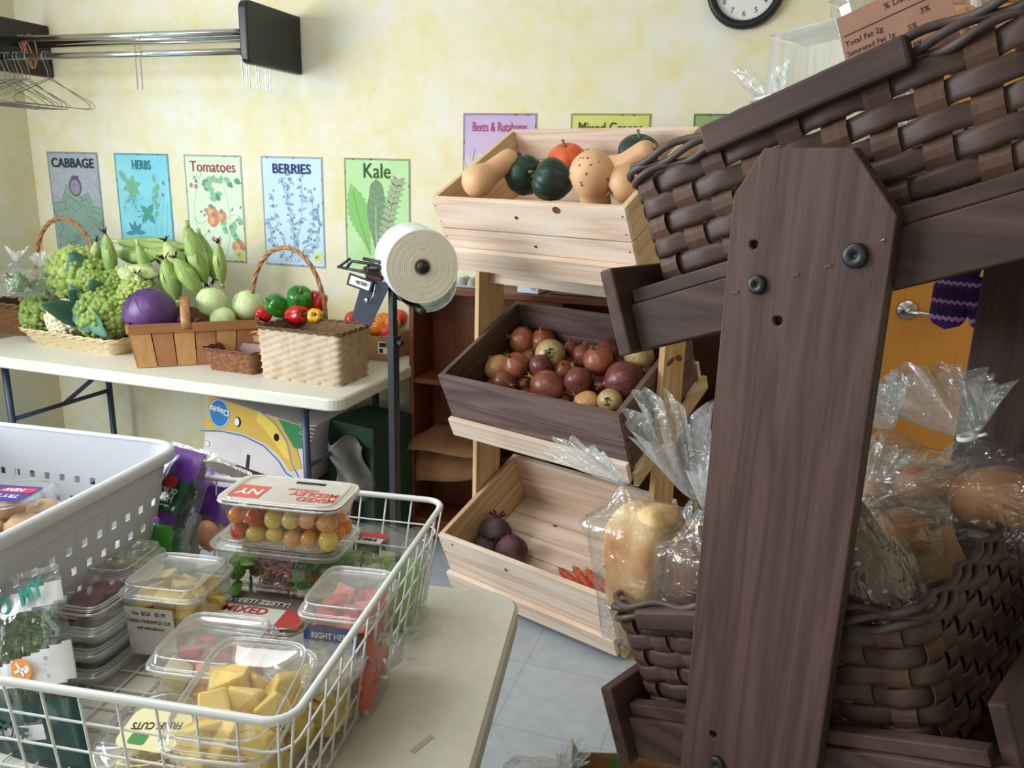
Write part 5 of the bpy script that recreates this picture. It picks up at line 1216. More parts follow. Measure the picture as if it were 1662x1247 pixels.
cauli(153, 466, 28, .10, 'g', 'small green cauliflower in the middle, wrapped in blue green leaves', (.1, -.5, .8), ((250, 1.0), (320, 1.0)), 1)
cauli(187, 468, 30, .16, 'g', 'dark green cauliflower behind the leaves, right of the middle', (.2, -.3, .9), ((330, .7),), 2)
cauli(172, 512, 44, .08, 'g', 'shaded green cauliflower under a long drooping leaf', (.2, -.75, .4), ((190, 1.25), (150, .9)), 0)
cauli(226, 484, 33, .15, 'l', 'green cauliflower at the right, touching the market basket', (.4, -.5, .6), ((60, .6),), 2)
cauli(203, 505, 26, .11, 'g', 'small green cauliflower low behind the purple cabbage', (.5, -.6, .3), (), 1)
m = MB().leaf(.15, .06, -.55, .25, 10, M=T(0, 0, 0), ruffle=.004)
for (ax, ay), (bx, by), yy, lab in (((136, 490), (168, 548), .0, 'long drooping'), ((122, 496), (140, 540), -.01, 'short curled')):
    a, b = PV(ax, ay, M_tray, yy - .0), PV(bx, by, M_tray, yy - .03); d = b - a
    X = d.normalized(); Zv = Vector((0.1, -1, .1)); Yv = Zv.cross(X).normalized(); Zv = X.cross(Yv)
    ML = M_tray @ Matrix(((X.x, Yv.x, Zv.x, a.x), (X.y, Yv.y, Zv.y, a.y), (X.z, Yv.z, Zv.z, a.z), (0, 0, 0, 1)))
    single('cauliflower_leaf', MB().leaf(d.length, d.length * .42, -.12, .25, 10, ruffle=.004), M_cleaf, lab + ' blue green cauliflower leaf over the front of the tray', 'leaf', ML, smooth=True, solid=.0012)

# corn
M_husk = pm('corn_husk', (166, 188, 112), (126, 156, 76), scale=3, rough=.55, stretch=(1.6, 1.6, .06), lo=.3, hi=.7); M_huskp = pm('pale_corn_husk', (206, 212, 160), (160, 184, 104), scale=3, rough=.55, stretch=(1.6, 1.6, .06))
M_husk2 = pm('light_corn_husk', (188, 204, 136), (146, 174, 92), scale=3, rough=.55, stretch=(1.6, 1.6, .06), lo=.3, hi=.7)
M_silk = pm('dark_corn_silk', (70, 44, 30), (44, 28, 20), scale=60, rough=.9)
def corn_mesh(seed):
    rr = random.Random(seed); pf = spoly([(0, 0), (.4, .0), (.52, .06), (.8, .2), (1, .42), (.97, .62), (.75, .82), (.4, .95), (.16, 1.02), (0, 1.04)], 3)
    m = MB().lathe([(r, z * 7.2) for r, z in pf], 26, lobe=lambda a, z: 1 + .05 * math.sin(3 * a + z * .5 + seed) + .03 * math.sin(13 * a + z * .3))
    s = MB()
    for k in range(4):
        a = k * 1.57 + seed
        def fn(u, v):
            t = a + (v - .5) * 1.5 * (1 - u * .8); z = 7.2 * (.06 + .98 * u); i = min(len(pf) - 1, max(0, int(u * (len(pf) - 1)))); r = pf[i][0] + .06 + .30 * max(0, u - .8) * 4 * (k % 2) + .05 * (k % 3) * math.sin(PI * u)
            return (r * math.cos(t), r * math.sin(t), z)
        s.grid(fn, 14, 5)
    si = MB()
    for k in range(14):
        a = rr.uniform(0, 6.3); q = rr.uniform(.2, .55); si.tube([(.08 * math.cos(a), .08 * math.sin(a), 7.1), (q * .6 * math.cos(a), q * .6 * math.sin(a), 7.7), (q * 1.5 * math.cos(a), q * 1.5 * math.sin(a), 8.1 + rr.uniform(-.3, .3))], .05, 4)
    sh = MB().tube([(0, 0, .05), (0, .05, -.5), (.1, .1, -1.0)], [.32, .28, .3], 9)
    return m.mesh('husk', M_husk, True), s.mesh('outer_husk', M_husk2, True), si.mesh('silk', M_silk), sh.mesh('shank', M_huskp, True)
CM = [corn_mesh(k) for k in range(3)]
def c4(x, y): return x * .2727, 330 + y * .2727
EARS = [((628, 180), (672, 450), 2.70, 40, 'upright ear at the left with its shank up', 1, 'a'), ((575, 225), (560, 340), 2.72, 30, 'pale leafy ear at the far left end', 0, 'p'),
 ((1130, 268), (715, 232), 2.86, 44, 'long ear lying along the back of the basket', 1, 'a'), ((930, 330), (700, 300), 2.80, 46, 'ear lying across the middle, second from the back', 1, 'a'),
 ((905, 500), (822, 250), 2.68, 36, 'slim upright ear left of the middle', 1, 'a'), ((985, 225), (1085, 430), 2.74, 52, 'pale tipped ear standing in the middle', 0, 'p'),
 ((978, 330), (1040, 520), 2.66, 54, 'fat ear in front of the middle, pale tip up', 0, 'a'), ((1042, 325), (1160, 500), 2.67, 52, 'ear leaning right beside the fat front one', 0, 'a'),
 ((1225, 480), (1115, 150), 2.72, 58, 'tallest ear, its shank up, right of the middle', 1, 'a'), ((1275, 450), (1185, 190), 2.78, 46, 'upright ear behind the tallest one', 1, 'a'),
 ((1295, 235), (1318, 450), 2.74, 36, 'narrow ear at the right end with black silk', 0, 'a'), ((1120, 330), (890, 290), 2.82, 44, 'ear lying behind the pale tipped one', 1, 'a'),
 ((945, 430), (770, 385), 2.66, 42, 'pale ear lying in the front left', 1, 'p'), ((830, 470), (705, 395), 2.64, 44, 'short ear lying lowest at the front left', 0, 'p'), ((815, 420), (840, 520), 2.63, 38, 'stubby pale ear poking up at the front', 0, 'p'),
 ((1170, 190), (1200, 420), 2.84, 40, 'ear with a big dark silk tuft at the back right', 0, 'a')]
for k, (tip, base, Y, rp, lab, up, kd) in enumerate(EARS):
    b = PY(*c4(*base), Y + (.03 if base[1] > tip[1] else 0)); t = PY(*c4(*tip), Y + (.03 if base[1] <= tip[1] else 0)); R = rp * .2727 / FPX * (b - EYE).dot(cF); Lr = (t - b).length
    if b.z > t.z and b.z > .9 and t.z < .83: t = b + (t - b) * max(1.0, .17 / Lr)
    elif t.z > b.z: b = t + (b - t) * max(1.0, .17 / Lr)
    Lr = (t - b).length
    for q in (b, t): q.z = max(q.z, .775)
    th = thing('corn_ear', 'corn ear: ' + lab, 'corn', align(b, t), 'ears of corn in the willow basket'); S = SC(R, R, Lr / 7.4)
    for nm, me in zip(('husk', 'outer_husk', 'silk', 'shank'), CM[k % 3]):
        if kd == 'p' and nm in ('husk', 'outer_husk'):
            me = me.copy(); me.materials.clear(); me.materials.append(M_huskp)
        link(nm, me, th, S)

# cabbages
def cabbage(name, label, M, R, m1, m2, n=7, seed=0, group='cabbages in the market basket'):
    th = thing(name, label, 'cabbage', M, group)
    part('head', MB().ball(R * .97, 24, 16, lambda p: 1 + .04 * noise.noise(p * 2 + Vector((seed, 0, 0)))), m1, th, smooth=True)
    rr = random.Random(seed)
    for k in range(n):
        a = 2 * PI * k / n + rr.uniform(-.2, .2); lift = rr.uniform(.0, .05)
        def fn(u, v):
            f = -1.2 + 2.45 * u; w = .95 * math.sin(PI * min(.98, .12 + u * .82)); t = a + (v - .5) * 2 * w; r = R * (1.0 + lift * u + .012 * math.cos((v - .5) * 30) * u + .05 * max(0, u - .8) * math.sin(v * 9 + k))
            return (r * math.cos(f) * math.cos(t), r * math.cos(f) * math.sin(t), r * math.sin(f) * .96)
        m = MB().grid(fn, 12, 12)
        m.tube([Vector(fn(u / 10, .5)) * 1.005 for u in range(10)], [R * .03 * (1 - u / 11) for u in range(10)], 5)
        part('leaf', m, m2, th, smooth=True)
    return th
M_pur = pm('purple_cabbage_leaf', (82, 48, 104), (106, 66, 126), scale=9, rough=.38, stretch=(1, 1, 1)); M_pur2 = pm('purple_cabbage_heart', (74, 36, 104), rough=.4)
M_gcab = pm('green_cabbage_leaf', (196, 216, 152), (216, 228, 180), scale=9, rough=.45, sss=.1); M_gcab2 = pm('green_cabbage_heart', (206, 222, 160), rough=.5)
def mk_(px, py, v): return M_mk @ PV(px, py, M_mk, v)
def rpx(rp, p): return rp / FPX * (p - EYE).dot(cF)
p = mk_(244, 508, .095); cabbage('purple_cabbage', 'purple cabbage at the left end of the market basket', T(*p) @ RX(25) @ RY(-20), rpx(41, p), M_pur2, M_pur, 6, 1)
p = mk_(343, 490, .13); cabbage('green_cabbage', 'pale green cabbage just right of the hoop handle', T(*p) @ RX(40), rpx(24, p), M_gcab2, M_gcab, 6, 2)
p = mk_(402, 496, .13); cabbage('green_cabbage', 'pale green cabbage at the right end of the market basket', T(*p) @ RX(30) @ RZ(40), rpx(25, p), M_gcab2, M_gcab, 6, 3)
p = mk_(362, 518, .09); cabbage('green_cabbage', 'small green cabbage sunk between the other two green ones', T(*p) @ RX(50), rpx(20, p), M_gcab2, M_gcab, 6, 4)
p = mk_(292, 522, .12); cabbage('purple_cabbage', 'purple cabbage barely showing beside the hoop handle', T(*p) @ RX(30), rpx(20, p), M_pur2, M_pur, 6, 5)

# peppers
M_pg = pm('green_pepper_skin', (34, 112, 34), (48, 134, 44), scale=6, rough=.16, coat=.4); M_pr = pm('red_pepper_skin', (196, 28, 36), (212, 40, 44), scale=6, rough=.16, coat=.4); M_py = pm('yellow_pepper_skin', (222, 170, 40), rough=.2); M_pst = pm('pepper_stem', (92, 126, 58), (70, 104, 44), scale=40, rough=.6)
def pepper(label, p, R, mat, tip, name):
    th = thing(name, label, 'pepper', align(p, Vector(p) + Vector(tip)), 'peppers in the hooped basket')
    pf = spoly([(0, -R * 1.0), (R * .35, -R * 1.12), (R * .75, -R * .95), (R * .95, -R * .3), (R, R * .35), (R * .85, R * .85), (R * .45, R * .98), (R * .15, R * .82), (0, R * .78)], 4)
    part('skin', MB().lathe(pf, 40, lobe=lambda a, z: 1 - .13 * (1 - abs(math.sin(2 * a + .3))) ** 2.2), mat, th, smooth=True)
    part('stem', MB().tube([(0, 0, R * .75), (.002, 0, R * 1.0), (.006, .002, R * 1.3)], [R * .22, R * .12, R * .14], 8), M_pst, th, smooth=True)
for px, py, rp, v, mat, tip, lab, nm in ((486, 488, 21, .06, M_pg, (.35, -.4, .8), 'bigger glossy green pepper on the top of the basket', 'green_pepper'), (452, 497, 19, .05, M_pg, (-.5, -.6, .5), 'green pepper lying left of the bigger one', 'green_pepper'),
   (514, 490, 17, .12, M_pr, (.3, .2, .9), 'red pepper standing at the right under the hoop', 'red_pepper'), (482, 512, 17, .02, M_pr, (.9, -.2, .2), 'long red pepper lying in front of the green ones', 'red_pepper'), (428, 510, 12, .1, M_pr, (-.6, -.3, .4), 'red pepper hidden at the left of the basket', 'red_pepper'), (512, 514, 13, .03, M_py, (.3, -.8, .4), 'yellow pepper just over the square basket rim', 'yellow_pepper')):
    p = M_pb @ PV(px, py, M_pb, v); pepper(lab, p, rpx(rp, p), mat, tip, nm)

# cardboard tray of tomatoes
p1 = P(629, 588, TZ); M_tr = T(p1.x - .25, p1.y + .005, TZ) @ RZ(1)
ctr = thing('cardboard_tray', 'open cardboard tray of tomatoes behind the square basket', 'box', M_tr); w = MB(); L, D_, h = .26, .26, .10
t = .004
part('front_wall', MB().box(0, L, 0, t, 0, h), M_kraft, ctr); part('back_wall', MB().box(0, L, D_ - t, D_, 0, h + .02), M_kraft, ctr)
part('side_wall', MB().box(0, t, t, D_ - t, 0, h), M_kraft, ctr); part('side_wall', MB().box(L - t, L, t, D_ - t, 0, h), M_kraft, ctr); part('bottom', MB().box(t, L - t, t, D_ - t, .001, t), M_kraft, ctr)
part('corner_flap', MB().prism([(L, 0), (L - .06, 0), (L, .05)], h, h + .003).prism([(0, D_), (.06, D_), (0, D_ - .05)], h, h + .003), M_kraft, ctr)
lb = part('printed_label', MB().box(L - .055, L - .015, -.0008, -.0001, .03, .08), M_white, ctr, label='small white label with black print')
part('label_print', MB().box(L - .05, L - .02, -.0012, -.0008, .058, .076).box(L - .05, L - .034, -.0012, -.0008, .034, .052), M_ink, lb)
M_tom = pm('red_tomato_skin', (204, 52, 36), (216, 70, 44), scale=5, rough=.2, coat=.3); M_torg = pm('orange_tomato_skin', (236, 128, 32), (240, 146, 48), scale=5, rough=.2, coat=.3); M_calyx = pm('tomato_calyx', (84, 120, 58), rough=.7)
for px, py, rp, v, mat, lab in ((612, 531, 17, .06, M_torg, 'orange tomato nearest the front right corner of the tray'), (601, 528, 15, .09, M_tom, 'red tomato left of the front orange one'), (622, 522, 15, .14, M_torg, 'orange tomato behind the front one, by the black pole'), (648, 527, 14, .08, M_torg, 'orange tomato right of the black pole'), (650, 540, 13, .03, M_tom, 'red tomato low in the right corner of the tray'),
      (545, 516, 14, .12, M_tom, 'red tomato at the left of the cardboard tray'), (568, 519, 14, .12, M_tom, 'red tomato second from the left in the tray'), (588, 530, 13, .05, M_tom, 'red tomato peeping over the seagrass rim'), (648, 515, 13, .18, M_tom, 'red tomato at the back right of the tray')):
    p = PV(px, py, M_tr, v); p.x = min(max(p.x, .03), L - .03); p.z = max(p.z, .04); R = rpx(rp, M_tr @ p)
    th = thing('tomato', lab, 'tomato', M_tr @ T(*p) @ RX(20 + px % 30) @ RY(px % 40 - 20), 'tomatoes in the cardboard tray')
    part('skin', MB().lathe(spoly([(0, -R * .85), (R * .5, -R * .8), (R * .95, -R * .25), (R * .97, R * .3), (R * .6, R * .75), (R * .15, R * .72), (0, R * .66)], 4), 24, lobe=lambda a, z: 1 + .02 * math.sin(5 * a)), mat, th, smooth=True)
    c = MB()
    for k in range(5): c.leaf(R * .55, R * .16, -.2, .1, 5, M=T(0, 0, R * .72) @ RZ(72 * k))
    part('calyx', c, M_calyx, th)

# bagged greens at the left
M_frz = pm('frilly_greens', (120, 156, 84), (84, 124, 60), scale=12, rough=.6)
def greens(label, M, a, h, seed):
    m = MB(); rr = random.Random(seed)
    for k in range(22): m.leaf(a * rr.uniform(.7, 1.1), a * .6, .3, .2, 5, M=T(0, 0, h * .1) @ RZ(rr.uniform(0, 360)) @ T(rr.uniform(0, a * .3), 0, 0) @ RY(-rr.uniform(15, 85)), ruffle=a * .06)
    single('salad_leaves', m, M_frz, label, 'greens', M, smooth=True)
for k, (px, py, Y, a, h, lab) in enumerate(((28, 448, 2.5, .075, .105, 'left of the two in the hamper'), (66, 452, 2.62, .07, .095, 'right, beside the hoop handle'))):
    p = PY(px, py, Y); MG = T(p.x, Y, p.z - .075) @ RZ(30 * k)
    greens('frilly green leaves inside the clear bag ' + lab, MG, a, h, k)
    bag('clear tied bag of greens, ' + lab, MG, a * 1.15, a * .95, h, 31 + k, nl=.03, fl=.05, fr=.03, bend=(.01, 0), name='greens_bag', cat='bag of greens', tie=False)

# ---------------------------------------------------------------- boxes under the wall table
M_kw = pm('white_lined_card', (206, 198, 196), (198, 188, 188), scale=12, rough=.8)
p = PY(338, 641, 2.50); CB = T(p.x, 2.50, p.z) @ RY(10.5); CL_, CH_ = .46, .25
cb = thing('banana_box', 'banana carton lying upside down under the wall table, blue oval logo at its left', 'box', CB)
part('carton', MB().box(0, CL_, 0, .36, -CH_, 0), M_kw, cb, bevel=.003)
def fq(px, py):
    q = PV(px, py, CB, -.001); return (q.x, q.z)
class FX(F2):
    pass
f = FX(); Mf = T(0, 0, 0) @ RX(90)             # printed on the front face: local (x, z) outward -y
def fpoly(pts, mi): f.poly([fq(*q) for q in pts], mi)
inks = [flatmat(c) for c in ((206, 168, 84), (62, 120, 176), (226, 196, 92), (70, 132, 84), (226, 226, 232), (30, 30, 34), (150, 160, 176))]
def clampf(pts): return [(min(max(x, .001), CL_ - .001), min(max(y, -CH_ + .001), -.001)) for x, y in pts]
f.poly(clampf([fq(339, 643), fq(352, 642), fq(408, 648), fq(440, 664), fq(462, 686), fq(480, 720), fq(490, 760), fq(470, 765), fq(455, 742), fq(430, 720), fq(395, 704), fq(360, 697), fq(327, 697)]), 0)
c = [fq(*q) for q in ((326, 699), (360, 700), (396, 708), (428, 724), (452, 748), (464, 768), (476, 776))]; f.line(c, .0055, 1)
f.poly(clampf([fq(*q) for q in ((420, 668), (446, 690), (464, 720), (470, 748), (462, 742), (448, 722), (432, 700), (416, 682))]), 2)
c = [fq(*q) for q in ((418, 664), (446, 686), (466, 716), (474, 752), (486, 778))]; f.line(c, .004, 1)
f.poly(clampf([fq(*q) for q in ((452, 680), (526, 690), (520, 735), (478, 728), (462, 700))]), 3)
for k in range(6): f.line([fq(486 + k, 688 + 6 * k), fq(514 - k * 2, 692 + 6 * k)], .0018, 4)
o = fq(356, 671); f.disc(o[0], o[1], .049, .060, 1, 28); f.disc(o[0], o[1], .046, .057, 4, 28); f.disc(o[0], o[1], .043, .054, 1, 28)
o2 = fq(386, 685); f.disc(o2[0], o2[1], .016, .021, 5, 20); f.disc(o2[0] - .004, o2[1] - .001, .011, .017, 4, 18)  # hand hole drawn flat, the shade inside put in as black
e = fq(336, 720); f.disc(e[0], e[1], .012, .013, 6, 18); f.disc(e[0], e[1], .0095, .0105, 4, 18)
b_ = fq(449, 710); f.disc(b_[0], b_[1], .012, .016, 5, 20)
pr = part('printed_front', f, inks, cb, M=T(0, -.0008, 0) @ RX(90))
text('logo_lettering', 'Chiquita', .034, inks[4], pr, T(o[0], o[1] + .012, .0016) @ RZ(180), sx=.75, bold=.0008)
text('logo_tail', 'E', .013, inks[6], pr, T(e[0], e[1], .0016) @ RZ(90))
for k, s in enumerate(('ORGANIC BANANAS', 'PRODUCE')): text('side_print', s, .0085, inks[4], pr, T(*fq(494, 706 + 9 * k), .0017) @ RZ(180), sx=.6)
part('carton_strap', MB().box(.20, .215, -.0012, -.0002, -CH_, -.19), M_blackp, cb)
zb_ = (CB @ Vector((CL_, 0, -CH_))).z
single('support_crate', MB().box(-.02, .56, .02, .34, 0, max(.05, zb_ - .02)), pm('brown_carton', (110, 84, 62), rough=.85), 'plain brown carton on the floor beneath the banana box', 'box', T(p.x, 2.50, 0), bevel=.004)
q = PY(566, 700, 2.62)
gb = single('green_carton', MB().box(-.11, .12, 0, .25, 0, q.z + .03), pm('dark_green_carton', (34, 62, 46), (28, 50, 40), scale=8, rough=.7), 'dark green carton under the right end of the wall table', 'box', T(q.x, 2.62, 0) @ RZ(-12), bevel=.004)
cm = MB().grid(lambda u, v: (.16 * u - .08 + .02 * math.sin(v * 6), .03 * math.sin(u * 7 + v * 3), .22 * v - .02 * math.sin(u * 9)), 12, 12)
single('crumpled_sheet', cm, pm('grey_plastic_sheet', (120, 118, 112), (88, 88, 86), scale=10, rough=.5), 'crumpled grey sheet leaning on the dark green carton', 'plastic sheet', T(q.x + .02, 2.57, q.z - .24), smooth=True, solid=.002)

# ---------------------------------------------------------------- near folding table
NX = Vector((math.cos(math.radians(9.4)), math.sin(math.radians(9.4)), 0)); NYv = Vector((-NX.y, NX.x, 0))
o = Vector((-.378, 1.283, 0)) - NX * 1.83 - NYv * .76
folding_table('white folding table in the foreground, carrying the wire and plastic baskets', T(*o) @ RZ(9.4), 1.83, .76)
p = P(685, 1208, TZ); single('table_mark', MB().box(-.004, .004, -.02, .02, 0, .0004), pm('embossed_mark', (178, 176, 160), rough=.6), 'small embossed mark near the right edge of the foreground table', 'mark', T(*p) @ RZ(-18))

# ---- white plastic basket
M_plas = pm('white_plastic', (204, 208, 215), rough=.38)
PBW, PBD, PBH = .47, .44, .258; rot = RZ(5)
PB = T(-.980, 1.112, TZ + .0045) @ rot @ T(-PBW, -PBD, 0)
pbk = thing('plastic_basket', 'white plastic basket with square holes at the left of the near table', 'basket', PB)
def prs(v, n):
    i = .035 * (1 - v); pts = [(x * (PBW - 2 * i) / PBW + PBW / 2, y * (PBD - 2 * i) / PBD + PBD / 2, 0) for x, y in rrect(PBW, PBD, .05, 6)]
    return resample(pts, n)[0]
nu, nv = 150, 20; cc = [prs(j / nv, nu) for j in range(nv + 1)]
m = MB(); vs = [cc[j][i] + Vector((0, 0, .002 + (PBH - .002) * j / nv)) for i in range(nu) for j in range(nv + 1)]; fs = []
for i in range(nu):
    for j in range(nv):
        hole = j in (4, 7, 10, 13) and (i + j // 3) % 3 == 0
        if not hole: fs.append((i * (nv + 1) + j, ((i + 1) % nu) * (nv + 1) + j, ((i + 1) % nu) * (nv + 1) + j + 1, i * (nv + 1) + j + 1))
m.add(vs, fs); part('pierced_wall', m, M_plas, pbk, solid=.0025)
part('bottom', MB().prism([(q.x, q.y) for q in cc[0]], .001, .004), M_plas, pbk)
rb = MB()
for i in range(1, nu, 6): rb.tube([cc[j][i] + (cc[j][i] - Vector((PBW / 2, PBD / 2, 0))).normalized() * .0012 + Vector((0, 0, .002 + (PBH - .002) * j / nv)) for j in (1, 16)], .0011, 5)
c16 = cc[16]; rb.tube([p + (p - Vector((PBW / 2, PBD / 2, 0))).normalized() * .0015 + Vector((0, 0, .002 + (PBH - .002) * .8)) for p in c16], .002, 6, closed=True)
part('ribs', rb, M_plas, pbk)
r_ = MB(); top = prs(1, 96); cen = Vector((PBW / 2, PBD / 2, 0))
def rimf(u, v):
    q = top[int(round(u * 96)) % 96]; d_ = (q - cen); k = [(0, 0), (.002, .004), (.008, .005), (.012, .002), (.0125, -.012), (.0115, -.014)][int(round(v * 5))]
    return q + Vector((math.copysign(min(1, abs(d_.x) * 9), d_.x), math.copysign(min(1, abs(d_.y) * 9), d_.y), 0)) * 0 + d_.normalized() * k[0] * 1.2 + Vector((0, 0, PBH + k[1]))
part('rolled_rim', r_.grid(rimf, 96, 5, cu=True), M_plas, pbk, smooth=True, solid=.002)
# round pack of pastry in it
p = P(14, 796, TZ + .01 + .19); CP = T(p.x, p.y, TZ + .0105 + .093) @ RZ(12) @ SC(.8)
tp = thing('pastry_tub', 'clear domed tub of tan pastry lettered TRY ME in the plastic basket', 'tub', CP)
rb_ = lambda a, z: 1 + .012 * math.sin(40 * a)
part('tub', MB().lathe(spoly([(0, .001), (.085, .001), (.095, .01), (.105, .05), (.112, .055)], 3), 80, lobe=rb_), M_pet, tp, smooth=True)
part('lid', MB().lathe(spoly([(.112, .055), (.11, .06), (.104, .09), (.094, .112), (.085, .116), (.07, .112), (0, .112)], 3), 80, lobe=rb_), M_pet, tp, smooth=True)
lb = part('label', MB().box(-.05, .05, -.04, .04, .1135, .1145), pm('purple_label', (64, 48, 138), rough=.5), tp, label='purple and red label')
part('label_flash', MB().prism([(-.045, .002), (.046, .008), (.046, .03), (-.02, .026)], .1146, .115), pm('red_flash', (214, 50, 74), rough=.5), lb)
text('label_lettering', 'TRY ME', .022, M_white, lb, T(0, -.014, .1148) @ RZ(180), sx=.9, bold=.0004); text('label_lettering', 'NEW', .022, M_white, lb, T(0, .018, .1152) @ RZ(180), sx=.9, bold=.0004)
dup(tp, T(p.x, p.y, TZ + .0105) @ RZ(40) @ SC(.8), 'lower tub of pastry supporting the lettered one in the plastic basket')
M_past = bread_mat('tan_pastry', (226, 186, 140), (206, 156, 104), 16)
for k, (x, y) in enumerate(((.04, -.02), (-.03, .03), (-.03, -.05), (.035, .05))):
    single('pastry', MB().ball(.04, 20, 12, lambda q: 1 + .12 * noise.noise(q * 2.3 + Vector((k * 3, 0, 0))), M=SC(1, 1, .8)), M_past, 'tan pastry in the domed tub, %s from the right' % ORD[[0, 2, 3, 1][k]], 'pastry', CP @ T(x, y, .045), 'pastries in the domed tub', smooth=True)

# ---- white wire basket
M_wirew = pm('white_coated_wire', (226, 228, 226), rough=.35)
WW, WD, WH = 1.06, .605, .19; WZ = TZ
WB = T(-.428, .612, WZ) @ RZ(7.3) @ T(-WW, 0, 0)     # origin: below the near left rim corner
wb = thing('wire_basket', 'white coated wire basket of packed produce on the near table', 'basket', WB); ins = .03
m = MB().tube([(x + WW / 2, y + WD / 2, WH) for x, y in rrect(WW, WD, .03, 5)], .0052, 10, closed=True); part('rim', m, M_wirew, wb, smooth=True)
g = MB(); nx, ny = 22, 13
def bx_(f): return ins + (WW - 2 * ins) * f
def by_(f): return ins + (WD - 2 * ins) * f
for i in range(nx + 1):
    f_ = i / nx; xt, xb = .012 + (WW - .024) * f_, bx_(f_); g.tube([(xt, 0, WH), (xb, ins - .004, .012), (xb, ins + .008, .004), (xb, WD - ins - .008, .004), (xb, WD - ins + .004, .012), (xt, WD, WH)], .0016, 6)
for i in range(ny + 1):
    f_ = i / ny; yt, yb = .012 + (WD - .024) * f_, by_(f_); g.tube([(0, yt, WH), (ins - .004, yb, .012), (ins + .008, yb, .004), (WW - ins - .008, yb, .004), (WW - ins + .004, yb, .012), (WW, yt, WH)], .0016, 6)
for z in (.012, .055, .10, .145):
    k = ins * (1 - z / WH); g.tube([(x * (WW - 2 * k) / WW + WW / 2, y * (WD - 2 * k) / WD + WD / 2, z) for x, y in rrect(WW, WD, .03, 4)], .0016, 6, closed=True)
part('wire_mesh', g, M_wirew, wb, smooth=True)
FZ = WZ + .0065

# ---- clear deli packs
M_petr = film('clear_lid_edge', gloss=.16, edge=.6, rough=.08, milk=.22)
def sell(k, w, d, t, e=.32): return (k * w / 2 * super_(math.cos(t), e), k * d / 2 * super_(math.sin(t), e))
def deli(name, label, M, w, d, h, dome=.014, mat=None, lidmat=None, e=.32, taper=.84, cat='food pack', group=None, rims=True):
    th = thing(name, label, cat, M, group); mat = mat or M_pet
    def strip(prof):
        n = len(prof) - 1
        def fn(u, v):
            k, z = prof[int(round(v * n))]; x, y = sell(k, w, d, 2 * PI * u, e); return (x, y, z)
        return MB().grid(fn, 56, n, cu=True)
    part('tub', strip([(.001, .0006), (taper - .04, .0006), (taper, .004), (taper + (1 - taper) * .5, h * .5), (1, h - .004), (1.04, h - .003)]), mat, th, smooth=True)
    part('lid', strip([(1.045, h - .009), (1.06, h - .001), (1.05, h + .003), (1.0, h + .003), (.965, h + .003), (.93, h + dome), (.90, h + dome + .002), (.86, h + dome), (.83, h + dome - .003), (.001, h + dome - .003)]), lidmat or mat, th, smooth=True)
    if rims:
        g_ = MB()
        for k_, z_, r_ in ((1.055, h - .001, .0021), (.985, h + .003, .0012), (.915, h + dome + .001, .0016)): g_.tube([(*sell(k_, w, d, 2 * PI * i / 56, e), z_) for i in range(56)], r_, 6, closed=True)
        part('lid_rim', g_, M_petr, th, smooth=True)
    return th
def chunk_mesh(seed, mat, wedge=False):
    rr = random.Random(seed); m = MB(); s = [rr.uniform(.75, 1.1) for _ in range(3)]
    j = lambda: rr.uniform(-.16, .16)
    if wedge: vs = [(-1, -.7, -.6), (1, -.7, -.6), (.8, .7, -.5), (-.8, .7, -.5), (-.7, -.15, .75), (.7, -.1, .75), (.6, .25, .7), (-.6, .25, .7)]
    else: vs = [(x, y, z) for z in (-.7, .7) for x, y in ((-.7, -.7), (.7, -.7), (.7, .7), (-.7, .7))]
    m.add([(s[0] * (x + j()), s[1] * (y + j()), s[2] * (z + j())) for x, y, z in vs], [(0, 3, 2, 1), (4, 5, 6, 7), (0, 1, 5, 4), (1, 2, 6, 5), (2, 3, 7, 6), (3, 0, 4, 7)])
    return m.mesh('fruit_chunk', mat)
def fruit(nm, a, b): return pm(nm, a, b, scale=14, rough=.3, sss=.15, bump=.2, bscale=40)
M_pina = fruit('pineapple_flesh', (240, 218, 122), (232, 198, 84)); M_mang = fruit('mango_flesh', (244, 214, 124), (238, 198, 92)); M_mel = fruit('watermelon_flesh', (226, 92, 72), (212, 66, 56)); M_straw = fruit('strawberry_flesh', (206, 44, 48), (186, 30, 40)); M_cant = fruit('cantaloupe_flesh', (240, 164, 96), (234, 146, 78)); M_honey = fruit('pale_melon_flesh', (232, 226, 184), (222, 214, 160))
CH_M = {k: [chunk_mesh(i * 3 + 1, mt_, i % 2) for i in range(4)] for k, mt_ in (('pina', M_pina), ('mang', M_mang), ('mel', M_mel), ('straw', M_straw), ('cant', M_cant), ('honey', M_honey))}
def fill(M, w, d, zs, n, size, kinds, label, group, seed, name='fruit_chunk'):
    rr = random.Random(seed); nx, ny = n
    for z in zs:
        for i in range(nx):
            for j in range(ny):
                kd = rr.choice(kinds); me = rr.choice(CH_M[kd])
                x = (i + .5 + rr.uniform(-.18, .18)) / nx - .5; y = (j + .5 + rr.uniform(-.18, .18)) / ny - .5
                o = link(name, me, None, M @ T(x * w * .86, y * d * .86, z + rr.uniform(-.003, .003)) @ Euler((rr.uniform(-.5, .5), rr.uniform(-.5, .5), rr.uniform(0, 6.3))).to_matrix().to_4x4() @ SC(size * rr.uniform(.85, 1.15)), bevel=.12)
                tag(o, label, 'fruit piece', group)
def at(px, py, zlid, yaw=8): 
    p = P(px, py, zlid); return T(p.x, p.y, FZ) @ RZ(yaw)
def plabel(th, x, y, w, d, z, mat, name='paper_label', label=None): return part(name, MB().box(x - w / 2, x + w / 2, y - d / 2, y + d / 2, z, z + .0006), mat, th, label=label)
M_lab = pm('matte_label', (226, 224, 218), rough=.7)
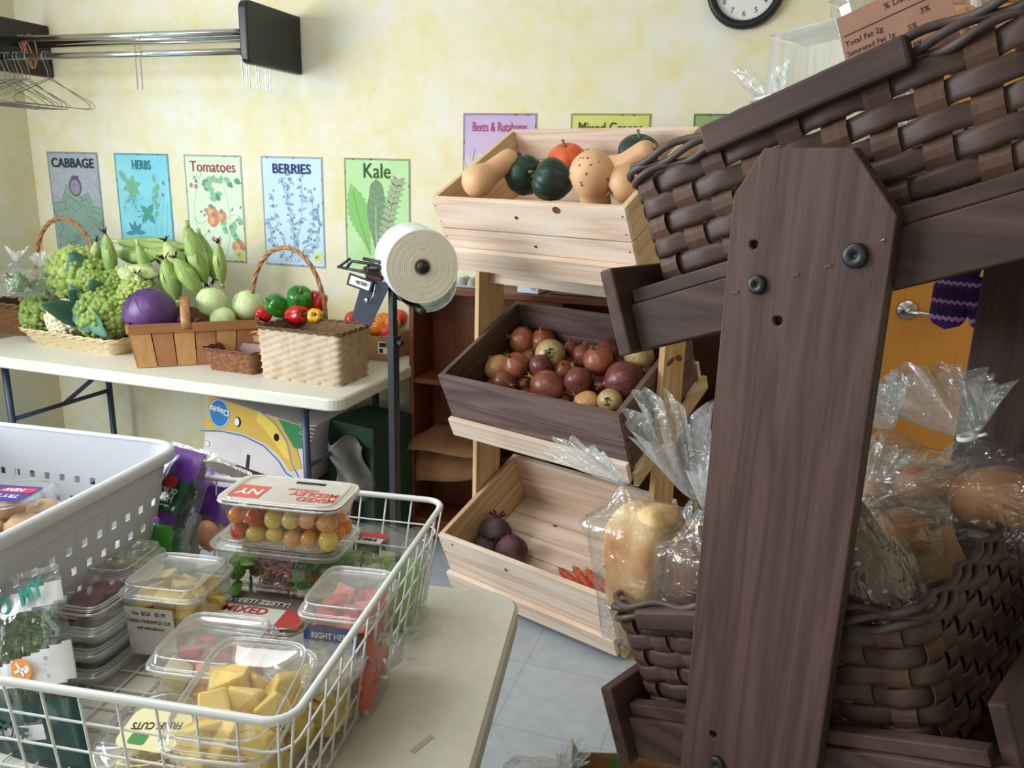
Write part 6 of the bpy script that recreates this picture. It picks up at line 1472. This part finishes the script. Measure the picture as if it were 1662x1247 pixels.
# pineapple pair
A = at(188, 906, .862, 9); deli('deli_tub', 'left one of the two clear tubs of pineapple', A, .112, .118, .108, mat=M_pet, lidmat=M_petm)
fill(A, .10, .105, (.032, .062, .09), (3, 3), .0205, ['pina'], 'pineapple chunk in the left pineapple tub', 'pineapple in the left tub', 5)
B = at(288, 935, .872, 9); tb = deli('deli_tub', 'right one of the two clear pineapple tubs, with a price label on its front', B, .128, .122, .118, lidmat=M_petm)
fill(B, .116, .108, (.032, .066, .098), (3, 3), .0225, ['pina'], 'pineapple chunk in the right pineapple tub', 'pineapple in the right tub', 6)
lb = part('price_label', MB().grid(lambda u, v: (-.052 + .078 * u, -.0535 - .0065 * v - .0012, .018 + .084 * v), 2, 2), M_lab, tb, solid=.0005, label='white price label')
for z, s, sz in ((.092, 'Lbs  $/LB   $5.99', .010), (.078, 'FRESH PINEAPPLE CUP', .0085), (.066, 'KEEP REFRIGERATED', .006)): text('print_line', s, sz, M_ink, lb, T(-.013, -.0535 - .0065 * (z - .018) / .084 - .0018, z) @ RX(94), sx=.8)
# tall stack: zesty pack, salad, cherry tomatoes
E_ = at(425, 985, .805, 8); ez = deli('flat_pack', 'flat clear pack with a label reading SWEET! ZESTY! at the bottom of the stack', E_, .185, .13, .052, dome=.008)
lb = plabel(ez, .01, -.005, .15, .10, .0585, pm('grey_brown_label', (120, 112, 104), rough=.6), label='grey, white and red label'); plabel(ez, .01, -.030, .15, .05, .0593, M_lab, 'label_band'); plabel(ez, .065, -.03, .04, .05, .06, pm('label_red', (196, 76, 70), rough=.6), 'label_corner')
text('label_lettering', 'SWEET! ZESTY!', .017, M_white, lb, T(-.012, .008, .0606), bold=.0004); text('label_lettering', 'MIXED', .026, pm('print_red', (190, 64, 56), rough=.6), lb, T(-.02, -.018, .0606), bold=.0006)
for k in range(10): tag(link('radish_slice', MB().lathe([(0, -.004), (.017, -.004), (.018, 0), (.017, .004), (0, .004)], 14).mesh('radish_slice', M_straw if k % 2 else M_honey, True), None, E_ @ T(-.07 + .034 * (k % 5), -.03 + .06 * (k // 5), .026 + .004 * (k % 3)) @ RX(25)), 'cut vegetable slice in the flat zesty pack', 'vegetable slice', 'slices in the zesty pack')
q = P(448, 872, .905); D_ = T(q.x, q.y + .03, FZ + .064) @ RZ(8); deli('salad_clamshell', 'clear clamshell of salad in the middle of the stack, under the tomatoes', D_, .215, .125, .082, dome=.010, lidmat=M_petm)
m = MB(); rr = random.Random(8)
for k in range(90): m.leaf(rr.uniform(.03, .05), rr.uniform(.018, .03), .3, .25, 4, M=T(rr.uniform(-.085, .085), rr.uniform(-.045, .045), rr.uniform(.008, .06)) @ Euler((rr.uniform(0, 6), rr.uniform(-.6, .6), rr.uniform(0, 6))).to_matrix().to_4x4(), ruffle=.003)
o = single('salad_leaves', m, pm('salad_green', (92, 132, 54), (142, 160, 84), scale=12, rough=.5), 'mixed salad leaves inside the middle clamshell', 'salad', D_, smooth=True); o['kind'] = 'stuff'
m = MB()
for k in range(26): 
    a = rr.uniform(0, 6.3); c_ = Vector((rr.uniform(-.03, .03), rr.uniform(-.052, -.03), rr.uniform(.015, .06))); m.tube([c_ + Vector((.018 * math.cos(t + a), .004 * math.sin(3 * t), .012 * math.sin(t + a))) for t in (0, .5, 1, 1.5, 2, 2.5)], .0018, 5)
o = single('red_onion_shreds', m, pm('red_onion_shred', (168, 84, 110), (206, 150, 164), scale=30, rough=.45), 'pink red onion shreds at the front of the salad clamshell', 'onion shreds', D_); o['kind'] = 'stuff'
bro = curd_mesh('broccoli_floret', 17, 40, 110).mesh('broccoli_floret', pm('broccoli_green', (92, 150, 56), (64, 122, 44), scale=5, rough=.7), True)
for x, z, s, w_ in ((.045, .034, .021, 'largest, right of the onion shreds'), (.082, .036, .016, 'at the right end'), (-.075, .03, .015, 'at the left end')): tag(link('broccoli_floret', bro, None, D_ @ T(x, -.036, z) @ RX(60) @ SC(s)), 'broccoli floret in the salad clamshell, ' + w_, 'broccoli', 'broccoli in the salad clamshell')
q = P(470, 795, .992); C_ = T(q.x, q.y, FZ + .160) @ RZ(8); tm = deli('tomato_pack', 'clear pack of mixed cherry tomatoes with a printed film lid, on top of the stack', C_, .195, .112, .078, dome=.004, lidmat=M_pet)
lb = part('lid_film', MB().grid(lambda u, v: ((*sell(max(.001, v) * 1.05, .195, .112, 2 * PI * u, .3), .0815)), 48, 3, cu=True), film('printed_lid_film', gloss=.06, edge=.3, milk=.72, milkc=(226, 220, 210)), tm, solid=.0004, label='pale printed film lid')
M_prr = pm('print_tomato_red', (206, 84, 66), rough=.6)
plabel(lb, -.062, -.014, .052, .048, .0818, pm('lid_red', (206, 96, 86), rough=.6), 'red_panel'); text('lid_lettering', 'NY', .03, M_white, lb, T(-.06, -.014, .0826) @ RZ(180), bold=.0006)
text('lid_lettering', 'MIXED', .022, M_prr, lb, T(.055, -.024, .0822) @ RZ(180), bold=.0005); text('lid_lettering', 'MEDLEY', .022, M_prr, lb, T(.045, -.004, .0822) @ RZ(180), bold=.0005); text('lid_lettering', 'TOMATOES', .010, M_prr, lb, T(.02, .010, .0822) @ RZ(180))
plabel(lb, .02, .038, .05, .008, .0819, M_ink, 'bar_code')
TC = [pm('cherry_' + n_, a, b_, scale=6, rough=.2, coat=.3) for n_, a, b_ in (('orange', (232, 132, 36), (238, 150, 54)), ('yellow', (226, 196, 84), (232, 206, 104)), ('red', (206, 58, 40), (190, 44, 40)), ('amber', (224, 150, 60), (228, 166, 84)))]
CTM = [MB().ball(1, 18, 12, lambda q_: 1 + .03 * q_.z, M=SC(1, 1, 1.15)).mesh('cherry_tomato', t_, True) for t_ in TC]; CN = ['orange', 'pale yellow', 'red', 'amber']
rr = random.Random(12); cidx = [2, 1, 0, 3, 0, 1, 2, 0, 3, 2, 1, 0]
for lay, z in enumerate((.018, .048)):
    for j in range(3):
        for i in range(6):
            c = cidx[(i * 5 + j * 3 + lay * 7) % 12]
            tag(link('cherry_tomato', CTM[c], None, C_ @ T((i - 2.5) * .0295 + rr.uniform(-.002, .002) + .004 * (j % 2), (j - 1) * .030, z + rr.uniform(-.002, .004)) @ Euler((rr.uniform(0, 3), rr.uniform(0, 3), 0)).to_matrix().to_4x4() @ SC(.0148 * rr.uniform(.9, 1.05))),
                '%s cherry tomato in the pack, %s from the left, %s row, %s layer' % (CN[c], ORD[i], ('front', 'middle', 'back')[j], ('lower', 'upper')[lay]), 'cherry tomato', 'cherry tomatoes in the pack')
# watermelon tub
F_ = at(568, 958, .915, 9); wm = deli('deli_tub', 'tall clear tub of watermelon with a blue sticker by the right side', F_, .108, .122, .158, taper=.86, lidmat=M_petm)
fill(F_, .094, .106, (.026, .062, .098, .132), (3, 3), .0212, ['mel'], 'watermelon cube in the tall tub', 'watermelon in the tall tub', 9)
lb = part('sticker', MB().prism([(-.047, .098), (-.047, .130), (-.040, .141), (.022, .141), (.036, .120), (.03, .098)], .055, .0562, M=RX(90) @ T(0, 0, 0)), pm('blue_sticker', (44, 72, 138), rough=.5), wm, label='blue sticker lettered RIGHT HERE')
text('sticker_lettering', 'RIGHT HERE', .0125, M_white, lb, T(-.008, -.0566, .127) @ RX(90), sx=.8, bold=.0003)
ic = MB(); rr = random.Random(3)
for k in range(16): ic.box(-.004, .004, -.004, .004, 0, .0004, M=T(rr.uniform(-.035, .022), -.0564, rr.uniform(.101, .116)) @ RX(90) @ RZ(rr.uniform(0, 90)))
part('sticker_picture', ic, pm('grey_print', (176, 178, 190), rough=.6), lb)
# celery
q = P(610, 903, .86); G_ = T(q.x - .012, q.y, FZ) @ RZ(6); 
M_cel = pm('celery_stalk', (178, 204, 126), (126, 170, 78), scale=6, rough=.4, stretch=(1, 1, .3))
for k in range(9):
    x = -.075 + .0185 * k; s = MB().grid(lambda u, v: (.011 * math.cos(PI * (u * 1.3 - .15)), .055 - .014 * math.sin(PI * (u * 1.3 - .15)) * .8, .12 * v), 10, 4); 
    single('celery_stick', s, M_cel, 'cut celery stick in the film pack, %s from the left' % ORD[k], 'celery', G_ @ T(x, -.075 + .012 * (k % 2), .010 + .006 * (k % 3)) @ RX(-28), 'celery sticks in the film pack', smooth=True, solid=.004)
gp = thing('celery_pack', 'film pack of celery sticks in the far right corner of the wire basket', 'food pack', G_)
def pil(u, v):
    t = 2 * PI * u; k = math.sin(PI * min(1, max(0, v))) ** .4; return (.098 * super_(math.cos(t), .5) * (.92 + .08 * k), -.02 + .062 * super_(math.sin(t), .5) * (.9 + .1 * k) + .05 * v, .003 + .128 * v + .003 * math.sin(9 * t))
part('film_wrap', MB().grid(pil, 48, 14, cu=True), M_bag, gp, smooth=True)
part('film_top', MB().grid(lambda u, v: (-.095 + .19 * u, -.03 + .115 * v, .131 + .010 * math.sin(PI * v) + .003 * math.sin(u * 17)), 16, 8), M_bag, gp, smooth=True)
lb = part('label', MB().box(-.028, .028, -.016, .02, .1435, .1441), pm('label_red2', (196, 48, 66), rough=.5), gp, label='red and white label'); part('label_band', MB().box(-.026, .026, -.0165, .001, .1442, .1446), M_white, lb)
text('label_lettering', 'seaq', .019, pm('navy_print', (34, 40, 92), rough=.6), lb, T(0, -.008, .1448) @ RZ(180), bold=.0006)
part('film_tail', MB().grid(lambda u, v: (.088 + .012 * math.sin(u * 23) * v + .016 * v, -.16 + .15 * u, .002 + .035 * v + .006 * math.sin(u * 31 + v * 4)), 30, 8), M_bagx, gp, smooth=True)
# mixed fruit tub, big mango tub, round pineapple tub, round fresh cuts tub
H_ = at(348, 1040, .875, 10); deli('deli_tub', 'clear tub of mixed fruit with strawberry showing, behind the big mango tub', H_, .132, .122, .118, lidmat=M_petm)
fill(H_, .116, .106, (.03, .062, .094), (3, 3), .0205, ['straw', 'cant', 'honey', 'straw'], 'piece of mixed fruit in the strawberry tub', 'fruit in the mixed tub', 14)
pI = P(405, 1100, .905); I_ = T(pI.x, pI.y, FZ + .018) @ RZ(11) @ RX(9); deli('deli_tub', 'big clear tub of mango chunks at the front corner of the wire basket', I_, .128, .168, .128, dome=.018, e=.36)
fill(I_, .112, .148, (.034, .072, .108), (3, 3), .029, ['mang'], 'mango chunk in the big front tub', 'mango in the big tub', 21)
pJ = P(512, 1062, .868); J_ = T(pJ.x, pJ.y, FZ)
jt = thing('round_tub', 'round clear tub of pineapple between the mango and watermelon tubs', 'food pack', J_)
part('tub', MB().lathe([(.001, .001), (.05, .001), (.054, .005), (.061, .108), (.064, .11)], 48), M_pet, jt, smooth=True); part('lid', MB().lathe([(.066, .104), (.067, .112), (.062, .117), (.055, .114), (.053, .124), (.049, .124), (.046, .120), (.001, .120)], 48), M_petm, jt, smooth=True)
fill(J_, .082, .082, (.026, .058, .09), (3, 3), .0205, ['pina'], 'pineapple piece in the round tub', 'pineapple in the round tub', 33)
pK = P(262, 1192, .805); K_ = T(pK.x, pK.y, FZ + .012) @ RZ(8) @ RX(11)
kt = thing('round_tub', 'round clear tub lettered FRESH CUTS at the front of the wire basket', 'food pack', K_)
part('tub', MB().lathe([(.001, .001), (.052, .001), (.056, .005), (.066, .048), (.070, .05)], 52), M_pet, kt, smooth=True); part('lid', MB().lathe([(.072, .045), (.073, .053), (.068, .058), (.06, .054), (.058, .066), (.052, .067), (.048, .062), (.001, .062)], 52), M_pet, kt, smooth=True)
lb = part('lid_label', MB().prism([(x, y) for x, y in rrect(.078, .06, .014)], .0625, .063), pm('cream_lid_label', (232, 226, 176), rough=.6), kt, label='cream label')
text('lid_lettering', 'FRESH CUTS', .015, M_ink, lb, T(.0, .006, .0634) @ RZ(190), sx=.75, bold=.0002); part('green_mark', MB().prism([(x - .012, y - .016) for x, y in rrect(.022, .016, .004)], .0631, .0635), pm('green_mark', (64, 140, 70), rough=.6), lb)
fill(K_, .088, .088, (.024, ), (3, 3), .0165, ['pina'], 'pineapple piece in the fresh cuts tub', 'pineapple in the fresh cuts tub', 41)
# stacked flat trays
M_L, ln = fr(P(160, 1068, .80), P(256, 990, .80)); M_L.translation.z = FZ
M_meat = pm('dark_red_slice', (124, 52, 52), (98, 38, 42), scale=16, rough=.4); M_gsl = pm('pale_green_slice', (176, 184, 140), (150, 164, 112), scale=16, rough=.5)
for k in range(4):
    F0 = M_L @ T(.075 + .004 * k, .055 + .003 * (k % 2), .0315 * k)
    deli('flat_tray', 'flat clear tray in the stack by the plastic basket, %s from the top' % ORD[3 - k], F0, .165, .115, .024, dome=.003, mat=M_petm if k < 3 else M_pet, taper=.9, group='stack of flat trays')
    for j in range(4): single('slice', MB().lathe([(0, 0), (.024, 0), (.026, .003), (.022, .006), (0, .007)], 20, lobe=lambda a, z: 1 + .06 * math.sin(3 * a + j)), M_meat if k == 3 else M_gsl, '%s slice, %s along, in the tray %s from the top' % ('dark red' if k == 3 else 'pale green', ORD[j], ORD[3 - k]), 'slice', F0 @ T(-.052 + .034 * j, .01 * (j % 2), .003 + .002 * j) @ RY(-6), 'slices in the flat trays', smooth=True)

# ---- printed film pouches
def pouch(name, label, corners, bulge, bands, wr=.004, nu=24, nv=30, cat='bag', seed=0, back=True):
    TL, TR, BR_, BL = [PY(*c) for c in corners]; o_ = (TL + TR + BR_ + BL) / 4; nrm = (TR - TL).cross(TL - BL).normalized()
    if nrm.dot(EYE - o_) < 0: nrm = -nrm
    th = thing(name, label, cat, T(*BL))
    def S(u, v, k=1.0, lift=0):
        p_ = TL.lerp(TR, u).lerp(BL.lerp(BR_, u), v); e_ = (math.sin(PI * min(1, max(0, u))) * math.sin(PI * min(1, max(0, v)))) ** .5
        w_ = wr * (noise.noise(Vector((u * 5, v * 6, seed))) + .5 * noise.noise(Vector((u * 13, v * 9, seed + 5)))) * e_
        return p_ + nrm * (k * bulge * e_ + w_ + lift) - BL
    def sheet(k, mats, fm):
        m_ = MB().grid(lambda u, v: S(u, v, k), nu, nv)
        m_.m = [fm((i + .5) / nu, (j + .5) / nv) for i in range(nu) for j in range(nv)]; return part('front_film' if k > 0 else 'back_film', m_, mats, th, smooth=True)
    mats, fm = bands; sheet(1, mats, fm)
    if back: sheet(-.6, mats, fm)
    part('seal', MB().grid(lambda u, v: S(u, -.03 + .03 * v, 1), nu, 2), M_bagx, th, smooth=True)
    def frame(u, v, rot=0, lift=.0025):
        p_ = S(u, v, 1, lift); X = (TR - TL).lerp(BR_ - BL, v).normalized(); Z_ = nrm; Y_ = Z_.cross(X).normalized(); X = Y_.cross(Z_)
        return Matrix(((X.x, Y_.x, Z_.x, p_.x), (X.y, Y_.y, Z_.y, p_.y), (X.z, Y_.z, Z_.z, p_.z), (0, 0, 0, 1))) @ RZ(rot)
    return th, S, frame
M_ppur = pm('purple_print_film', (104, 50, 146), (92, 42, 132), scale=8, rough=.22, coat=.3); M_pgrn = pm('deep_green_print_film', (22, 84, 62), rough=.22, coat=.3); M_pbr = pm('bright_green_print_film', (70, 158, 54), rough=.22, coat=.3); M_pwht = pm('white_print_film', (226, 226, 230), rough=.3, coat=.2)
M_pclr = film('clear_pouch_film', gloss=.045, edge=.35, rough=.08, bump=.35, bscale=16, milk=.03)
def b1(u, v):
    w_ = .04 * math.sin(v * 9)
    if u > .78 + w_: return 3
    if v < .20 + .1 * u: return 0
    if v < .58 - .08 * u: return 1
    if v < .66 - .05 * u: return 0
    return 2
th, S, fm_ = pouch('veggie_pouch', 'purple and green printed pouch leaning on the white plastic basket', ((276, 722, 1.15), (352, 742, 1.13), (292, 930, 1.03), (205, 925, 1.03)), .022, ([M_ppur, M_pgrn, M_pbr, M_pclr], b1), seed=1)
for s, u, v, sz in (("WE'RE SO", .44, .36, .014), ('FRESH', .42, .42, .021), ('ready to cook veggies', .42, .475, .006)): text('pouch_lettering', s, sz, M_white, th, fm_(u, v, -3, .004), sx=.85, bold=.0003)
part('red_badge', MB().prism([(.016 * super_(math.cos(a), .7), .011 * super_(math.sin(a), .7)) for a in [2 * PI * k / 20 for k in range(20)]], .0, .0006, M=fm_(.5, .285, -6, .005)), pm('red_badge', (196, 40, 56), rough=.4), th)
def b2(u, v):
    if v < .10: return 1
    if v < .42 + .14 * u and u < .95: return 0 if (v < .2 or u - v > -.05 or v > .34) else 1
    if u < .52 + .05 * math.sin(v * 7) and v > .45: return 2
    return 1
th, S, fm_ = pouch('veggie_pouch', 'clear and purple pouch with a white nutrition panel, behind the tomato pack', ((300, 728, 1.22), (408, 772, 1.20), (362, 935, 1.08), (258, 935, 1.07)), .024, ([M_ppur, M_pclr, M_pwht], b2), seed=4)
t_ = MB()
for k in range(16): t_.box(-.02, .02 - .008 * (k % 3), -.0007, .0007, 0, .0003, M=fm_(.24, .56 + .022 * k, -4, .0045))
part('nutrition_print', t_, M_ink, th); text('pouch_lettering', 'Nutrition Facts', .008, M_ink, th, fm_(.26, .51, -4, .005), bold=.0003)
for k, (px, py, Y, r, lab) in enumerate(((345, 835, 1.15, .026, 'upper'), (338, 870, 1.10, .024, 'lower'))):
    p_ = PY(px, py, Y); single('root_chunk', MB().ball(r, 18, 12, lambda q_: 1 + .12 * noise.noise(q_ * 1.8 + Vector((k * 2, 0, 0))), M=SC(.85, .7, 1.2)), pm('pinkish_tan_root', (206, 152, 118), (190, 132, 102), scale=10, rough=.5), lab + ' pinkish tan lump showing through the clear purple pouch', 'vegetable', T(*p_), 'lumps in the purple pouch', smooth=True)
M_teal = pm('dark_teal_film', (18, 66, 66), (14, 54, 58), scale=8, rough=.25, coat=.3)
def b3(u, v):
    if v > .93: return 1
    if v > .60 and not (.70 + .03 * math.sin(u * 5) < v < .775 and u < .78): return 1
    if .70 < v < .80 and u < .8: return 2
    lo = .045 + .07 * (1 - u) ** 1.0; 
    if lo < v < lo + .10: return 2
    hi = .43 - .16 * max(0, u - .35) ** 1.2
    if hi < v < hi + .13 + .05 * u and v < .52: return 2
    return 0
th, S, fm_ = pouch('greens_pouch', 'clear pouch of microgreens with white bands and teal lettering, front left', ((-40, 958, .735), (96, 925, .735), (152, 1275, .652), (-40, 1262, .652)), .03, ([M_pclr, M_teal, M_pwht], b3), seed=7, nu=70, nv=84)
M_tealt = pm('teal_print', (24, 148, 136), rough=.5)
text('pouch_lettering', 'CO  MY', .034, M_tealt, th, fm_(.62, .115, 14, .004), bold=.0012); text('pouch_lettering', 'RECIPE.', .026, M_teal, th, fm_(.52, .735, -8, .004), bold=.0008)
part('orange_oval', MB().prism([(.021 * math.cos(a), .014 * math.sin(a)) for a in [2 * PI * k / 24 for k in range(24)]], 0, .0006, M=fm_(.70, .44, -14, .004)), pm('orange_oval', (226, 140, 48), rough=.5), th)
c_ = MB(); 
for a in (25, -35): c_.box(-.012, .010, -.0018, .0018, .0008, .0012, M=fm_(.70, .44, a - 14, .004))
c_.lathe([(.003, .0008), (.005, .0008), (.005, .0012), (.003, .0012)], 14, M=fm_(.70, .44, -14, .004) @ T(.011, .003, 0))
part('oval_mark', c_, M_white, th, label='white scissors mark')
m = MB(); rr = random.Random(5); 
for k in range(150):
    u, v = rr.uniform(.1, .9), rr.uniform(.2, .5); q_ = S(u, v, .35) + PY(-40, 1262, .652)
    m.tube([q_ - Vector((0, 0, .05)), q_ - Vector((rr.uniform(-.008, .008), 0, .02)), q_], .0009, 4)
    for a in (0, 180): m.leaf(.014, .010, .2, .2, 3, M=T(*q_) @ RZ(a + rr.uniform(0, 90)) @ RY(-20))
o = single('microgreens', m, pm('microgreen_leaf', (84, 128, 48), (120, 160, 70), scale=20, rough=.5), 'bushy green microgreens inside the white banded pouch', 'microgreens', smooth=True); o['kind'] = 'stuff'
